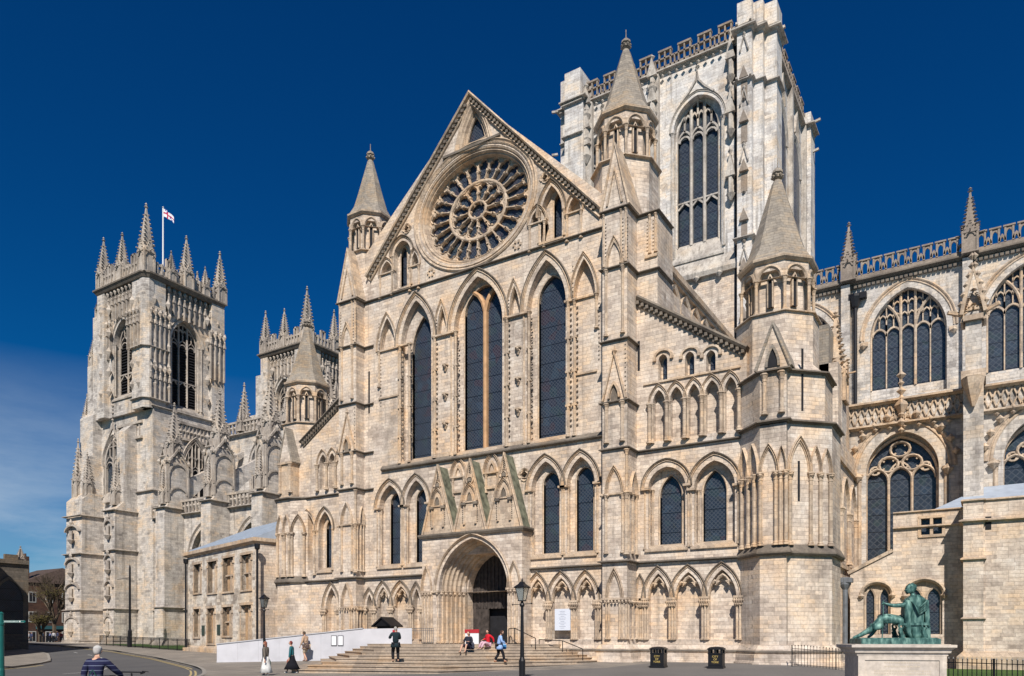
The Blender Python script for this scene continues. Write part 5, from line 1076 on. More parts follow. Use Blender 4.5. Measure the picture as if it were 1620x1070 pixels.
# buttress of the quire aisle with its niche and pinnacle
def qbut(u0, u1, lab):
    yb = YA - 1.9; x0, x1 = X(u0, yb), X(u1, yb); m = MB(); m.prism([(x0, yb), (x1, yb), (x1, YA + .1), (x0, YA + .1)], GR, za_top + .3); ob = m.build('buttress', 'nave', CATH); ob['label'] = lab
    t = MB((0, yb), (1, 0)); c = (x0 + x1) / 2; w_ = x1 - x0
    m2 = MB(); m2.prism([(x0 + .1, yb + .2), (x1 - .1, yb + .2), (x1 - .1, yb + 1.6), (x0 + .1, yb + 1.6)], za_top + .2, za_top + 4.2); m2.build('buttress_shaft', 'nave', ob)
    t.box(x0 - .12, x1 + .12, -1.9, .15, za_top + .1, za_top + .6); t.lathe(c, .25, [(.1, za_top - 1.6), (.5, za_top - .4), (.6, za_top + .1)], 6); t.box(x0, x1, -.5, .05, za_top + 3.6, za_top + 3.9)
    for sg in (-1, 1):
        for k in range(6): t.knob(c + sg * (w_ * .62 - .14 * k), .0, za_top + 4.6 + .55 * k, .2, 1.2)
    t.sweep([(c - w_ * .6, za_top + 4.0), (c - .3, za_top + 5.6), (c, za_top + 6.6), (c + .3, za_top + 5.6), (c + w_ * .6, za_top + 4.0)], [(.1, -.1), (.1, .1), (-.1, .1), (-.1, -.1)]); t.bar((x0, -.4, za_top + 4.1), (x0 - .8, 0, za_top + 4.3), .14); t.bar((x1, -.4, za_top + 4.1), (x1 + .8, 0, za_top + 4.3), .14)
    t.build('buttress_carving', 'trim', ob)
    pinnacle(c, yb + .8, za_top + 3.6, 1.1, Zd(c, yb, 448), 'trim')
qbut(1524, 1556, 'tall buttress pier right of the big traceried window')
# piece of wall and pier between the corner turret and the quire aisle window
mw = MB(); xe2 = P[4][0] - .85; mw.prism([(xe2 - 3, P[5][1] - .5), (xe2, P[5][1] - .5), (xe2, YA + .1), (xe2 - 3, YA + .1)], GR, Z(1330, 690, 48)); mw.prism([(xe2 - 3, 50), (xe2 - .3, 50), (xe2 - .3, YA), (xe2 - 3, YA)], 8, Z(1320, 590, 52)); mw.build('transept_side_wall', 'stone', CATH)
mt = MB((xe2, P[5][1] - .5), (0, 1)); Lm = YA - P[5][1] + .5; zk_ = Z(1330, 800, 48)
for k in range(4):
    a = .3 + k * Lm / 4; b = a + Lm / 4 - .4; mt.shaft(a, .08, 6.4, zk_, .12); mt.shaft(b, .08, 6.4, zk_, .12); mt.sweep(arch(a, b, zk_, zk_ + 1.9, 6), mould(.4, .02))
mt.box(0, Lm, -.05, .16, 6.0, 6.25); mt.box(0, Lm, -.05, .16, ZM, ZM + .25)
mt.build('wall_arcade', 'trim', CATH)
# crocketed pinnacle on the transept side
pinnacle(X(1322, 52), 52, Z(1322, 640, 52), 1.2, Z(1322, 493, 52), 'trim')
m7 = MB(); m7.prism([(X(1283, 50), 50), (X(1311, 50), 50), (X(1311, 50), 56), (X(1283, 50), 56)], 8, Z(1300, 515, 50)); m7.build('stair_turret', 'spire', CATH)
pm2 = MB(); pm2.prism([(X(1312, 51.3), 51.3), (X(1332, 51.3), 51.3), (X(1332, 51.3), 53), (X(1312, 51.3), 53)], 8, Z(1322, 600, 52)); pm2.build('pinnacle_shaft', 'nave', CATH)
# =================================================================== nave and west towers
YN, YB2, YNC = 52.6, 50.0, 61.0
XT1, XT0 = -82.7, -91.7
def west_tower(y0, lab, full):
    """belfry stage and pinnacled parapet; south-east corner at (XT1, y0)"""
    y1 = y0 + 9.8; zc = 44.0; zb = 28.5
    fs, fe_ = ((XT0, y0), (1, 0)), ((XT1, y0), (0, 1)); Ls, Le_ = XT1 - XT0, y1 - y0
    m = MB(); ws = (Ls * .22, Ls * .70, 31.0, 37.3, 40.2); we = (Le_ * .30, Le_ * .74, 29.8, 37.6, 40.6)
    hs_, gs_ = louvre_window(fs, ws, (ws[0] + .5, ws[1] - .5, 31.2, 37.2, 39.6), 2, 'belfry_window', 'belfry window in the south face of ' + lab, depth=.8) ; he_, ge_ = louvre_window(fe_, we, (we[0] + .4, we[1] - .4, 30.0, 37.5, 40.0), 3, 'belfry_window', 'louvred belfry window in the east face of ' + lab)
    m.fr(*fs); m.wall([(0, zb), (0, zc), (Ls, zc), (Ls, zb)], [hs_], 0, .8); m.wall([(0, zb), (0, zc), (Ls, zc), (Ls, zb)], [gs_], -.8, .3)
    m.fr(*fe_); m.wall([(0, zb), (0, zc), (Le_, zc), (Le_, zb)], [he_], 0, .8); m.wall([(0, zb), (0, zc), (Le_, zc), (Le_, zb)], [ge_], -.8, .3)
    m.prism([(XT0, y0 + 1.3), (XT1 - 1.3, y0 + 1.3), (XT1 - 1.3, y1), (XT0, y1)], zb, zc)
    m.prism([(XT0, y0 + .8), (XT1 - .8, y0 + .8), (XT1 - .8, y1), (XT0, y1)], 5 if full else 12, zb)
    # clasping corner buttresses
    cb = [(XT1 - 2.1, y0 - .55, XT1 + .0, y0 + .02), (XT1 - .02, y0 - .0, XT1 + .55, y0 + 2.0), (XT1 - .02, y1 - 1.6, XT1 + .7, y1 + .2), (XT0 - .3, y0 - .6, XT0 + 1.2, y0 + .02)]
    for a, b, c, d in cb: m.prism([(a, b), (c, b), (c, d), (a, d)], zb, zc - .4)
    m.prism([(XT1 - .5, y0 - .6), (XT1 + .1, y0 - .6), (XT1 + .6, y0 - .1), (XT1 + .6, y0 + .5), (XT1 - .5, y0 + .5)], zb, zc - .2)
    m.prism([(XT0 - 1.7, y0 - .35), (XT0 - .2, y0 - .35), (XT0 - .2, y0 + 1.2), (XT0 - 1.7, y0 + 1.2)], zb, 41.2); m.prism([(XT0 - 3.2, y0 - .2), (XT0 - 1.6, y0 - .2), (XT0 - 1.6, y0 + 1.2), (XT0 - 3.2, y0 + 1.2)], zb, 35.5)
    ob = m.build('west_tower', 'nave', CATH); ob['label'] = lab
    t = MB(*fs); panels(t, Ls * .10, Ls * .95, 40.0, zc - .5, .75, .05); panels(t, Ls * .0, Ls * .22, 35.5, 40, .7, .05); panels(t, Ls * .72, Ls * .95, 35.5, 40, .8, .6)
    t.fr(*fe_); panels(t, .4, Le_ * .98, 40.2, zc - .5, .7, .05); panels(t, Le_ * .0, Le_ * .24, 34, 40, .6, .5); panels(t, Le_ * .80, Le_ * 1.0, 34, 40, .6, .7); panels(t, Le_ * .0, Le_ * .24, 29.5, 33.6, .6, .5)
    for f_, L_ in ((fs, Ls), (fe_, Le_)):
        t.fr(*f_)
        for k in (.06, .92, .24, .78):
            for z in (33.8, 36.2, 41.2, 38.5, 31.4): t.knob(L_ * k, .55, z, .38, 1.8)
    outl_ = [(XT0 - .3, y1), (XT0 - .3, y0 - .55), (XT1 + .1, y0 - .6), (XT1 + .6, y0 - .1), (XT1 + .55, y1 + .2)]
    for z in (35.6, 29.6): t.course([(XT1 - 2.2, y0 - .6), (XT1 + .1, y0 - .6), (XT1 + .6, y0 - .1), (XT1 + .6, y0 + 2), (XT1, y0 + 2), (XT1, y0 + 2.6)], stringprof(z, .3, .25))
    t.build('tower_carving', 'nave_trim', ob)
    c_ = MB(); c_.course(outl_, [(-.2, zc - .5), (.1, zc - .5), (.3, zc - .2), (.42, zc - .1), (.42, zc + .08), (-.2, zc + .2)])
    c_.build('cornice', 'dark_trim', ob)
    b = MB(); hb = 2.6
    def par(f, L_): 
        b.fr(*f); b.box(0, L_, -.3, 0, zc + .15, zc + .5); n_ = 8
        for i in range(n_ * 2 + 1): s = L_ * i / n_ / 2; b.box(s - .11, s + .11, -.3, .05, zc + .4, zc + (hb if i % 4 < 2 else hb * .65)); 
        b.box(0, L_, -.25, -.1, zc + .4, zc + 1.0); b.box(0, L_, -.3, 0, zc + hb * .5, zc + hb * .6)
        for i in range(n_ // 2): a = L_ * i * 2 / n_; b.box(a - .1, a + L_ / n_ * .6, -.32, .05, zc + hb - .2, zc + hb)
    par(((XT0 - .3, y0 - .6), (1, 0)), XT1 - XT0 + .6); par(((XT1 + .5, y0 - .3), (0, 1)), Le_ + .3); par(((XT0 - .2, y1), (0, -1)), Le_ + .4)
    b.build('battlement', 'nave_trim', ob)
    for x_, y_, w_, zt in ((XT1 + .0, y0 - .1, 1.25, 52.2), (XT0 + .2, y0 - .1, 1.1, 50.7), ((XT0 + XT1) / 2, y0 - .3, 1.05, 50.0), (XT1 + .3, (y0 + y1) / 2, 1.1, 50.6), (XT1 + .2, y1 - .1, 1.1, 50.8), (XT0 + .2, y1, 1.1, 50.8), ((XT0 + XT1) / 2, y1, 1.0, 49.5)):
        pinnacle(x_, y_, zc, w_, zt, parent=None)
    return ob
T1 = west_tower(52.0, 'the near south-west tower flying a flag', True)
T2 = west_tower(76.5, 'the far north-west tower behind the turret spire', False)
# small half pinnacles on the parapet of the near tower
for t in (.28, .75): pinnacle(XT1 + .5, lerp(52, 61.8, t), 44, .75, 47.8)
# flagpole and flag
fp = MB(); fx, fy = XT1 - 3.2, 55.0
fx, fy = X(258, 56.0), 56.0; fp.lathe(fx, -fy, [(.11, 44), (.08, Zd(fx, fy, 330)), (.03, Zd(fx, fy, 329)), (.12, Zd(fx, fy, 328.6)), (.02, Zd(fx, fy, 327))], 8)
fpo = fp.build('flagpole', plain('white_paint', (.75, .75, .75), .5), None); fpo.parent = None
tag(fpo, 'white flagpole rising from the roof of the near west tower', 'flagpole')
fl = MB(); zt_ = Zd(fx, fy, 331); rows = 5; cols_ = 12
for j in range(2):
    pass
grid = []
for i in range(cols_ + 1):
    for jj in range(rows + 1):
        t = i / cols_; h_ = .95; drop = 1.0 * t ** 1.2; x_ = fx + .1 + 1.05 * t; y_ = fy + .6 * t + .16 * math.sin(t * 9); grid.append((x_, y_, zt_ - drop - h_ * (jj / rows) * (1 - .25 * t) + .06 * math.sin(t * 11)))
me = bpy.data.meshes.new('flag'); fcs = []
for i in range(cols_):
    for jj in range(rows): a = i * (rows + 1) + jj; fcs.append((a, a + 1, a + rows + 2, a + rows + 1))
me.from_pydata(grid, [], fcs); me.materials.append(plain('white_cloth', (.75, .74, .76), .9, var=.05)); me.materials.append(plain('red_cloth', (.45, .03, .08), .9)); me.materials.append(plain('blue_cloth', (.05, .07, .3), .9))
for p in me.polygons:
    i, jj = divmod(p.index, rows); p.material_index = 1 if jj == 2 or i in (5, 6) else 0
    if (i, jj) in ((1, 0), (2, 1), (9, 4), (8, 3)): p.material_index = 2
fo = bpy.data.objects.new('flag', me); COL.objects.link(fo); md_ = fo.modifiers.new('thick', 'SOLIDIFY'); md_.thickness = .02
tag(fo, 'small white flag with a red cross blowing from the tower pole', 'flag')
# ---------- lower stages of the near tower with its stepped buttresses
lt = MB()
lt.prism([(XT0 - 2.2, YN - .2), (XT1 + .6, YN - .2), (XT1 + .6, YN + 9), (XT0 - 2.2, YN + 9)], GR, 28.8); lt.prism([(XT0 - 4.8, YN - .15), (XT0 - 2.1, YN - .15), (XT0 - 2.1, YN + 2), (XT0 - 4.8, YN + 2)], GR, 28.0)
def zl(u, v, Y): return Z(u, v, Y)
def stepped(m, x0, x1, yf, yback, levels):
    """levels: list of (z_top, set back of the front)"""
    z0 = GR
    for zt, bk in levels:
        e_1 = .02 * bk; top_ = zt + (.9 if (zt, bk) == levels[-1] else 0); m.loft([[(x0 + e_1, -(yf + bk), z0), (x1 - e_1, -(yf + bk), z0), (x1 - e_1, -yback, z0), (x0 + e_1, -yback, z0)], [(x0 + e_1, -(yf + bk), zt), (x1 - e_1, -(yf + bk), zt), (x1 - e_1, -yback, zt), (x0 + e_1, -yback, zt)]] + ([[(x0 + e_1, -(yf + bk + .9), top_), (x1 - e_1, -(yf + bk + .9), top_), (x1 - e_1, -yback, top_), (x0 + e_1, -yback, top_)]] if top_ > zt else [])); z0 = zt
YF2 = 49.5
m = lt
ba = (r_(101) * YF2, r_(126) * YF2); bb = (r_(163) * YF2, r_(180) * YF2)
lt.fr(); stepped(lt, ba[0], ba[1], YF2, YN, [(5.2, 0), (12.0, .15), (18.5, .3)]); stepped(lt, bb[0], bb[1], YF2, YN, [(5.2, 0), (16.6, .15)])
stepped(lt, bb[0] + .4, bb[1] - .1, YF2 + 1.2, YN, [(17, 0), (21, .0), (26, .2)]); stepped(lt, ba[0] + .3, ba[1] - .4, YF2 + 1.4, YN, [(17, 0), (24, .0), (29, .4)])
ltx = lt.build('west_tower_base', 'nave', CATH)
lc = MB()
for z in (28.8, 19.0): lc.course([(XT0 - 2.2, YN - .2), (XT1 + .6, YN - .2), (XT1 + .6, YN + 8)], stringprof(z, .3, .25))
for x0, x1 in (ba, bb):
    for z in (5.2, 1.5, 12.0, 16.6): lc.course([(x0, YN), (x0, YF2 + .05), (x1, YF2 + .05), (x1, YN)], stringprof(z, .25, .2))
lc.fr((0, YF2), (1, 0))
for x0, x1 in (ba, bb):
    for z in (2.4, 6.5, 9.5, 13.5): lc.sweep(arch(x0 + .3, x1 - .3, z + 1.2, z + 2.0, 5), [(.1, -.2), (.1, .12), (-.1, .12), (-.1, -.2)]); lc.knob((x0 + x1) / 2, .1, z + 2.3, .25, 2); lc.lathe((x0 + x1) / 2, .1, [(.1, z - .3), (.4, z + .2), (.2, z + .3), (.22, z + 1.3)], 6)
lc.course([(XT0 - 2.2, YN - .2), (XT1 + .6, YN - .2)], [(-.05, .4), (.5, .4), (.5, 1.2), (.2, 1.6), (-.05, 1.6)])
for x0, x1 in (ba, bb): lc.course([(x0, YN), (x0, YF2), (x1, YF2), (x1, YN)], [(-.05, .3), (.4, .3), (.4, 1.1), (.1, 1.5), (-.05, 1.5)])
# band of panelling below the belfry
lc.fr((XT0, YN - .2), (1, 0)); 
for i in range(8): a = 2.8 + i * .6; lc.box(a - .06, a + .06, 0, .15, 25.6, 27.2)
lc.box(2.6, 7.6, 0, .3, 25.3, 25.6); lc.box(2.6, 7.6, 0, .25, 27.1, 27.4)
lc.fr((XT1 + .6, YN), (0, 1))
for i in range(12): a = 2.4 + i * .5; lc.box(a - .06, a + .06, 0, .15, 25.9, 27.6); lc.knob(a + .25, .1, 26.7, .2)
lc.box(2.2, 8.4, 0, .3, 25.6, 25.9); lc.box(2.2, 8.4, 0, .25, 27.5, 27.8)
lc.build('tower_string_course', 'nave_trim', CATH)
wa = (r_(171) * YN, r_(203) * YN, Z(186, 786, YN), Z(186, 735, YN), Z(188, 692, YN))
louvre_window(((0, YN - .56), (1, 0)), wa, (wa[0] + .5, wa[1] - .5, wa[2] + .3, wa[3], wa[4] - .6), 2, 'tower_window', 'tall window low in the south face of the near west tower', mat='glass_plain', louv=False, ogee=True, transom=False, depth=.05, n_in=.0)
we2 = (55.9, 59.5, 18.3, 22.4, 26.0)
louvre_window(((XT1 + .96, 0), (0, 1)), we2, (we2[0] + .35, we2[1] - .35, 18.6, 22.3, 25.5), 3, 'tower_window', 'broad dark traceried window in the east face of the near west tower, below the belfry', mat='louvre', louv=False, ogee=False, transom=False, depth=.05, n_in=.0, barw=.07)
pinnacle(ba[0] + .6, YF2 + 1.4, 18.9, .9, 26.5); pinnacle(ba[1] - .5, YF2 + 1.2, 19.0, .7, 24.5); pinnacle((bb[0] + bb[1]) / 2, YF2 + .9, 17.3, .8, 23.0)
for x_, z_, zt in ((XT0 - 4.2, 28.0, 32.5), (XT0 - 2.7, 35.5, 39.5), (XT0 - 1.2, 41.2, 44.6)): pinnacle(x_, 52.3, z_, .8, zt)
# ---------- nave aisle wall, buttresses, clerestory and flying buttresses
fn = ((0, YN), (1, 0)); xw0, xw1 = XT1 + .5, XWt - .5; zn = 16.3
rc_ = [r_(258) * YB2, r_(331) * YB2, r_(413) * YB2]; step_ = (rc_[2] - rc_[0]) / 2; fronts = [rc_[0], rc_[1], rc_[2], rc_[2] + step_]
nv = MB(*fn); HN, GN = [], []
cents = [lerp(xw0, fronts[0] - 1.6, .55)] + [f_ + (step_ - 1.6) / 2 for f_ in fronts[:3]]
for i, c in enumerate(cents):
    hw_ = 2.35 if i else 1.7; o = (c - hw_, c + hw_, 5.0, 10.6, 14.3)
    h_, g_ = louvre_window(fn, o, (o[0] + .6, o[1] - .6, 5.2, 10.5, 13.6), 3, 'aisle_window', ['tall aisle window between the west tower and the first pinnacled pier', 'aisle window between the first and second pinnacled piers', 'aisle window peeping over the lead roof of the small house', 'nave aisle window next to the left corner turret'][i], mat='glass_plain', louv=False, ogee=False, transom=False, trim='nave_trim', k=.7); HN.append(h_); GN.append(g_)
nv.wall([(xw0, GR), (xw0, zn), (xw1, zn), (xw1, GR)], HN, 0, .8); nv.wall([(xw0, GR), (xw0, zn), (xw1, zn), (xw1, GR)], GN, -.8, .4)
nv.build('nave_aisle_wall', 'nave', CATH)
npz = MB(*fn); npz.course([(xw0, YN), (xw1, YN)], stringprof(zn - .6, .4, .4)); npz.fr(*fn)
k_ = 60
for i in range(k_): s = lerp(xw0, xw1, i / k_); npz.box(s - .07, s + .07, .1, .35, zn - .4, zn + .75); npz.knob(s + .3, .25, zn + .2, .22)
npz.box(xw0, xw1, .05, .4, zn + .7, zn + .95); npz.course([(xw0, YN), (xw1, YN)], stringprof(5.0, .3, .25)); npz.course([(xw0, YN), (xw1, YN)], [(-.05, .4), (.4, .4), (.4, 1.2), (.1, 1.5), (-.05, 1.5)]); npz.build('nave_parapet', 'nave_trim', CATH)
for i, xr_ in enumerate(fronts):
    b = MB(); b.fr(); x0, x1 = xr_ - 1.6, xr_
    b.loft([[(x0, -YB2, GR), (x1, -YB2, GR), (x1, -YN, GR), (x0, -YN, GR)], [(x0, -YB2, 5.2), (x1, -YB2, 5.2), (x1, -YN, 5.2), (x0, -YN, 5.2)], [(x0, -YB2 - .15, 5.4), (x1, -YB2 - .15, 5.4), (x1, -YN, 5.4), (x0, -YN, 5.4)], [(x0, -YB2 - .15, 16.0), (x1, -YB2 - .15, 16.0), (x1, -YN, 16.0), (x0, -YN, 16.0)], [(x0, -YB2 - .9, 17.0), (x1, -YB2 - .9, 17.0), (x1, -YN, 17.0), (x0, -YN, 17.0)]])
    b.prism([(x0 + .1, YB2 + .6), (x1 - .1, YB2 + .6), (x1 - .1, YN + .6), (x0 + .1, YN + .6)], 16, 21.8)
    bo = b.build('buttress', 'nave', CATH); bo['label'] = ['first nave buttress from the west tower', 'second nave buttress from the west tower', 'third nave buttress from the west tower', 'nave buttress hidden beside the left turret'][i]
    t = MB(); 
    for z in (5.2, 16.2): t.course([(x0, YN), (x0, YB2 + .1), (x1, YB2 + .1), (x1, YN)], stringprof(z, .25, .22))
    t.course([(x0, YN), (x0, YB2 + .05), (x1, YB2 + .05), (x1, YN)], [(-.05, .3), (.35, .3), (.35, 1.1), (.1, 1.5), (-.05, 1.5)])
    for f_, L_ in ((((x0 + .1, YB2 + .6), (1, 0)), 1.4), (((x1 - .1, YB2 + .6), (0, 1)), 2.6)):
        t.fr(*f_); t.sweep(arch(.15, L_ - .15, 20.0, 21.2, 5), [(.1, 0), (.1, .14), (-.08, .14), (-.08, 0)]); t.sweep([(0, 21.2), (L_ / 2, 22.8), (L_, 21.2)], [(.1, -.1), (.1, .16), (-.08, .16), (-.08, -.1)])
        for s in (.1, L_ - .1): t.box(s - .1, s + .1, 0, .12, 16.8, 21.0); t.knob(s, .2, 21.4, .24, 1.5)
        for kk in range(4): t.knob(L_ * .2 + kk * L_ * .2, .15, 21.9, .15)
        t.knob(L_ / 2, .2, 22.9, .25, 1.6)
        t.sweep(arch(.25, L_ - .25, 17.8, 18.6, 4), [(.08, 0), (.08, .14), (-.08, .14), (-.08, 0)])
    t.build('buttress_carving', 'nave_trim', bo)
    pinnacle((x0 + x1) / 2, YB2 + 1.9, 21.6, 1.15, 28.2)
    pinnacle((x0 + x1) / 2 + .1, YB2 + .55, 16.6, .75, 21.2)
    # flying buttress
    fb = MB(); fb.fr(); cx_ = (x0 + x1) / 2
    for za, zb_ in ((19.6, 24.6),):
        ys = [(YN + .5, za), (YNC, zb_)]
        low = [(lerp(YN + .5, YNC, t), lerp(za - 1.6, zb_ - 1.0, t) + 1.0 * math.sin(t * math.pi / 2) * .3 - (1 - t) ** 2 * 1.0) for t in (0, .25, .5, .75, 1)]; up_ = [(lerp(YN + .5, YNC, t), lerp(za, zb_, t)) for t in (1, .75, .5, .25, 0)]
        fb.loft([[(a, -y, z) for y, z in low + up_] for a in (cx_ - .35, cx_ + .35)])
    fb.build('flying_buttress', 'nave', CATH)
nc = MB(((0), YNC), (1, 0)); znc = 27.0; HC, GC = [], []
for i, c in enumerate([fronts[0] - .8 - step_ / 2] + [f_ - .8 + step_ / 2 for f_ in fronts[:3]]):
    o = (c - 2.6, c + 2.6, 19.0, 22.6, 25.8); h_, g_ = louvre_window(((0, YNC), (1, 0)), o, (o[0] + .5, o[1] - .5, 19.2, 22.5, 25.2), 4, 'clerestory_window', ['nave clerestory window nearest the west tower', 'second nave clerestory window from the west tower', 'nave clerestory window behind the flying buttresses', 'nave clerestory window near the left turret'][i], mat='glass_plain', louv=False, ogee=False, transom=False, trim='nave_trim'); HC.append(h_); GC.append(g_)
xn1 = XWt + 8
nc.wall([(XT1 + .4, 12), (XT1 + .4, znc), (xn1, znc), (xn1, 12)], HC, 0, .8); nc.wall([(XT1 + .4, 12), (XT1 + .4, znc), (xn1, znc), (xn1, 12)], GC, -.8, .3); nc.prism([(XT1, YNC + 1.2), (xn1, YNC + 1.2), (xn1, YNC + 12), (XT1, YNC + 12)], 12, znc - .1)
nc.build('nave_clerestory', 'nave', CATH)
np_ = MB(((0), YNC), (1, 0)); np_.course([(XT1, YNC), (xn1, YNC)], stringprof(znc - .3, .4, .4)); np_.fr((0, YNC), (1, 0))
for i in range(70): s = lerp(XT1 + .5, xn1, i / 70); np_.box(s - .08, s + .08, -.1, .2, znc, znc + 1.2); np_.knob(s + .3, .05, znc + .6, .24)
np_.box(XT1, xn1, -.1, .25, znc + 1.1, znc + 1.35); np_.build('nave_parapet', 'nave_trim', CATH)
for xr_ in [fronts[0] - step_] + fronts: pinnacle(xr_ - .8, YNC - .1, znc, .8, znc + 3.6)
nr = MB(); nr.fr(); nr.loft([[(a, -(YN + .3), zn), (a, -YNC, 18.6), (a, -YNC, 18.0), (a, -(YN + .3), zn - .6)] for a in (XT1 + .3, xw1 + 2)]); nr.build('nave_aisle_roof', 'lead', CATH)
pinnacle(XT1 + 2.0, 64.0, 27, 1.1, 34.5)
# =================================================================== small stone house on the left, lean-to on the right
M['rubble'] = stone('patchy_rubble', [(0.0, (0.24, 0.20, 0.16)), (0.3, (0.42, 0.35, 0.28)), (0.5, (0.66, 0.60, 0.51)), (0.8, (0.74, 0.69, 0.62)), (1.0, (0.50, 0.38, 0.27))], bw=0.5, bh=0.24, mortar=0.01, stain=0.5, sscale=1.6, mcol=.85, bk=.35)
HOU = tag(empty('stone_house', (-53, 41, 0.4)), 'small two storey stone house with a blue grey lead roof, behind the far lamp post', 'house')
C0 = (-47.0, 38.3); dW = (.966, -.259); C1 = (-60.7, 42.0)     # front runs from C1 (west) to C0 (east)
fh_ = (C1, (C0[0] - C1[0], C0[1] - C1[1])); LH = math.dist(C0, C1); ZE = 9.2
def hs_at(u, v=None):
    """front wall coordinate of a photo column"""
    t0, t1 = 0.0, 1.0
    lo, hi = -.2, 1.2
    for _ in range(40):
        t = (lo + hi) / 2; x_, y_ = lerp(C1[0], C0[0], t), lerp(C1[1], C0[1], t)
        if x_ / y_ < r_(u): lo = t
        else: hi = t
    return t * LH, (Zd(x_, y_, v) if v else None)
hm_ = MB(*fh_); holes = []; wins = []
for (ul, ur, vt, vb, big) in ((307, 318.5, 894, 938, 0), (329, 343, 890, 938, 0), (353, 369.5, 884, 936, 1), (382, 398, 879, 933, 1), (307, 316, 964, 1008, 0), (328, 340, 963, 1018, 2), (352.5, 367, 961, 1006, 1), (381, 398, 958, 1013, 2)):
    a, zt_ = hs_at(ul, vt); b, _ = hs_at(ur, vt); _, zb_ = hs_at((ul + ur) / 2, vb); holes.append([(a, zb_), (a, zt_), (b, zt_), (b, zb_)]); wins.append((a, b, zb_, zt_, big))
hm_.wall([(0, GR - .2), (0, ZE), (LH, ZE), (LH, GR - .2)], holes, 0, .45)
nE = (.259, .966)
p0, p1 = C0, (C0[0] + nE[0] * 2.7, C0[1] + nE[1] * 2.7); q0, q1 = C1, (C1[0] + nE[0] * 7.5, C1[1] + nE[1] * 7.5)
hm_.prism([(C1[0] + .26 * .5, C1[1] + .95 * .5), (C0[0] + .13, C0[1] + .5), p1, (p1[0] + nE[0] * 4.8, p1[1] + nE[1] * 4.8), q1], GR - .2, ZE); hm_.build('wall', 'rubble', HOU)
er = MB(); er.prism([(C0[0] - .02, C0[1] - .02), (C0[0] + .1, C0[1] - .03), (p1[0] + .1, p1[1]), (p1[0] - .2, p1[1])], GR - .2, ZE - .01); er.build('side_wall', 'stone', HOU)
hr = MB(); hr.course([q1, C1, C0, p1], [(-.2, ZE - .2), (.12, ZE - .2), (.3, ZE - .05), (.3, ZE + .22), (-.2, ZE + .3)]); hr.course([q1, C1, C0, p1], [(-.05, .2), (.3, .2), (.3, .95), (.05, 1.15), (-.05, 1.15)]); hr.build('cornice', 'trim', HOU)
rf = MB(); rf.fr()
R0, R1_ = (C1[0] + nE[0] * 6.0, C1[1] + nE[1] * 6.0), (C0[0] + nE[0] * 6.0, C0[1] + nE[1] * 6.0)
rf.loft([[(C1[0], -C1[1], ZE + .3), (C0[0], -C0[1], ZE + .3), (C0[0], -C0[1], ZE + .15), (C1[0], -C1[1], ZE + .15)], [(R0[0], -R0[1], ZE + 3.0), (R1_[0], -R1_[1], ZE + 3.0), (R1_[0], -R1_[1], ZE + .4), (R0[0], -R0[1], ZE + .4)]])
for i in range(20):
    t = (i + .5) / 20; a = (lerp(C1[0], C0[0], t), lerp(C1[1], C0[1], t)); b = (lerp(R0[0], R1_[0], t), lerp(R0[1], R1_[1], t)); rf.bar((a[0], -a[1], ZE + .34), (b[0], -b[1], ZE + 3.04), .05)
rf.build('roof', 'lead', HOU)
M['tan_wood'] = plain('tan_frame_stone', (.40, .27, .16), .9, var=.25)
for (a, b, zb_, zt_, big) in wins:
    wm = MB(*fh_); wm.box(a - .12, a, -.4, .05, zb_ - .1, zt_ + .12); wm.box(b, b + .12, -.4, .05, zb_ - .1, zt_ + .12); wm.box(a - .2, b + .2, -.4, .07, zt_, zt_ + .2); wm.box(a - .15, b + .15, -.4, .1, zb_ - .14, zb_)
    wm.box(a - .2, a + .05, 0, .12, zt_ - .5, zt_ - .3); wm.box(b - .05, b + .2, 0, .12, zt_ - .5, zt_ - .3)
    wo_ = wm.build('window_frame', 'trim', HOU)
    inner_ = MB(*fh_)
    inner_.box(a, b, -.42, -.38, zb_, zt_); inner_.build('shutter_board', 'tan_wood' if big else 'rubble', wo_)
    mm = MB(*fh_); c = (a + b) / 2; mm.box(c - .07, c + .07, -.4, -.2, zb_, zt_)
    if big: mm.sweep(arch(a, c, zt_ - .5, zt_ - .1, 3), [(.05, -.38), (.05, -.25), (-.05, -.25), (-.05, -.38)]); mm.sweep(arch(c, b, zt_ - .5, zt_ - .1, 3), [(.05, -.38), (.05, -.25), (-.05, -.25), (-.05, -.38)])
    if big == 1: mm.box(a, b, -.4, -.2, (zb_ + zt_) / 2 - .1, (zb_ + zt_) / 2)
    mm.build('mullion', 'trim', wo_)
pq = MB(*fh_)
for u, v in ((322, 999), (346.5, 998)): s, z = hs_at(u, v); pq.box(s - .3, s + .3, .02, .06, z - .35, z + .5)
pq.build('plaque', plain('green_slate', (.04, .06, .05), .5), HOU)
dpo = MB(*fh_)
for u in (297.5, 411): s, z = hs_at(u, 900); dpo.lathe(s, .2, [(.09, .5), (.09, ZE - .8), (.2, ZE - .7), (.22, ZE - .35)], 8)
dpo.build('drainpipe', 'iron', HOU)
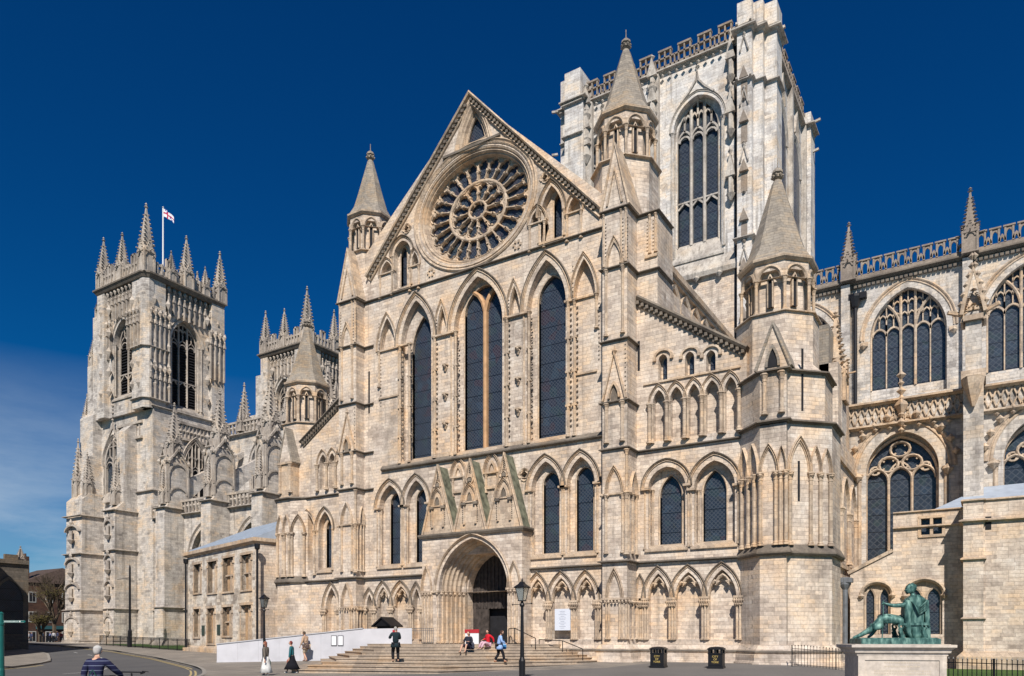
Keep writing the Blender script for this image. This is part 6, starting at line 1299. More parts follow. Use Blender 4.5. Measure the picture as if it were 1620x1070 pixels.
# lean-to building to the right
LT = tag(empty('lean_to_vestry', (-1, 50, 0.4)), 'low stone vestry with two pairs of arched windows, behind the green statue', 'building')
YV = 50.0; fv = ((0, YV), (1, 0)); lv = MB(*fv)
v0, v1 = X(1345, YV), X(1525, YV); zt1, zt2 = Z(1414, 820, YV), Z(1524, 796, YV); zt1 = zt2 = (zt1 + zt2) / 2
gwin = [(1363, 1412), (1431, 1494)]; hol = []; lanc = []
for a, b in gwin:
    s0, s1 = X(a, YV), X(b, YV); zt_, zs_, zb_ = Z((a + b) / 2, 919, YV), Z((a + b) / 2, 940, YV), Z((a + b) / 2, 1004, YV); c = (s0 + s1) / 2
    hol.append([(s0 + .1, zb_)] + rarch(s0 + .1, s1 - .1, zs_, 12) + [(s1 - .1, zb_)]); lanc.append((s0, s1, c, zb_, zs_, zt_))
sw = [(X(1456.5, YV), Z(1470, 846, YV)), (X(1456.5, YV), Z(1470, 820, YV)), (X(1491, YV), Z(1470, 820, YV)), (X(1491, YV), Z(1470, 846, YV))]
vo = [(v0, -.15), (v0, Z(1345, 908, YV)), (X(1413, YV), Z(1413, 872, YV)), (X(1413, YV), zt1), (v1 + .3, zt1), (v1 + .3, -.15)]
lv.wall(vo, hol + [sw], 0, .5); lv.prism([(v0 + .3, YV + .8), (v1, YV + .8), (v1, YV + 4), (v0 + .3, YV + 4)], -.15, Z(1413, 874, YV) - 1.2); lv.prism([(X(1415, YV), YV + .8), (v1, YV + .8), (v1, YV + 4), (X(1415, YV), YV + 4)], -.15, zt1 - .6)
# projecting right block
YR = 48.4; w0, w1 = X(1524, YR), 13.0
lv.prism([(w0, YR - .25), (X(1556, YR), YR - .25), (X(1556, YR), YR), (w1, YR), (w1, YV + 4), (w0, YV + 4)], -.15, zt1 + .1)
lv.build('wall', 'stone', LT)
lc_ = MB(*fv); lc_.sweep([(v0 - .1, Z(1345, 908, YV)), (X(1413, YV), Z(1413, 872, YV))], [(.14, -.5), (.14, .1), (-.05, .1), (-.05, -.5)])
lc_.course([(X(1413, YV), YV), (w0, YV)], stringprof(zt1 - .9, .2, .16)); lc_.course([(w0, YV), (w0, YR - .25), (X(1556, YR), YR - .25), (X(1556, YR), YR), (w1, YR)], stringprof(zt1 - 1.0, .25, .18)); lc_.course([(X(1413, YV), YV), (w0, YV)], stringprof(zt1, .15, .1)); lc_.course([(w0, YV), (w0, YR - .25), (X(1556, YR), YR - .25), (X(1556, YR), YR), (w1, YR)], stringprof(zt1 + .1, .2, .1))
lc_.course([(w0, YV), (w0, YR - .25), (X(1556, YR), YR - .25), (X(1556, YR), YR)], stringprof(Z(1540, 885, YR), .25, .12)); lc_.course([(w0, YV), (w0, YR - .25), (X(1556, YR), YR - .25), (X(1556, YR), YR)], stringprof(Z(1540, 979, YR), .2, .1)); lc_.course([(v0, YV), (w0, YV)], [(-.05, -.1), (.3, -.1), (.3, 1.1), (.0, 1.4), (-.05, 1.4)]); lc_.course([(w0, YV), (w0, YR - .25), (X(1556, YR), YR - .25), (X(1556, YR), YR), (w1, YR)], [(-.05, -.1), (.3, -.1), (.3, .8), (.0, 1.1), (-.05, 1.1)])
lc_.build('string_course', 'trim', LT)
rr = MB(); rr.fr(); zr_ = Z(1620, 764, 54); rr.loft([[(X(1470, 50), -50.6, zt1 + .05), (w1, -YR - .5, zt1 + .15), (w1, -YR - .5, zt1), (X(1470, 50), -50.6, zt1 - .1)], [(X(1555, 54), -54.2, zr_), (w1, -54.2, zr_ + .1), (w1, -54.2, zt1), (X(1500, 54), -54.2, zt1)]]); rr.build('roof', 'lead', LT)
for i, (s0, s1, c, zb_, zs_, zt_) in enumerate(lanc):
    m = MB(*fv); m.sweep(rarch(s0 + .0, s1 - .0, zs_, 12), [(.1, 0), (.1, .12), (0, .16), (-.1, .06), (-.14, -.3), (-.1, -.4), (.1, -.4)])
    for e in (s0, s1): m.knob(e, .12, zs_ - .1, .2)
    a, b = s0 + .18, s1 - .18; tym = [(s0 + .08, zb_)] + rarch(s0 + .08, s1 - .08, zs_, 12) + [(s1 - .08, zb_)]
    g1_ = opening(a + .02, c - .13, zb_ + .02, zs_ - .25, zs_ + .35, 6); g2_ = opening(c + .13, b - .02, zb_ + .02, zs_ - .25, zs_ + .35, 6)
    m.wall(tym, [g1_, g2_], -.22, .2)
    for g_ in (g1_, g2_): m.sweep(g_, [(.06, -.3), (.06, -.16), (-.03, -.2), (-.03, -.3)])
    o_ = m.build('window', 'trim', LT); o_['label'] = ['pair of arched lights left of the statue head', 'pair of arched lights behind the statue back'][i]
    G = MB(*fv); G.wall(g1_, [], -.34, .04); G.wall(g2_, [], -.34, .04); G.build('window_glass', 'glass', o_)
sm_ = MB(*fv); sm_.box(sw[0][0] - .12, sw[2][0] + .12, -.1, .05, sw[1][1], sw[1][1] + .15); sm_.box(sw[0][0] - .12, sw[2][0] + .12, -.1, .08, sw[0][1] - .15, sw[0][1]); cx = (sw[0][0] + sw[2][0]) / 2
for e in (sw[0][0] - .06, cx, sw[2][0] + .06): sm_.box(e - .08, e + .08, -.35, .04, sw[0][1], sw[1][1])
o_ = sm_.build('window', 'trim', LT); o_['label'] = 'small square two light window under the parapet'; G = MB(*fv); G.box(sw[0][0], sw[2][0], -.4, -.36, sw[0][1], sw[1][1]); G.build('window_glass', 'glass', o_)
G = MB((0, YR), (1, 0)); s, z = X(1563.5, YR), Z(1563, 828, YR); G.box(s - .14, s + .14, .0, .02, z - .35, z + .35); G.build('slit_window', 'louvre', LT)
M['lead_pipe'] = plain('lead_pipe', (.14, .15, .165), .55, var=.3)
dpp = MB(*fv); s = X(1337, 47); dpp.fr((0, 47)); zt_ = Z(1337, 925, 47); dpp.lathe(s, .0, [(.14, .4), (.14, zt_ - .3), (.2, zt_ - .2), (.32, zt_ + .0), (.32, zt_ + .35), (.25, zt_ + .4)], 8); dpp.box(s - .4, s + .4, -.3, .3, zt_ + .1, zt_ + .35); dpp.build('drainpipe', 'lead_pipe', LT)
# =================================================================== ground
def sheet(name, poly, dz, mat, kind='structure', thick=.0, res=2.0, label=None):
    """drapes a polygon over the ground, dz above it"""
    import bmesh
    bm = bmesh.new(); vs = [bm.verts.new((x, y, 0)) for x, y in poly]; bm.faces.new(vs)
    xs_, ys_ = [p[0] for p in poly], [p[1] for p in poly]
    def cuts(lo, hi, st_, ax):
        k = lo + st_
        while k < hi:
            co = (k, 0, 0) if ax == 0 else (0, k, 0); no = (1, 0, 0) if ax == 0 else (0, 1, 0)
            bmesh.ops.bisect_plane(bm, geom=bm.verts[:] + bm.edges[:] + bm.faces[:], plane_co=co, plane_no=no); k += st_
    cuts(max(min(xs_), -110), min(max(xs_), 30), res, 0); cuts(max(min(ys_), 22), min(max(ys_), 50), res, 1)
    for v in bm.verts: v.co.z = gz(v.co.x, v.co.y) + dz
    if thick:
        r = bmesh.ops.extrude_face_region(bm, geom=bm.faces[:])
        for v in r['geom']:
            if isinstance(v, bmesh.types.BMVert): v.co.z -= thick
    me = bpy.data.meshes.new(name); bm.to_mesh(me); bm.free(); me.materials.append(M[mat]); o = bpy.data.objects.new(name, me); COL.objects.link(o); o['kind'] = kind
    return o
def asphalt(name, c1, c2, rough=.85, patch=.0, joints=None):
    m, t, b = newmat(name); nn = t.nodes.new; l = t.links.new; g = nn('ShaderNodeNewGeometry')
    n1 = nn('ShaderNodeTexNoise'); n1.inputs['Scale'].default_value = .35; n1.inputs['Detail'].default_value = 8; l(g.outputs['Position'], n1.inputs['Vector'])
    n2 = nn('ShaderNodeTexNoise'); n2.inputs['Scale'].default_value = 22; n2.inputs['Detail'].default_value = 4; l(g.outputs['Position'], n2.inputs['Vector'])
    a = nn('ShaderNodeMath'); a.operation = 'MULTIPLY_ADD'; a.inputs[1].default_value = .5; l(n2.outputs['Fac'], a.inputs[0]); b_ = nn('ShaderNodeMath'); b_.operation = 'MULTIPLY'; b_.inputs[1].default_value = .5; l(n1.outputs['Fac'], b_.inputs[0]); l(b_.outputs[0], a.inputs[2])
    r = nn('ShaderNodeValToRGB'); r.color_ramp.elements[0].position = .35; r.color_ramp.elements[1].position = .65; r.color_ramp.elements[0].color = c1 + (1,); r.color_ramp.elements[1].color = c2 + (1,); l(a.outputs[0], r.inputs[0]); out = r.outputs[0]
    if joints:
        br = nn('ShaderNodeTexBrick'); br.inputs['Scale'].default_value = 1; br.inputs['Brick Width'].default_value = joints[0]; br.inputs['Row Height'].default_value = joints[1]; br.inputs['Mortar Size'].default_value = .012; l(g.outputs['Position'], br.inputs['Vector'])
        br.inputs['Color1'].default_value = (.82,) * 3 + (1,); br.inputs['Color2'].default_value = (1.1, 1.08, 1.04, 1); br.inputs['Mortar'].default_value = (.42,) * 3 + (1,)
        mx_ = nn('ShaderNodeMixRGB'); mx_.blend_type = 'MULTIPLY'; mx_.inputs[0].default_value = 1; l(out, mx_.inputs[1]); l(br.outputs['Color'], mx_.inputs[2]); out = mx_.outputs[0]
    l(out, b.inputs['Base Color']); b.inputs['Roughness'].default_value = rough
    bp = nn('ShaderNodeBump'); bp.inputs['Strength'].default_value = .4; bp.inputs['Distance'].default_value = .01; l(n2.outputs['Fac'], bp.inputs['Height']); l(bp.outputs[0], b.inputs['Normal']); return m
M['road'] = asphalt('road_asphalt', (.075, .075, .078), (.115, .112, .11)); M['pave'] = asphalt('pavement_stone', (.19, .17, .15), (.27, .245, .215), joints=(.9, .6)); M['court'] = asphalt('forecourt_tarmac', (.12, .115, .11), (.17, .16, .15))
M['grass'] = asphalt('grass_green', (.03, .07, .012), (.06, .12, .022)); M['steps'] = stone('step_stone', [(0, (.30, .235, .175)), (.5, (.44, .355, .27)), (1, (.52, .43, .34))], bw=1.1, bh=5, stain=.4, bump=.3)
kerb = [(-22, 8), (-25, 15), (-30.5, 22), (-38.4, 27.5), (-52, 33.8), (-66, 38.8), (-82, 43), (-110, 46)]
road = sheet('road', [(-400, -60), (200, -60), (200, 600), (-400, 600)], 0, 'road')
# right-hand pavement and forecourt (church side)
sheet('pavement', kerb + [(-110, 52), (-60, 60), (20, 60), (40, 60), (40, 0), (-22, 0)], .1, 'pave', thick=.12)
sheet('forecourt', [(-18, 8), (-22.5, 20), (-24, 26), (-16, 34), (-15, 38.8), (12, 38.8), (30, 38), (30, 0)], .104, 'court')
lk = [(-45, 8), (-46, 17), (-49, 22), (-58, 29), (-70, 34.8), (-84, 38.5), (-110, 41)]
sheet('pavement', [(-110, -30), (-45, -30)] + lk, .1, 'pave', thick=.12)
def strip(name, line, off, w_, mat, dz=.004, dash=None):
    m = MB(); m.fr(); pts = []
    for (a, b) in zip(line, line[1:]):
        k = max(2, int(math.dist(a, b) / .8)); pts += [(lerp(a[0], b[0], t / k), lerp(a[1], b[1], t / k)) for t in range(k)]
    pts.append(line[-1]); sm2 = pts[:]
    for _ in range(12): sm2 = [sm2[0]] + [((p[0] + 2 * q[0] + r[0]) / 4, (p[1] + 2 * q[1] + r[1]) / 4) for p, q, r in zip(sm2, sm2[1:], sm2[2:])] + [sm2[-1]]
    for i, (p, q_) in enumerate(zip(sm2, sm2[1:])):
        if dash and i % dash[0] >= dash[1]: continue
        dx, dy = q_[0] - p[0], q_[1] - p[1]; l_ = math.hypot(dx, dy); nx, ny = -dy / l_, dx / l_
        ids = [m.P(x + nx * o, -(y + ny * o), gz(x, y) + dz) for (x, y), o in ((p, off), (q_, off), (q_, off + w_), (p, off + w_))]; m.f.append(tuple(ids))
    o_ = m.build(name, mat); o_['kind'] = 'structure'; return o_
M['yellow'] = plain('yellow_paint', (.42, .33, .16), .8, var=.25, vs=8); M['whitepaint'] = plain('white_road_paint', (.55, .55, .53), .8, var=.2, vs=8); M['kerb'] = plain('kerb_stone', (.27, .25, .22), .85, var=.2, vs=6)
sgn = 1
strip('yellow_line', kerb, .30 * sgn, .1, 'yellow'); strip('yellow_line', kerb, .52 * sgn, .1, 'yellow'); strip('yellow_line', lk, -.5, .1, 'yellow'); strip('yellow_line', lk, -.72, .1, 'yellow')
strip('kerb', kerb, -.16, .2, 'kerb', .112); strip('kerb', lk, -.04, .2, 'kerb', .112)
mid = [(lerp(a[0], b[0], .5), lerp(a[1], b[1], .5)) for a, b in zip(kerb[2:], lk[2:])]
strip('white_line', [(-38, 15)] + mid, 0, .1, 'whitepaint', dash=(7, 2))
sheet('grass', [(-60.5, 42.5), (-66, 43.2), (-86, 48.5), (-86, 52), (-58, 52)], .13, 'grass', 'stuff'); sheet('grass', [(-5.2, 38.6), (-3.2, 31.5), (14, 30.0), (14, 48), (-6, 48)], .13, 'grass', 'stuff')
# steps up to the porch
Bst = [(-34.0, 31.2), (-28.9, 25.7), (-21.8, 28.2), (-17.4, 36.4), (-17.0, 38.9), (-34.0, 38.9)]; Tst = [(-33.5, 36.0), (-30.8, 35.6), (-26.5, 35.9), (-23.2, 36.9), (-21.8, 38.9), (-33.5, 38.9)]
NST = 9; sm3 = MB(); STP = []
for i in range(NST):
    t = i / (NST - 1); pl_ = [(lerp(a[0], b[0], t), lerp(a[1], b[1], t)) for a, b in zip(Bst, Tst)]; z1 = .14 + (1.45 - .14) * (i + 1) / NST; STP.append((pl_, z1)); sm3.prism(pl_, z1 - .5, z1)
    ed = [(lerp(p[0], -28, -.006), lerp(p[1], 38, -.006)) for p in pl_]; sm3.prism(ed[:], z1 - .035, z1 - .002)
so_ = sm3.build('stone_steps', 'steps'); tag(so_, 'wide worn stone steps fanning out in front of the arched porch', 'steps')
bs = MB(); bs.prism([(-33.5, 38.85), (-21.6, 38.85), (-21.6, 41.0), (-33.5, 41.0)], .3, 1.447); bs.build('porch_floor', 'steps', CATH)
def inside(pt, pl_):
    c = False; x, y = pt
    for (x0, y0), (x1, y1) in zip(pl_, pl_[1:] + pl_[:1]):
        if (y0 > y) != (y1 > y) and x < (x1 - x0) * (y - y0) / (y1 - y0) + x0: c = not c
    return c
def surf(x, y):
    z = gz(x, y) + (.104 if not road_side(x, y) else 0)
    for pl_, zz_ in STP:
        if inside((x, y), pl_): z = zz_
    return z
ROADP = kerb + list(reversed(lk))
def road_side(x, y): return inside((x, y), ROADP)
def ground_at(u, v):
    """the spot of ground seen at a photo pixel"""
    r = r_(u); best = None; Y = 8.0
    while Y < 90:
        x = r * Y; z = surf(x, Y); d = -x * math.sin(YAW) + Y * math.cos(YAW); vv = HOR - FPX * (z - EYE) / d
        if vv <= v: return (x, Y, z)
        Y += .04
    return (r * 60, 60, .5)
# =================================================================== street furniture
def lamp_post(x, y, z, h, lab):
    e = tag(empty('street_lamp', (x, y, z)), lab, 'street lamp', 'black lamp posts before the cathedral')
    p = MB((x, y)); p.lathe(0, 0, [(.17, z), (.17, z + .12), (.12, z + .2), (.13, z + .8), (.085, z + .95), (.07, z + h * .5), (.055, z + h * .74), (.09, z + h * .745), (.10, z + h * .76), (.05, z + h * .79), (.045, z + h * .80)], 10); p.build('post', 'iron', e)
    c = MB((x, y)); zc = z + h * .765; c.bar((-.42, 0, zc), (.42, 0, zc + .02), .018); c.knob(-.44, 0, zc, .04); c.knob(.44, 0, zc + .02, .04); c.build('ladder_bar', 'iron', e)
    l = MB((x, y)); z0, z1 = z + h * .80, z + h * .93; r0, r1 = .11, .21
    for k in range(4):
        a = math.pi / 4 + k * math.pi / 2; l.bar((r0 * 1.3 * math.cos(a), r0 * 1.3 * math.sin(a), z0), (r1 * 1.3 * math.cos(a), r1 * 1.3 * math.sin(a), z1), .016)
    for r, zz_ in ((r0, z0), (r1, z1)): l.loft([[(-r - .02, -r - .02, q), (r + .02, -r - .02, q), (r + .02, r + .02, q), (-r - .02, r + .02, q)] for q in (zz_ - .015, zz_ + .015)])
    l.loft([[(-r, -r, q), (r, -r, q), (r, r, q), (-r, r, q)] for r, q in ((r1 + .05, z1 + .015), (.1, z1 + .16), (.08, z1 + .22), (.02, z1 + .26))]); l.knob(0, 0, z1 + .30, .05, 1.8)
    lo = l.build('lantern', 'iron', e)
    g = MB((x, y)); g.loft([[(-r, -r, q), (r, -r, q), (r, r, q), (-r, r, q)] for r, q in ((r0 - .01, z0 + .01), (r1 - .02, z1 - .01))]); g.build('lantern_glass', M['lglass'], lo)
    return e
m_, t_2, b_2 = newmat('lantern_pane'); b_2.inputs['Base Color'].default_value = (.35, .38, .36, 1); b_2.inputs['Roughness'].default_value = .1; b_2.inputs['Transmission Weight'].default_value = .7; M['lglass'] = m_
x_, y_, z_ = ground_at(418, 1047); d_ = -x_ * math.sin(YAW) + y_ * math.cos(YAW); lamp_post(x_, y_, z_, (1047 - 940) * d_ / FPX, 'black lamp post before the white ramp wall, the farther one')
x_ = r_(826) * 25.5; y_ = 25.5; z_ = surf(x_, y_); d_ = -x_ * math.sin(YAW) + y_ * math.cos(YAW); lamp_post(x_, y_, z_, EYE + (HOR - 919) * d_ / FPX - z_, 'black lamp post at the foot of the porch steps, the nearer one')
print('lamp', x_, y_, z_, d_)
# tall thin cable pole on the left
x_, y_, z_ = ground_at(205.5, 1024); p = MB((x_, y_)); zt_ = Zd(x_, y_, 898); p.lathe(0, 0, [(.2, z_ - .1), (.2, z_ + 1.6), (.12, z_ + 1.8), (.09, zt_), (.02, zt_ + .3)], 8); p.bar((0, 0, Zd(x_, y_, 914)), (-2.2, 0, Zd(x_, y_, 914) - .1), .03); tag(p.build('lamp_pole', 'iron'), 'tall thin black pole with a side arm by the nave wall', 'pole')
# litter bins
def text_mesh(c):
    t = bpy.data.objects.new('lettering', c); COL.objects.link(t); dg = bpy.context.evaluated_depsgraph_get(); me = bpy.data.meshes.new_from_object(t.evaluated_get(dg)); bpy.data.objects.remove(t); bpy.data.curves.remove(c)
    me.materials.clear(); me.materials.append(M['gold']); o = bpy.data.objects.new('lettering', me); COL.objects.link(o); return o
def bin_(u, v, lab):
    x, y, z = ground_at(u, v); rz = .12; e = tag(empty('litter_bin', (x, y, z)), lab, 'litter bin', 'black litter bins by the plinth'); f = ((x, y), (math.cos(rz), math.sin(rz))); w_ = .33; h = 1.02
    b = MB(*f); b.box(-w_, w_, -w_, w_, z, z + h * .68); b.box(-w_ - .03, w_ + .03, -w_ - .03, w_ + .03, z, z + .1); b.box(-w_ - .02, w_ + .02, -w_ - .02, w_ + .02, z + h * .66, z + h * .70); b.box(-w_ + .06, w_ - .06, w_, w_ + .015, z + .14, z + h * .62); b.build('body', 'iron', e)
    q = MB(*f)
    for sx_ in (-1, 0, 1):
        for sy_ in (-1, 1): q.box(sx_ * (w_ - .05) - .05, sx_ * (w_ - .05) + .05, sy_ * (w_ - .05) - .05, sy_ * (w_ - .05) + .05, z + h * .69, z + h * .87)
    q.loft([[(-r, -r, k), (r, -r, k), (r, r, k), (-r, r, k)] for r, k in ((w_ + .04, z + h * .86), (w_ + .04, z + h * .90), (w_ - .06, z + h * .97), (.06, z + h * 1.0))]); q.build('lid', 'iron', e)
    for i, tx in enumerate(('CITY', 'OF', 'YORK')):
        c = bpy.data.curves.new('lettering', 'FONT'); c.body = tx; c.size = .13; c.align_x = 'CENTER'; c.extrude = .003; c.materials.append(M['gold']); o = text_mesh(c); o.parent = e
        o.rotation_euler = (math.pi / 2, 0, rz); n = w_ + .022; o.location = (math.sin(rz) * n, -math.cos(rz) * n, h * .5 - i * .13)
M['gold'] = plain('gold_paint', (.55, .40, .12), .5)
bin_(1042, 1056.5, 'black litter bin with gold lettering, nearer the porch steps'); bin_(1133.5, 1057.5, 'black litter bin with gold lettering, nearer the corner turret')
# white notice panel on the arcade, with faint lines of text
np2 = MB(*FRM); a, z = XZ(890, 981, Y0 - .1); np2.box(a - .52, a + .52, .06, .12, z - .62, z + .66); nb = tag(np2.build('notice_board', plain('white_panel', (.62, .66, .74), .5)), 'tall white notice panel fixed in the blind arcade right of the porch', 'notice board')
nl = MB(*FRM)
for i in range(11): k_ = .12 + .22 * random.random(); nl.box(a - k_, a + k_, .12, .123, z + .5 - i * .1, z + .53 - i * .1)
nl.build('text_line', plain('grey_print', (.35, .38, .45), .6), nb)
# white ramp wall
rw0, rw1 = (X(343, 31.2), 31.2), (-33.9, 36.0); RW = tag(empty('ramp_wall', (rw0[0], rw0[1], .3)), 'smooth white wall of the sloping ramp left of the steps', 'ramp wall')
fr_ = (rw0, (rw1[0] - rw0[0], rw1[1] - rw0[1])); Lr = math.dist(rw0, rw1); rm = MB(*fr_); zA = Zd(rw0[0], rw0[1], 1020); zB = Zd(rw1[0], rw1[1], 995)
rm.wall([(0, .1), (0, zA), (Lr, zB), (Lr, .1)], [], 0, .25); M['wr'] = plain('white_render', (.50, .50, .53), .8, var=.10, vs=1.2); rm.box(0, Lr, -.3, .03, .1, .32); rm.build('wall', 'wr', RW)
rj = MB(*fr_)
for i in range(1, 7): s = Lr * i / 7; rj.box(s - .01, s + .01, 0, .004, .35, lerp(zA, zB, i / 7) - .02)
rj.wall([(-.02, zA), (-.02, zA + .06), (Lr, zB + .06), (Lr, zB)], [], .05, .35); rj.build('coping', plain('ramp_coping', (.42, .42, .44), .8, var=.1), RW)
wE = (X(652, 37.9), 37.9); rn_ = MB(rw1, (wE[0] - rw1[0], wE[1] - rw1[1])); Lx = math.dist(rw1, wE); rn_.wall([(0, .8), (0, zB), (Lx, Zd(wE[0], wE[1], 994)), (Lx, .8)], [], 0, .2); rn_.build('end_wall', M['wr'], RW)
r2 = MB((rw1[0], rw1[1]), (X(668, 37.5) - rw1[0], 37.5 - rw1[1])); r2.wall([(0, .8), (0, zB), (math.dist(rw1, (X(668, 37.5), 37.5)), zB - .2), (math.dist(rw1, (X(668, 37.5), 37.5)), .8)], [], 0, .2) if False else None
rp_ = MB(); rp_.fr(); rp_.loft([[(rw0[0], -(rw0[1] + .25), .1), (rw1[0], -(rw1[1] + .25), .1), (rw1[0], -38.8, .1), (rw0[0] - 1, -38.0, .1)], [(rw0[0], -(rw0[1] + .25), .42), (rw1[0], -(rw1[1] + .25), 1.4), (rw1[0], -38.8, 1.4), (rw0[0] - 1, -38.0, .42)]]); rp_.build('ramp_floor', 'pave', RW)
nbz = MB(*fr_)
for u in (531.5, 540.5):
    pass
tt_ = [t for t in (.0,)]
def ramp_s(u):
    lo, hi = 0, 1
    for _ in range(40):
        t = (lo + hi) / 2; x, y = lerp(rw0[0], rw1[0], t), lerp(rw0[1], rw1[1], t)
        if x / y < r_(u): lo = t
        else: hi = t
    return t * Lr, x, y
fm = MB(*fr_); pn = MB(*fr_)
for u0, u1 in ((524, 533), (534.5, 543.5)):
    s0, x, y = ramp_s(u0); s1, _, _ = ramp_s(u1); z1, z0 = Zd(x, y, 1005.5), Zd(x, y, 1022); fm.box(s0, s1, .01, .04, z0, z1); pn.box(s0 + .04, s1 - .04, .035, .05, z0 + .05, z1 - .05)
fmo = tag(fm.build('notice_board', plain('grey_frame', (.12, .12, .13), .5)), 'pair of framed notices on the white ramp wall', 'notice board'); pn.build('notice_sheet', plain('notice_paper', (.75, .76, .78), .6), fmo)
# ticket hut roof peeping over the ramp
x_, y_ = X(614, 38.3), 38.3; hb_ = MB((x_, y_)); zt_ = Zd(x_, y_, 979); zb_ = Zd(x_, y_, 991); hb_.loft([[(-.75, n, zb_), (.75, n, zb_), (0, n, zt_)] for n in (-.4, .6)]); hb_.box(-.6, .6, -.3, .4, 1.3, zb_)
hb_.sweep([(-.85, zb_ - .03), (0, zt_ + .05), (.85, zb_ - .03)], [(.05, -.5), (.05, .7), (-.04, .7), (-.04, -.5)]); tag(hb_.build('notice_hut', 'iron'), 'small black gabled notice hut standing behind the ramp', 'notice hut')
# white wall piece + grey gate
gx0, gx1, gy = X(649, 37.9), X(686, 37.9), 37.9; gt = MB((gx0, gy)); Lg = gx1 - gx0
M['steel'] = plain('galvanised_steel', (.25, .25, .26), .4, .6)
zg0, zg1 = 1.47, Zd(gx0, gy, 994)
for i in range(13): s = Lg * i / 12; gt.bar((s, 0, zg0), (s, 0, zg1), .014)
for z in (zg0 + .08, zg1 - .04, zg1 - .16): gt.bar((0, 0, z), (Lg, 0, z), .02)
tag(gt.build('metal_gate', 'steel'), 'grey metal crowd barrier on the platform left of the doorway', 'barrier')
sb_ = MB((X(604, 37.5), 37.5)); 
# red and white notice signs
def notice(u, v0, v1, w_, lab, Y):
    x = X(u, Y); z0, z1 = surf(x, Y), Zd(x, Y, v0); e = tag(empty('standing_sign', (x, Y, z0)), lab, 'sign', 'red topped standing signs'); b = MB((x, Y))
    for s in (-w_, w_): b.bar((s, 0, z0), (s, 0, z1), .025)
    b.build('frame', 'steel', e); p = MB((x, Y)); p.box(-w_, w_, .0, .04, z1 - .95, z1 - .2); p.build('panel', plain('sign_white', (.75, .75, .76), .5), e); r = MB((x, Y)); r.box(-w_ - .02, w_ + .02, -.01, .06, z1 - .22, z1); r.build('header', plain('sign_red', (.42, .03, .04), .5), e)
notice(620, 997, 1020, .42, 'red topped white sign beside the man in the dark coat', 37.2); notice(747, 996, 1015, .5, 'red topped white sign behind the two seated people', 37.8)
# dark signboard arm beside the man's head is a handrail end
# handrails right of the door
def rail(pts, lab, r=.025, posts=True):
    m = MB(); m.fr()
    for a, b in zip(pts, pts[1:]): m.bar((a[0], -a[1], a[2]), (b[0], -b[1], b[2]), r, 6)
    for x, y, z in pts:
        m.bar((x, -y, surf(x, y)), (x, -y, z), r, 6)
    return tag(m.build('handrail', 'iron'), lab, 'handrail', 'iron handrails on the steps')
def pt3(u, v, Y): x = X(u, Y); return (x, Y, Zd(x, Y, v))
rail([pt3(805, 995, 38.5), pt3(814, 994, 38.0), pt3(847, 1010, 37.2)], 'iron handrail beside the doorway, upper run'); rail([pt3(853, 1012, 38.6), pt3(890, 1014, 38.5), pt3(922, 1027, 37.6)], 'iron handrail going down the right side of the steps')
# railings
def railing(p, q_, h, lab, pitch=.14, r=.012, grp=True, spikes=True):
    L_ = math.dist(p, q_); f = (p, (q_[0] - p[0], q_[1] - p[1])); m = MB(*f); n_ = int(L_ / pitch)
    z = lambda s: gz(lerp(p[0], q_[0], s / L_), lerp(p[1], q_[1], s / L_)) + .1
    for i in range(n_ + 1):
        s = L_ * i / n_; m.bar((s, 0, z(s)), (s, 0, z(s) + h), r); 
        if spikes: m.knob(s, 0, z(s) + h + .03, r * 2.2, 2)
    for i in range(int(L_ / 2) + 1): s = min(L_, i * 2.0); m.bar((s, 0, z(s)), (s, 0, z(s) + h + .06), r * 2.4)
    m.bar((0, 0, z(0) + h * .9), (L_, 0, z(L_) + h * .9), r * 1.4); m.bar((0, 0, z(0) + h * .12), (L_, 0, z(L_) + h * .12), r * 1.4)
    return tag(m.build('railing', 'iron'), lab, 'railing', 'low black iron railings')
railing((X(1253, 37.5), 37.5), (X(1332, 38.5), 38.5), .95, 'low black railing between the corner turret and the statue pedestal'); railing((X(1480, 29.4), 29.4), (X(1700, 27.0), 27.0), 1.0, 'black railing before the lawn right of the statue', .16, .014)
railing((X(158, 46), 46), (X(300, 41.5), 41.5), 1.0, 'low black railing before the grass under the nave', .18, .016)
e = tag(MB(), '') if False else None
# bollards, left pavement
xa_, ya_ = X(64, 58), 58
bl = MB((0, 0)); bl.fr(); bl.lathe(0, 0, [(.14, 0), (.14, .9), (.17, .92), (.17, 1.0), (.1, 1.08), (.02, 1.12)], 8); b0 = bl.build('bollard', 'iron')
for i in range(5):
    o = b0 if i == 0 else b0.copy()
    if i: COL.objects.link(o)
    Yb_ = 60.0; x = X(64 + i * 5.0, Yb_); o.location = (x, Yb_, gz(x, Yb_) + .02); o.scale = (1, 1, .9)
    tag(o, ['leftmost bollard of the row by the far crowd', 'second bollard from the left in the row by the crowd', 'middle bollard of the row by the crowd', 'fourth bollard from the left in the row by the crowd', 'rightmost bollard of the row, nearest the tower'][i], 'bollard', 'row of black bollards')
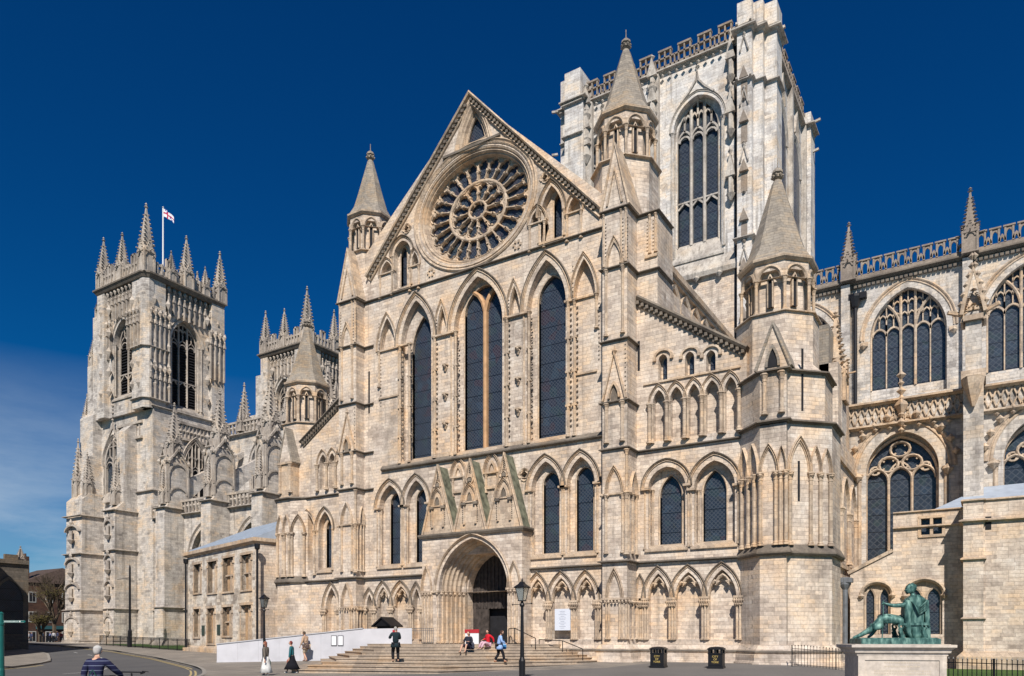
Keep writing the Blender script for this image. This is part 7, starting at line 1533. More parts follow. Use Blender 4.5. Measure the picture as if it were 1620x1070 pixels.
# fingerpost at the left edge
x_ = X(2, 15); y_ = 15.0; fpz = surf(x_, y_); fe2 = tag(empty('signpost', (x_, y_, fpz)), 'teal green signpost with one white lettered finger at the left edge', 'signpost'); M['teal'] = plain('teal_paint', (.01, .10, .09), .4, var=.15, vs=4)
p = MB((x_, y_)); zt_ = Zd(x_, y_, 972); p.lathe(0, 0, [(.13, fpz), (.13, fpz + .5), (.11, fpz + .6), (.10, zt_ - .45), (.12, zt_ - .43), (.12, zt_ - .36), (.09, zt_ - .34), (.085, zt_), (.1, zt_ + .03), (.02, zt_ + .1)], 12); p.build('post', 'teal', fe2)
za_ = Zd(x_, y_, 983.5); fa_ = MB((x_, y_), (math.cos(YAW), math.sin(YAW))); Lf = (42 - 6) * (-x_ * math.sin(YAW) + y_ * math.cos(YAW)) / FPX; fa_.loft([[(.08, n, za_ - .045), (Lf + .03, n, za_ - .045), (Lf + .07, n, za_), (Lf + .03, n, za_ + .045), (.08, n, za_ + .045)] for n in (-.01, .01)]); fing = fa_.build('sign_finger', 'teal', fe2)
ft = MB((x_, y_), (math.cos(YAW), math.sin(YAW))); ft.box(.1, Lf, .012, .014, za_ + .036, za_ + .041); ft.box(.1, Lf, .012, .014, za_ - .041, za_ - .036); ft.box(Lf * .78, Lf * .86, .012, .015, za_ - .022, za_ + .025)
for i in range(11): s = .13 + i * Lf * .055; ft.box(s, s + Lf * .035, .012, .0145, za_ - .018, za_ + .018 * (1 if i % 3 else .6))
ft.build('sign_lettering', plain('sign_paint', (.6, .65, .62), .5), fing)
# =================================================================== far left: shaded church, brick house, tree
DKS = stone('dark_old_stone', [(0, (.10, .085, .07)), (.5, (.17, .145, .115)), (1, (.24, .20, .16))], stain=.5); BRK = stone('red_brick', [(0, (.055, .032, .025)), (.5, (.095, .052, .038)), (1, (.13, .078, .055))], bw=.45, bh=.15, stain=.3); M['dks'] = DKS; M['brk'] = BRK
ch = tag(empty('old_church', (-95, 40, .5)), 'dark shaded stone church with traceried windows at the left edge', 'church')
# east and north faces of a church standing south of the road
cxE = -80.5; m = MB(); yn_ = cxE / r_(45); zc_ = Zd(cxE, yn_, 894); print('church', cxE, yn_, zc_); m.prism([(-135, 26), (cxE, 26), (cxE, yn_), (-135, yn_)], .2, zc_); m.build('wall', 'dks', ch); L1 = yn_ - 26
m = MB((cxE, 26), (0, 1)); m.box(0, L1, -.3, .2, zc_, zc_ + .4)
for i in range(6): m.box(i * 2, i * 2 + 1.2, -.3, .0, zc_ + .4, zc_ + .9)
for k in range(3): a = .9 + k * L1 / 3; b = a + L1 / 3 - 1.3; m.sweep(arch(a, b, zc_ * .6, zc_ * .84, 6), [(.2, 0), (.2, .15), (-.1, .1), (-.1, 0)]); m.box(a - .8, a - .25, 0, .7, .3, zc_ - .8)
m.build('parapet', 'dks', ch); m = MB((cxE, 26), (0, 1))
for k in range(3): a = .9 + k * L1 / 3; b = a + L1 / 3 - 1.3; m.wall(opening(a + .1, b - .1, 2.2, zc_ * .6, zc_ * .83, 6), [], .03, .02)
m.build('window', 'glass', ch)
pinnacle(cxE - .5, yn_ - .5, zc_, .6, Zd(cxE - .5, yn_ - .5, 864), 'nave_trim', parent=ch)
def house(x0, x1, y0, y1, ze, zr, lab, mat, rows, chimney=None, name='brick_house'):
    e = tag(empty(name, ((x0 + x1) / 2, (y0 + y1) / 2, .9)), lab, 'house'); m = MB(); m.prism([(x0, y0), (x1, y0), (x1, y1), (x0, y1)], .4, ze); m.build('wall', mat, e)
    r = MB(); r.fr(); r.loft([[(x0 - .3, -y0 + .3, ze), (x1 + .3, -y0 + .3, ze), (x1 + .3, -y1 - .3, ze), (x0 - .3, -y1 - .3, ze)], [(x0 + 1, -(y0 + y1) / 2, zr), (x1 - 1, -(y0 + y1) / 2, zr), (x1 - 1, -(y0 + y1) / 2 - .1, zr), (x0 + 1, -(y0 + y1) / 2 - .1, zr)]]); ro = r.build('roof', M['tile'], e)
    if chimney: c = MB(); cx_, cy_ = chimney; c.prism([(cx_ - .8, cy_ - .5), (cx_ + .8, cy_ - .5), (cx_ + .8, cy_ + .5), (cx_ - .8, cy_ + .5)], ze - 1, zr + 1.6); [c.lathe(cx_ + k, -cy_, [(.16, zr + 1.6), (.13, zr + 2.1)], 6) for k in (-.5, 0, .5)]; c.build('chimney', 'brk', ro)
    for f_, L_ in (((((x0, y0)), (1, 0)), x1 - x0), (((x1, y0), (0, 1)), y1 - y0)):
        n_ = max(1, int(L_ / 2.6))
        for i in range(n_):
            for rw_ in range(rows):
                a = L_ * (i + .5) / n_; z = 1.3 + rw_ * (ze - 1.2) / rows; w = MB(*f_); w.box(a - .62, a + .62, 0, .06, z - .12, z + 1.72); wo = w.build('window', M['wpaint'], e); g = MB(*f_); g.box(a - .5, a - .03, .06, .07, z, z + 1.6); g.box(a + .03, a + .5, .06, .07, z, z + 1.6); g.build('window_pane', 'louvre', wo)
    return e
M['tile'] = plain('brown_roof_tile', (.075, .052, .042), .9, var=.3, vs=3); M['wpaint'] = plain('cream_paint', (.5, .49, .45), .6)
house(-152, -141, 66, 80, 11.5, 14.5, 'brick house with a tall chimney beyond the dark church', 'brk', 3, (-143, 67)); house(-146, -136, 82, 96, 9.5, 13, 'lower brick house behind the bare tree', 'brk', 3, (-138, 84)); house(-140, -128, 100, 116, 10, 13.5, 'grey brown house between the tree and the tower', 'dks', 3)
house(-80, -69, 6, 29.3, 15, 19.0, 'tall shading brick house outside the left edge', 'brk', 3); house(-56, -45, 0, 14, 9, 11.5, 'small brick house outside the left edge', 'brk', 2)
sf = MB((-141, 66), (0, 1)); sf.box(2, 13, 0, .25, 3.4, 4.0); tag(sf.build('shop_awning', plain('dark_awning', (.03, .10, .11), .7)), 'dark teal shop awning under the brick house', 'awning')
# bare tree
def bare_tree(x, y, z, h, lab):
    e = tag(empty('bare_tree', (x, y, z)), lab, 'tree'); rnd = random.Random(5); m = MB(); m.fr(); tw = MB(); tw.fr(); br_ = MB(); br_.fr(); tips = []
    def limb(p, d, l, r, dep):
        q_ = p + d * l; (m if dep < 1 else (br_ if dep < 3 else tw)).bar(tuple(p), tuple(q_), r, 5 if dep < 2 else 3)
        if dep >= 6: tips.append(q_); return
        for k in range(3 if dep else 5):
            nd = (d + Vector((rnd.uniform(-1, 1), rnd.uniform(-1, 1), rnd.uniform(-.1, .8))) * (.55 if dep else .8)).normalized(); limb(p + d * l * rnd.uniform(.6, 1.0), nd, l * rnd.uniform(.62, .8), r * .6, dep + 1)
    limb(Vector((x, -y, z)), Vector((0, 0, 1)), h * .28, .3, 0); m.build('trunk', M['bark'], e); br_.build('limb', M['bark'], e); tw.build('twig', M['bark'], e)
    lf = MB(); lf.fr()
    for t in tips[::2]:
        if t.z < z + h * .62:
            for _ in range(2): c = t + Vector((rnd.uniform(-.5, .5), rnd.uniform(-.5, .5), rnd.uniform(-.4, .4))); lf.knob(c.x, c.y, c.z, rnd.uniform(.07, .14), .5)
    lf.build('foliage', M['ivy'], e)
M['bark'] = plain('tree_bark', (.10, .075, .05), .9, var=.3); M['ivy'] = plain('brown_green_leaves', (.13, .11, .035), .9, var=.5, vs=2)
bare_tree(X(86, 66), 66, .8, 15.0, 'bare spring tree between the dark church and the near tower'); bare_tree(X(64, 62), 62, .8, 7.0, 'smaller budding tree in front of the brick house')
# =================================================================== people
def skinned(name, pts, edges, mat, parent, root=0, sub=1, tr=None):
    """one continuous skinned surface grown round joints. pts: [(x,y,z,r)]"""
    import bmesh
    me = bpy.data.meshes.new(name); me.from_pydata([p[:3] for p in pts], edges, []); bm = bmesh.new(); bm.from_mesh(me); lay = bm.verts.layers.skin.verify(); bm.verts.ensure_lookup_table()
    for v, p in zip(bm.verts, pts):
        r = p[3]; v[lay].radius = (r, p[4] if len(p) > 4 else r); v[lay].use_root = (v.index == root)
    bm.to_mesh(me); bm.free(); me.materials.append(mat if not isinstance(mat, str) else M[mat])
    o = bpy.data.objects.new(name, me); COL.objects.link(o); o.parent = parent
    s = o.modifiers.new('skin', 'SKIN'); s.use_smooth_shade = True; s.branch_smoothing = .6; b = o.modifiers.new('sub', 'SUBSURF'); b.levels = sub; b.render_levels = sub
    return o
def V3(*a): return Vector(a)
def ik(a, c, l1, l2, bend):
    d = c - a; D = min(d.length, (l1 + l2) * .999); u = d.normalized(); q_ = (l1 * l1 - l2 * l2 + D * D) / (2 * D); h = math.sqrt(max(0, l1 * l1 - q_ * q_)); n = bend - u * bend.dot(u); n.normalize(); return a + u * q_ + n * h
CM = {}
def cloth(col, rough=.9, stripes=None):
    k = (col, stripes)
    if k in CM: return CM[k]
    m = plain('cloth', col, rough, var=.18, vs=9)
    if stripes:
        t = m.node_tree; b = t.nodes['Principled BSDF']; tcn = t.nodes.new('ShaderNodeTexCoord'); s = t.nodes.new('ShaderNodeSeparateXYZ'); t.links.new(tcn.outputs['Object'], s.inputs[0]); pp_ = t.nodes.new('ShaderNodeMath'); pp_.operation = 'PINGPONG'; pp_.inputs[1].default_value = .045; t.links.new(s.outputs['Z'], pp_.inputs[0])
        lt = t.nodes.new('ShaderNodeMath'); lt.operation = 'LESS_THAN'; lt.inputs[1].default_value = .005; t.links.new(pp_.outputs[0], lt.inputs[0]); mx_ = t.nodes.new('ShaderNodeMixRGB'); t.links.new(lt.outputs[0], mx_.inputs[0]); old = b.inputs['Base Color'].links[0].from_socket; t.links.new(old, mx_.inputs[1]); mx_.inputs[2].default_value = stripes + (1,); t.links.new(mx_.outputs[0], b.inputs['Base Color'])
    CM[k] = m; return m
SKIN_ = plain('skin', (.52, .31, .22), .6, var=.06)
def person(name, lab, loc, head, H=1.7, lean=.05, Lf=(.1, 0), Rf=(-.1, 0), Lh=None, Rh=None, top=(.05, .05, .06), bottom=(.02, .02, .025), hair=(.05, .03, .02), hair_long=False, skirt=None, coat=None, shoes=(.03, .02, .02), seat=None, headtilt=.12, cap=None, short=False, group=None, stripes=None, barelegs=False):
    """local: x right, y forward, z up. seat = hip height when sitting; feet (x,y[,z]) and hands (x,y,z) are targets in fractions of the height"""
    e = tag(empty(name, loc, head), lab, 'person', group); h = H; hipz = (seat if seat else .52 * h) - (0 if seat else .01)
    hip = V3(0, -lean * .2 if not seat else 0, hipz); chest = hip + V3(0, math.sin(lean) * .26 * h, math.cos(lean) * .26 * h); nk = hip + V3(0, math.sin(lean) * .33 * h, math.cos(lean) * .33 * h); hd = nk + V3(0, .022 * h + headtilt * .03, .083 * h - headtilt * .012)
    pts, ed = [], []
    def add(p, r, r2=None, to=None):
        pts.append((p[0], p[1], p[2], r) + ((r2,) if r2 else ())); i = len(pts) - 1
        if to is not None: ed.append((to, i))
        return i
    i0 = add(hip, .085 * h * .55 * 1.5, .06 * h); i1 = add((hip + chest) / 2, .070 * h, .055 * h, i0); i2 = add(chest, .085 * h, .058 * h, i1); i3 = add(nk, .033 * h, None, i2)
    add(nk + V3(0, .015 * h, .05 * h), .030 * h, None, i3); J = {}
    for s, ft_, hn, k in ((1, Lf, Lh, 'L'), (-1, Rf, Rh, 'R')):
        hj = hip + V3(.052 * h * s, 0, -.02 * h); f = V3(ft_[0] * h, ft_[1] * h, (ft_[2] * h if len(ft_) > 2 else 0) + .045 * h); kn = ik(hj, f, .245 * h, .245 * h, V3(s * .1, 1, .1)); a = add(hj, .050 * h, None, i0); b = add(kn, .034 * h, None, a); m_ = add(lerp3(kn, f, .4), .033 * h, None, b); c = add(f, .020 * h, None, m_); add(f + V3(s * .01, .07 * h, -.025 * h), .018 * h, None, c)
        sh = chest + V3(.098 * h * s, 0, .035 * h); hn = V3(*[q * h for q in hn]) if hn else V3(s * .15 * h, .03 * h, hipz - .02 * h); el = ik(sh, hn, .172 * h, .15 * h, V3(s * .5, -1, -.3)); a2 = add(sh, .034 * h, None, i2); b2_ = add(el, .024 * h, None, a2); c2 = add(hn, .015 * h, None, b2_)
        dr = (hn - el).normalized(); side = dr.cross(V3(0, 0, 1)); side = side.normalized() if side.length > .1 else V3(1, 0, 0); pm_ = add(hn + dr * .035 * h, .019 * h, .010 * h, c2)
        for q in range(4): tip = hn + dr * (.085 - .004 * abs(q - 1.3)) * h + side * (q - 1.5) * .011 * h - V3(0, 0, .012 * h); add(tip, .0048 * h, None, add(hn + dr * .055 * h + side * (q - 1.5) * .011 * h, .0055 * h, None, pm_))
        add(hn + dr * .035 * h + side * s * .035 * h - V3(0, 0, .01 * h), .006 * h, None, pm_)
        J[k] = dict(hj=hj, kn=kn, f=f, sh=sh, el=el, hn=hn)
    bo = skinned('body', pts, ed, SKIN_, e)
    # top
    P_ = []; E_ = []
    def ad(p, r, r2=None, to=None):
        P_.append((p[0], p[1], p[2], r * 1.22) + ((r2 * 1.22,) if r2 else ())); i = len(P_) - 1
        if to is not None: E_.append((to, i))
        return i
    a = ad(hip - V3(0, 0, .01 * h), .090 * h, .070 * h); b = ad((hip + chest) / 2, .078 * h, .064 * h, a); c = ad(chest, .096 * h, .068 * h, b); ad(nk - V3(0, 0, .01 * h), .046 * h, None, c)
    for k in 'LR':
        j = J[k]; x = ad(j['sh'], .043 * h, None, c); y = ad(j['el'], .033 * h, None, x)
        if not short: ad(lerp3(j['el'], j['hn'], .93), .025 * h, None, y)
    skinned('jacket' if coat else 'top', P_, E_, cloth(top, stripes=stripes), e)
    if coat:
        zt = hip.z + .02 * h; zb = hip.z - coat * h; g = MB(); g.fr(); g.loft([[(rx * math.cos(t * math.pi / 6), (hip.y * 0 + y_) * -1 * 0 + -(0) + ry * math.sin(t * math.pi / 6), z) for t in range(12)] for rx, ry, y_, z in ((.122 * h, .095 * h, 0, zt), (.135 * h, .11 * h, 0, lerp(zt, zb, .5)), (.145 * h, .12 * h, 0, zb))]); o = g.build('coat_skirt', cloth(top), None, True); o.parent = e
    if skirt:
        zt = hip.z + .03 * h; zb = hip.z - skirt[0] * h; w2 = skirt[1] * h; cy_ = (J['L']['f'][1] + J['R']['f'][1]) / 2; g = MB(); g.fr(); rnd = random.Random(3)
        g.loft([[(rx * math.cos(t * math.pi / 10) * (1 + .06 * (t % 2) * k), -(yc) + ry * math.sin(t * math.pi / 10) * (1 + .06 * (t % 2) * k), z) for t in range(20)] for rx, ry, yc, z, k in ((.09 * h, .075 * h, 0, zt, 0), (.115 * h, .095 * h, 0, lerp(zt, zb, .25), .3), (.10 * h + w2 * .5, .09 * h + w2 * .6, cy_ * .5, lerp(zt, zb, .65), .8), (.11 * h + w2 * .8, .11 * h + w2, cy_, zb, 1.2))]); o = g.build('skirt', cloth(skirt[2]), None, True); o.parent = e
    else:
        P_ = []; E_ = []; a = ad(hip, .080 * h, .066 * h)
        for k in 'LR':
            j = J[k]; x = ad(j['hj'], .056 * h, None, a); y = ad(j['kn'], .041 * h, None, x)
            if not barelegs: ad(lerp3(j['kn'], j['f'], .92), .033 * h, None, y)
        skinned('trousers', P_, E_, cloth(bottom), e)
    for k, s in (('L', 1), ('R', -1)):
        f = J[k]['f']; skinned('shoe', [(f[0], f[1] - .02 * h, f[2] - .022 * h, .025 * h), (f[0], f[1] + .035 * h, f[2] - .026 * h, .024 * h, .02 * h), (f[0] + s * .008, f[1] + .085 * h, f[2] - .030 * h, .018 * h, .014 * h)], [(0, 1), (1, 2)], cloth(shoes, .5), e)
    # head, face and hair
    def blob(nm, c, rx, ry, rz, mt, keep=None, face=False, tilt=0.0, jit=0.0):
        g = MB(); g.fr(); nu, nv = 14, 10; ct, st_ = math.cos(tilt), math.sin(tilt); rr_ = random.Random(1); ring = []
        for j in range(nv + 1):
            ph = math.pi * j / nv - math.pi / 2; row = []
            for i in range(nu):
                t = 2 * math.pi * i / nu; x = rx * math.cos(ph) * math.cos(t); y = ry * math.cos(ph) * math.sin(t); z = rz * math.sin(ph)
                if face:
                    k = max(0, -z / rz); x *= 1 - .32 * k; y *= 1 - .12 * k
                    if y > 0 and i in (3, 4) and j == 5: y *= 1.18
                q = 1 + jit * rr_.uniform(-1, 1); x, y, z = x * q, y * q, z * q
                y, z = y * ct + z * st_, -y * st_ + z * ct; row.append((c[0] + x, -(c[1] + y), c[2] + z))
            ring.append(row)
        g.loft(ring); o = g.build(nm, mt, None, True); o.parent = e; return o
    tl = headtilt * .45; blob('head', hd, .044 * h, .054 * h, .066 * h, SKIN_, face=True, tilt=tl)
    back = V3(0, -.012 * h, .012 * h)
    blob('hair', hd + V3(0, -.013 * h, .010 * h), .049 * h, .052 * h, .064 * h, cloth(hair), tilt=tl, jit=.05)
    if hair_long: blob('hair', hd + V3(0, -.035 * h, -.05 * h), .040 * h, .028 * h, .065 * h, cloth(hair), jit=.05)
    if cap: blob('cap', hd + V3(0, -.004 * h, .030 * h), .050 * h, .056 * h, .038 * h, cloth(cap), tilt=tl)
    for s_ in (-1, 1): blob('ear', hd + V3(s_ * .046 * h, .0, -.004 * h), .007 * h, .012 * h, .016 * h, SKIN_)
    g = MB(); g.fr()
    for s in (-1, 1): g.knob(hd[0] + s * .018 * h, -(hd[1] + .050 * h), hd[2] - .002 * h, .006 * h)
    o = g.build('eye', plain('eye_dark', (.02, .02, .02), .3), None); o.parent = e
    return e, J
def lerp3(a, b, t): return a + (b - a) * t
def face_dir(deg): return math.radians(deg)
def stand(u, v, hpx): x, y, z = ground_at(u, v); d = -x * math.sin(YAW) + y * math.cos(YAW); return (x, y, z), hpx * d / FPX
# heading: 0 faces north (+y). the view looks 32 degrees west of north
VW = YAW
def held(name, lab, loc, fn, cat, mat, rot=0):
    g = MB(); g.fr(); fn(g); o = g.build(name, mat, None); o.location = loc; o.rotation_euler = (0, 0, rot); return tag(o, lab, cat)
def bag(m, w_=.3, h_=.34, d_=.12): m.loft([[(-w_ * a, -d_ * b, z), (w_ * a, -d_ * b, z), (w_ * a, d_ * b, z), (-w_ * a, d_ * b, z)] for a, b, z in ((.36, .3, -h_ * .95), (.5, .5, -h_ * .8), (.47, .4, -h_ * .3), (.34, .12, 0))]); [m.bar((s * w_ * .2, 0, 0), (0, 0, .16), .008) for s in (-1, 1)]
def world(e, p): return e.matrix_basis @ p
# 1 man in a dark coat, seen from behind, hands raised in front
l, h = stand(626, 1048, 57); e, J = person('person', 'man in a dark coat and black trousers standing on the steps, back to the camera', l, VW + .25, h, .03, (.07, 0), (-.07, .02), (.06, .17, .70), (-.10, .17, .72), top=(.010, .022, .028), bottom=(.010, .010, .013), hair=(.35, .33, .30), coat=.10, headtilt=.8)
# 2 woman with white skirt walking right
l, h = stand(421, 1068.5, 54); e, J = person('person', 'woman in a taupe top and long white skirt carrying a green bag, leftmost walker', l, VW + 2.6 - math.pi / 2 + .3, h, .05, (.06, .09), (-.06, -.10), (.16, .06, .47), (-.17, -.06, .46), top=(.14, .12, .10), skirt=(.44, .07, (.62, .62, .60)), hair=(.22, .08, .05), hair_long=True, shoes=(.4, .4, .4))
p = world(e, J['L']['hn']); held('shopping_bag', 'white and green plastic bag held by the woman in the white skirt', p, lambda m: bag(m, .3, .36, .16), 'bag', plain('green_white_plastic', (.20, .50, .30), .5, var=.5, vs=6), VW)
# 3 woman teal cardigan, long black skirt, striding left
l, h = stand(462, 1065, 51); e, J = person('person', 'red haired woman in a teal cardigan and long black skirt striding to the left', l, VW + math.pi / 2, h, .10, (.05, .17), (-.05, -.17), (.14, .12, .44), (-.14, .05, .46), top=(.018, .11, .13), skirt=(.40, .13, (.006, .006, .010)), hair=(.16, .03, .025), shoes=(.75, .74, .70))
p = world(e, J['L']['hn']); held('handbag', 'small reddish brown handbag carried by the woman in black skirt', (p[0], p[1], p[2] - .02), lambda m: bag(m, .26, .22, .10), 'handbag', plain('brown_leather', (.30, .10, .07), .5), VW)
# 4 stooping person in tan coat with a satchel, walking
l, h = stand(484, 1046.5, 47); e, J = person('person', 'stooping walker in a tan jacket and shorts beside the white ramp wall', l, VW + math.pi / 2 - .5, h * 1.03, .22, (.06, .12), (-.06, -.10), (.16, .14, .50), (-.18, .06, .52), top=(.42, .29, .20), bottom=(.42, .33, .24), hair=(.07, .05, .035), barelegs=True, shoes=(.12, .07, .05), headtilt=1.0, coat=.12)
p = world(e, J['L']['hn']); held('carrier_bag', 'pale blue carrier bag held by the stooping walker', p, lambda m: bag(m, .32, .42, .16), 'bag', plain('pale_blue_plastic', (.50, .60, .70), .4, var=.1), VW)
p = world(e, V3(-.10, -.12, h * .62)); held('satchel', 'dark brown satchel on the back of the stooping walker', p, lambda m: bag(m, .38, .40, .22), 'satchel', plain('dark_brown_leather', (.06, .035, .03), .6), VW)
# 5 woman in pale blue jacket walking down the steps
l, h = stand(790, 1050, 51); e, J = person('person', 'woman in a pale blue jacket and black trousers walking to the right on the steps', l, VW - math.pi / 2 + .2, h, .20, (.05, .15), (-.05, -.15), (.10, .18, .58), (-.10, .16, .60), top=(.28, .42, .70), bottom=(.010, .010, .014), hair=(.05, .025, .02), coat=.12, shoes=(.30, .13, .06), headtilt=1.0)
p = world(e, J['R']['hn']); held('blue_bag', 'bright blue carrier bag of the woman in the pale blue jacket', p, lambda m: bag(m, .28, .36, .14), 'bag', plain('blue_plastic', (.03, .16, .36), .4), VW)
# 6, 7 seated on the steps
def sit(u, v, hh): x, y, z = ground_at(u, v); return (x, y, z)
l = sit(726, 1034, 0); seat_ = .42
e, J = person('person', 'dark haired woman in a dark blue dress seated on the steps with bare shins', (l[0] + .25, l[1] + .5, l[2] + .0), VW + math.pi * .85, 1.68, -.15, (.08, .36), (-.08, .33), (.10, .14, .36), (-.09, .12, .36), top=(.020, .022, .035), bottom=(.012, .014, .035), hair=(.10, .035, .02), hair_long=True, seat=.36, barelegs=True, shoes=(.10, .05, .03))
l = sit(762, 1028, 0)
e, J = person('person', 'woman in a bright red jacket and pink trousers seated on the steps', (l[0] + .1, l[1] + .5, l[2]), VW + math.pi * .72, 1.62, .0, (.10, .34), (-.06, .36), (.18, .10, .34), (-.15, -.14, .24), top=(.55, .012, .025), bottom=(.55, .36, .42), hair=(.035, .015, .015), hair_long=True, seat=.34, shoes=(.1, .1, .12))
x, y, z = ground_at(746, 1031); held('rucksack', 'small dark rucksack lying between the two seated women', (x, y, z + .42), lambda m: bag(m, .34, .42, .26), 'rucksack', plain('dark_nylon', (.015, .02, .04), .6), VW)
# 8 cyclist, near left, seen from behind, pushing a bicycle
dc = 14.6; xc2 = r_(152) * 1.0; Yc2 = dc / (math.cos(YAW) - r_(152) * math.sin(YAW)); xc2 = r_(152) * Yc2; hc = 1.57
e, J = person('person', 'man in a navy striped jumper and pale cap walking with his bicycle, seen from behind', (xc2, Yc2, surf(xc2, Yc2)), VW + .12, hc, .12, (.07, .06), (-.07, -.06), (.24, .20, .60), (-.15, .04, .50), top=(.010, .012, .045), bottom=(.05, .05, .07), hair=(.42, .40, .38), cap=(.50, .50, .47), stripes=(.16, .18, .26), headtilt=.2)
def bicycle(x, y, z, rot):
    b = tag(empty('bicycle', (x, y, z), rot), 'dark bicycle pushed by the man in the striped jumper', 'bicycle'); c_, s_ = math.cos(rot), math.sin(rot)
    def part(nm, fn, mat='iron'): g = MB(); g.fr(); fn(g); o = g.build(nm, mat, None); o.parent = b; return o
    # y forward
    f = lambda p: (p[0], -p[1], p[2])
    def frame(m):
        P1, P2, P3, P4, P5 = (0, -.52, .34), (0, -.08, .28), (0, -.2, .84), (0, .38, .86), (0, .54, .34)
        for a, b_ in ((P2, P3), (P3, P4), (P2, P4), (P1, P2), (P1, P3)): m.bar(f(a), f(b_), .018, 6)
        m.bar(f(P4), f((0, .36, 1.0)), .016, 6); m.bar(f((.05, .40, .8)), f((.05, .54, .34)), .012, 6); m.bar(f((-.05, .40, .8)), f((-.05, .54, .34)), .012, 6); m.bar(f(P3), f((0, -.23, .96)), .014, 6)
    part('frame', frame)
    for yy in (-.52, .54):
        def wh(m, yy=yy):
            R = .33; n_ = 24
            for i in range(n_): a0, a1 = 2 * math.pi * i / n_, 2 * math.pi * (i + 1) / n_; m.bar((0, -(yy + R * math.cos(a0)), .34 + R * math.sin(a0)), (0, -(yy + R * math.cos(a1)), .34 + R * math.sin(a1)), .018, 5)
            for i in range(12): a0 = 2 * math.pi * i / 12; m.bar((0, -yy, .34), (0, -(yy + R * math.cos(a0)), .34 + R * math.sin(a0)), .0025, 3)
        part('wheel', wh)
    part('handlebar', lambda m: (m.bar(f((-.27, .40, 1.02)), f((.27, .40, 1.02)), .013, 6), m.bar(f((-.27, .40, 1.02)), f((-.29, .28, 1.0)), .018, 6), m.bar(f((.27, .40, 1.02)), f((.29, .28, 1.0)), .018, 6), m.bar(f((.20, .42, 1.04)), f((.24, .55, 1.02)), .008, 5)))
    part('saddle', lambda m: m.loft([[(-w_, -y_, z_), (w_, -y_, z_), (w_ * .8, -y_, z_ - .05), (-w_ * .8, -y_, z_ - .05)] for w_, y_, z_ in ((.08, -.36, .98), (.07, -.25, .99), (.02, -.08, .98))]))
bx = xc2 + math.cos(VW) * .36; by = Yc2 + math.sin(VW) * .36; bicycle(bx - .1, by + .12, surf(bx, by), VW - .25)
p = world(e, V3(.0, -.16, hc * .60)); held('waist_bag', 'dark green bag on the back of the man in the striped jumper', p, lambda m: bag(m, .44, .40, .18), 'bag', plain('dark_green_nylon', (.01, .07, .05), .7), VW)
# distant crowd by the shops
rnd = random.Random(11); cols_ = [(.4, .4, .42), (.05, .06, .12), (.3, .05, .05), (.5, .48, .42), (.03, .03, .04), (.12, .15, .3)]
for i, u in enumerate((46, 50, 62, 68, 75, 80, 85, 91, 97)):
    Yp = 63 + (i % 3) * 1.2; x = X(u, Yp); c = cols_[i % 6]
    person('person', '', (x, Yp, gz(x, Yp) + .02), rnd.uniform(0, 6), 1.6 + .05 * (i % 4), .02, (.06, .05 * (i % 2)), (-.06, 0), top=c, bottom=(.03, .035, .05), hair=(.06, .04, .03))[0]['label'] = ['distant figure nearest the dark church, standing apart', 'distant dark figure, second from the church', 'far pedestrian at the left end of the crowd', 'far pedestrian in pale top left of the crowd middle', 'far pedestrian in dark top in the crowd middle', 'far pedestrian in blue top in the crowd middle', 'far pedestrian in grey top right of the crowd middle', 'far pedestrian second from the tower wall', 'far pedestrian closest to the tower wall'][i]
for o in list(COL.objects):
    if o.name.startswith('person') and 'far ' in str(o.get('label', '')) + ' ' : o['group'] = 'distant crowd by the shops'
# =================================================================== bronze statue on its pedestal
M['bronze'] = None
m, t, b = newmat('green_bronze'); g = t.nodes.new('ShaderNodeNewGeometry'); n1 = t.nodes.new('ShaderNodeTexNoise'); n1.inputs['Scale'].default_value = 9; n1.inputs['Detail'].default_value = 7; mp_ = t.nodes.new('ShaderNodeMapping'); mp_.inputs['Scale'].default_value = (1, 1, .35); t.links.new(g.outputs['Position'], mp_.inputs[0]); t.links.new(mp_.outputs[0], n1.inputs['Vector'])
r = t.nodes.new('ShaderNodeValToRGB'); e_ = r.color_ramp.elements; e_[0].position = .30; e_[0].color = (.012, .045, .042, 1); e_[1].position = .70; e_[1].color = (.20, .34, .29, 1); q = e_.new(.5); q.color = (.065, .15, .135, 1); t.links.new(n1.outputs['Fac'], r.inputs[0]); t.links.new(r.outputs[0], b.inputs['Base Color']); b.inputs['Roughness'].default_value = .55; b.inputs['Metallic'].default_value = .25
bp = t.nodes.new('ShaderNodeBump'); bp.inputs['Strength'].default_value = .5; bp.inputs['Distance'].default_value = .03; t.links.new(n1.outputs['Fac'], bp.inputs['Height']); t.links.new(bp.outputs[0], b.inputs['Normal']); M['bronze'] = m
sY = 27.4; sx_ = X(1413, sY); dS = math.hypot(0, 0) or (-sx_ * math.sin(YAW) + sY * math.cos(YAW)); pxm = FPX / dS; ang = math.radians(20); fS = ((sx_, sY), (math.cos(ang), math.sin(ang))); print('statue', sx_, sY, dS, pxm)
zp = EYE + (HOR - 1019) / pxm; ST = tag(empty('statue', (sx_, sY, zp)), 'verdigris bronze statue of a robed man seated on a scrolled chair, arm outstretched', 'statue'); PD = tag(empty('pedestal', (sx_, sY, gz(sx_, sY) + .1)), 'pale stone pedestal with moulded top carrying the green statue', 'pedestal')
M['pale'] = stone('pale_pedestal_stone', [(0, (.50, .42, .34)), (.5, (.62, .54, .45)), (1, (.68, .61, .53))], bricks=False, stain=.3, sscale=1.5, bump=.15)
w_ = 1.27; dq = .95; pd = MB(*fS); zb_ = .1
def rectplan(w, d): c_, s_ = math.cos(ang), math.sin(ang); return [(sx_ + c_ * a - s_ * b, sY + s_ * a + c_ * b) for a, b in ((-w, -d), (w, -d), (w, d), (-w, d))]
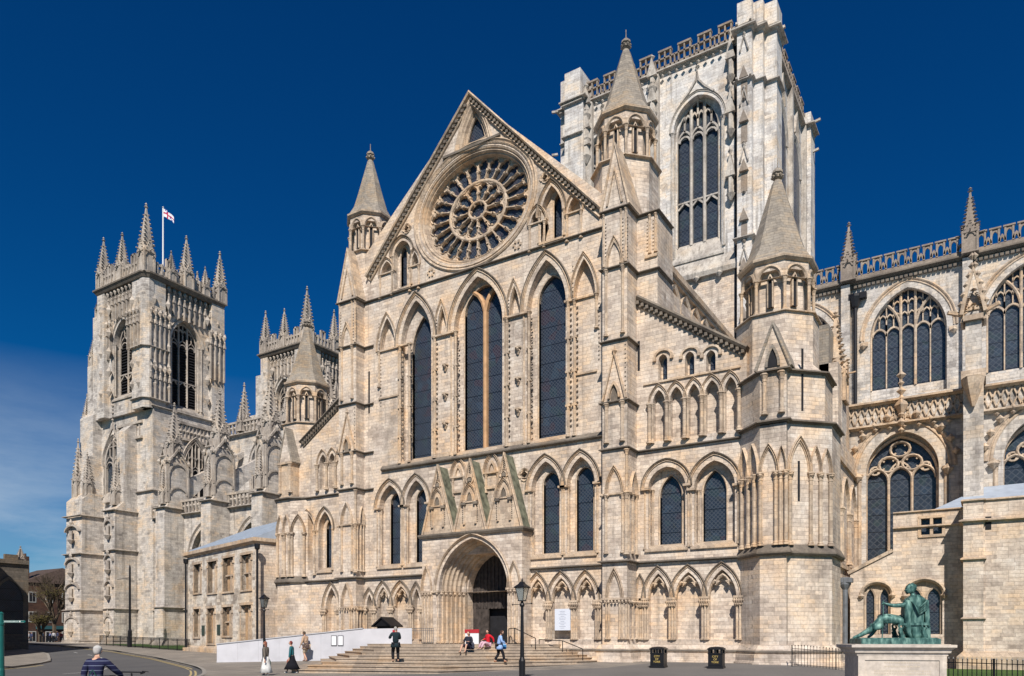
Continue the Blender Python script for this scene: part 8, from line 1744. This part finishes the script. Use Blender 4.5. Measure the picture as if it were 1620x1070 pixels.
pd.prism(rectplan(w_, dq), zb_, zp - .34); pd.box(-w_ + .22, w_ - .22, dq, dq - .0, zb_, zp - .5) if False else None
for a0, a1, z0, z1 in ((-w_, -w_ + .2, zb_ + .3, zp - .36), (w_ - .2, w_, zb_ + .3, zp - .36), (-w_ + .2, w_ - .2, zp - .50, zp - .36)): pd.box(a0, a1, dq, dq + .03, z0, z1)
pd.course(rectplan(w_, dq), [(-.1, zp - .36), (.04, zp - .36), (.04, zp - .30), (.10, zp - .27), (.12, zp - .18), (.20, zp - .12), (.23, zp - .10), (.23, zp - .02), (-.1, zp)], closed=True); pd.prism(rectplan(w_ + .1, dq + .1), zp - .12, zp - .003); pd.course(rectplan(w_, dq), [(-.1, zb_), (.2, zb_), (.2, zb_ + .25), (.05, zb_ + .4), (-.1, zb_ + .4)], closed=True)
pd.build('plinth_block', 'pale', PD); ins = MB(*fS); rn = random.Random(4)
for z in (zp - .60, zp - .72, zp - .86, zp - .94):
    wl = .55 if z > zp - .8 else .8; a = -wl if z < zp - .8 else -.5
    while a < (wl if z < zp - .8 else .5): k = rn.uniform(.03, .07); ins.box(a, a + k, dq - .003, dq + .004, z, z + .045); a += k + .025
ins.build('inscription', plain('faint_letters', (.50, .43, .34), .8), PD)
def sp(u, v, n=0.0):   # point on the statue's middle plane from the photo, as side/height, n toward the viewer
    return ((u - 1413) / pxm / math.cos(ang - 0.03), n, EYE + (HOR - v) / pxm)
def loc3(p): c_, s_ = math.cos(ang), math.sin(ang); return (p[0] * c_ + p[1] * s_, p[0] * s_ - p[1] * c_, p[2] - zp)
def S(u, v, n, r, r2=None): p = loc3(sp(u, v, n)); return (p[0], p[1], p[2], r) + ((r2,) if r2 else ())
sl_ = MB(*fS); sl_.loft([[(-w_ + .12 + i_, -dq + .1 + i_, z), (w_ - .12 - i_, -dq + .1 + i_, z), (w_ - .12 - i_, dq - .1 - i_, z), (-w_ + .12 + i_, dq - .1 - i_, z)] for i_, z in ((0, zp), (0, zp + .16), (.1, zp + .2))]); sl_.build('bronze_base', 'bronze', ST)
zf = 1008
Q = lambda zx, zy: (1320 + zx * .1589, 900 + zy * .1589)      # pixel in the enlarged photo -> photo pixel
def SQ(zx, zy, n, r, r2=None): u, v = Q(zx, zy); return S(u, v, n, r, r2)
pts = [SQ(760, 560, .0, .24), SQ(770, 430, .0, .23, .26), SQ(775, 330, .0, .21, .27), SQ(756, 262, 0, .085), SQ(745, 235, 0, .075), SQ(742, 225, 0, .07),            # hips, chest, neck
       SQ(740, 220, 0, .05), SQ(738, 215, 0, .05),                                                                               # nose, chin
       SQ(700, 330, .30, .105), SQ(660, 368, .34, .085), SQ(560, 372, .30, .068), SQ(505, 354, .27, .048), SQ(483, 345, .27, .035),                        # near arm stretched forward
       SQ(800, 340, -.30, .10), SQ(700, 470, -.36, .075), SQ(560, 510, -.2, .06),
       SQ(700, 540, .17, .15), SQ(480, 485, .17, .15), SQ(400, 590, .17, .11), SQ(275, 668, .17, .07), SQ(215, 690, .17, .04),                # near leg
       SQ(700, 540, -.17, .15), SQ(500, 470, -.17, .13), SQ(450, 580, -.17, .085), SQ(410, 655, -.17, .055), SQ(370, 688, -.17, .04)]
ed = [(0, 1), (1, 2), (2, 3), (3, 4), (4, 5), (5, 6), (6, 7), (2, 8), (8, 9), (9, 10), (10, 11), (11, 12), (2, 13), (13, 14), (14, 15), (0, 16), (16, 17), (17, 18), (18, 19), (19, 20), (0, 21), (21, 22), (22, 23), (23, 24), (24, 25)]
for k in range(4): i = len(pts); pts.append(SQ(470 - 2 * k, 330 + 9 * k, .27 + .03, .016)); pts.append(SQ(478, 338 + 8 * k, .21, .014)); ed += [(12, i), (i, i + 1)]
skinned('figure', pts, ed, 'bronze', ST, sub=2)
# curly hair
cu = []; rn = random.Random(2)
hd_ = MB(*fS)
prof2 = [(722, 150), (700, 172), (690, 195), (690, 205), (680, 222), (692, 228), (690, 238), (696, 246), (706, 256), (730, 248), (758, 246), (782, 220), (788, 190), (776, 162), (750, 146)]
cx_, cz_ = 740, 200
def hp_(k, n): return [(lambda p: (p[0], n, p[2]))(sp(*Q(cx_ + (x - cx_) * k, cz_ + (z - cz_) * k))) for x, z in prof2]
hd_.loft([hp_(k, n) for k, n in ((.45, -.125), (.82, -.095), (.97, -.04), (1, 0), (.97, .04), (.82, .095), (.45, .125))]); hd_.build('head', 'bronze', ST)
hb = MB(*fS)
for k in range(90):
    a = rn.uniform(-.35, 3.5); d = rn.uniform(-1, 1); x, z = 750 + 34 * math.cos(a) * math.sqrt(1 - d * d * .6), 190 - 38 * math.sin(a) * math.sqrt(1 - d * d * .6)
    if x < 724 and z > 170: continue
    p = sp(*Q(x, z)); hb.knob(p[0], d * .10, p[2], .028)
hb.build('curled_hair', 'bronze', ST)
# cloak over the shoulder falling to the base, in folds
ck = MB(*fS)
def ribbon(cols, n0, n1):
    rings = []
    for (za, zb2, zy) in cols:
        ring_ = []; K = 18
        for k in range(K):
            t = 2 * math.pi * k / K; cx_ = (za + zb2) / 2; rx = (zb2 - za) / 2; fold = 1 + .09 * math.cos(6 * t + zy * .01); u, v = Q(cx_ + rx * math.cos(t) * fold, zy); p = sp(u, v); ring_.append((p[0], lerp(n0, n1, .5) + (n1 - n0) / 2 * math.sin(t) * fold, p[2]))
        rings.append(ring_)
    ck.loft(rings)
ribbon([(735, 800, 268), (690, 850, 300), (668, 872, 350), (662, 868, 430), (665, 862, 520), (672, 866, 600), (690, 850, 660), (700, 830, 692)], -.36, .40)
ribbon([(655, 720, 318), (655, 730, 420), (658, 715, 540), (668, 715, 640), (690, 730, 690)], .22, .44)
for k in range(9):                                             # swags across the chest
    p0_ = sp(*Q(690 + 6 * k, 300 + 8 * k), .38 + .01 * k); p1_ = sp(*Q(770, 400 + 8 * k), .46); p2_ = sp(*Q(845, 330 + 10 * k), .36); ck.bar(p0_, p1_, .028); ck.bar(p1_, p2_, .028)
ribbon([(470, 560, 452), (455, 640, 470), (450, 660, 510), (455, 600, 545)], -.3, .3)
ribbon([(380, 500, 545), (365, 490, 590), (375, 455, 610)], -.05, .32)
ck.build('cloak', 'bronze', ST, True)
# chair with scroll legs
cr_ = MB(*fS)
for zx in (625, 820):
    for n in (-.38, .38):
        pth_ = [Q(zx + 10, 690), Q(zx + 4, 660), Q(zx - 8, 620), Q(zx - 2, 590)]; pp_ = [sp(u, v, n) for u, v in pth_]
        for a, b2_, rr_ in zip(pp_, pp_[1:], (.10, .08, .07)): cr_.bar(a, b2_, rr_, 6)
        c_ = sp(*Q(zx + 6, 578), n)
        for k in range(10): a0, a1 = k * .75, (k + 1) * .75; r0_, r1_ = .13 * (1 - k * .08), .13 * (1 - (k + 1) * .08); cr_.bar((c_[0] + r0_ * math.cos(a0), c_[1], c_[2] + r0_ * math.sin(a0)), (c_[0] + r1_ * math.cos(a1), c_[1], c_[2] + r1_ * math.sin(a1)), .035, 5)
a, b2_ = sp(*Q(610, 545)), sp(*Q(860, 560)); cr_.box(a[0], b2_[0], -.42, .42, b2_[2] - .02, a[2]); a, b2_ = sp(*Q(835, 310)), sp(*Q(868, 690)); cr_.loft([[(a[0], n, a[2]), (b2_[0] - .02, n, a[2] - .05), (b2_[0] + .04, n, b2_[2]), (b2_[0] - .12, n, b2_[2])] for n in (-.36, .36)])
cr_.build('chair', 'bronze', ST)
sw_ = MB(*fS); p0_, p1_ = sp(*Q(482, 318), .27), sp(*Q(470, 690), .27); sw_.bar(p0_, p1_, .018, 5); sw_.bar(sp(*Q(466, 352), .27), sp(*Q(500, 350), .27), .02, 5); sw_.build('sword', 'bronze', ST)
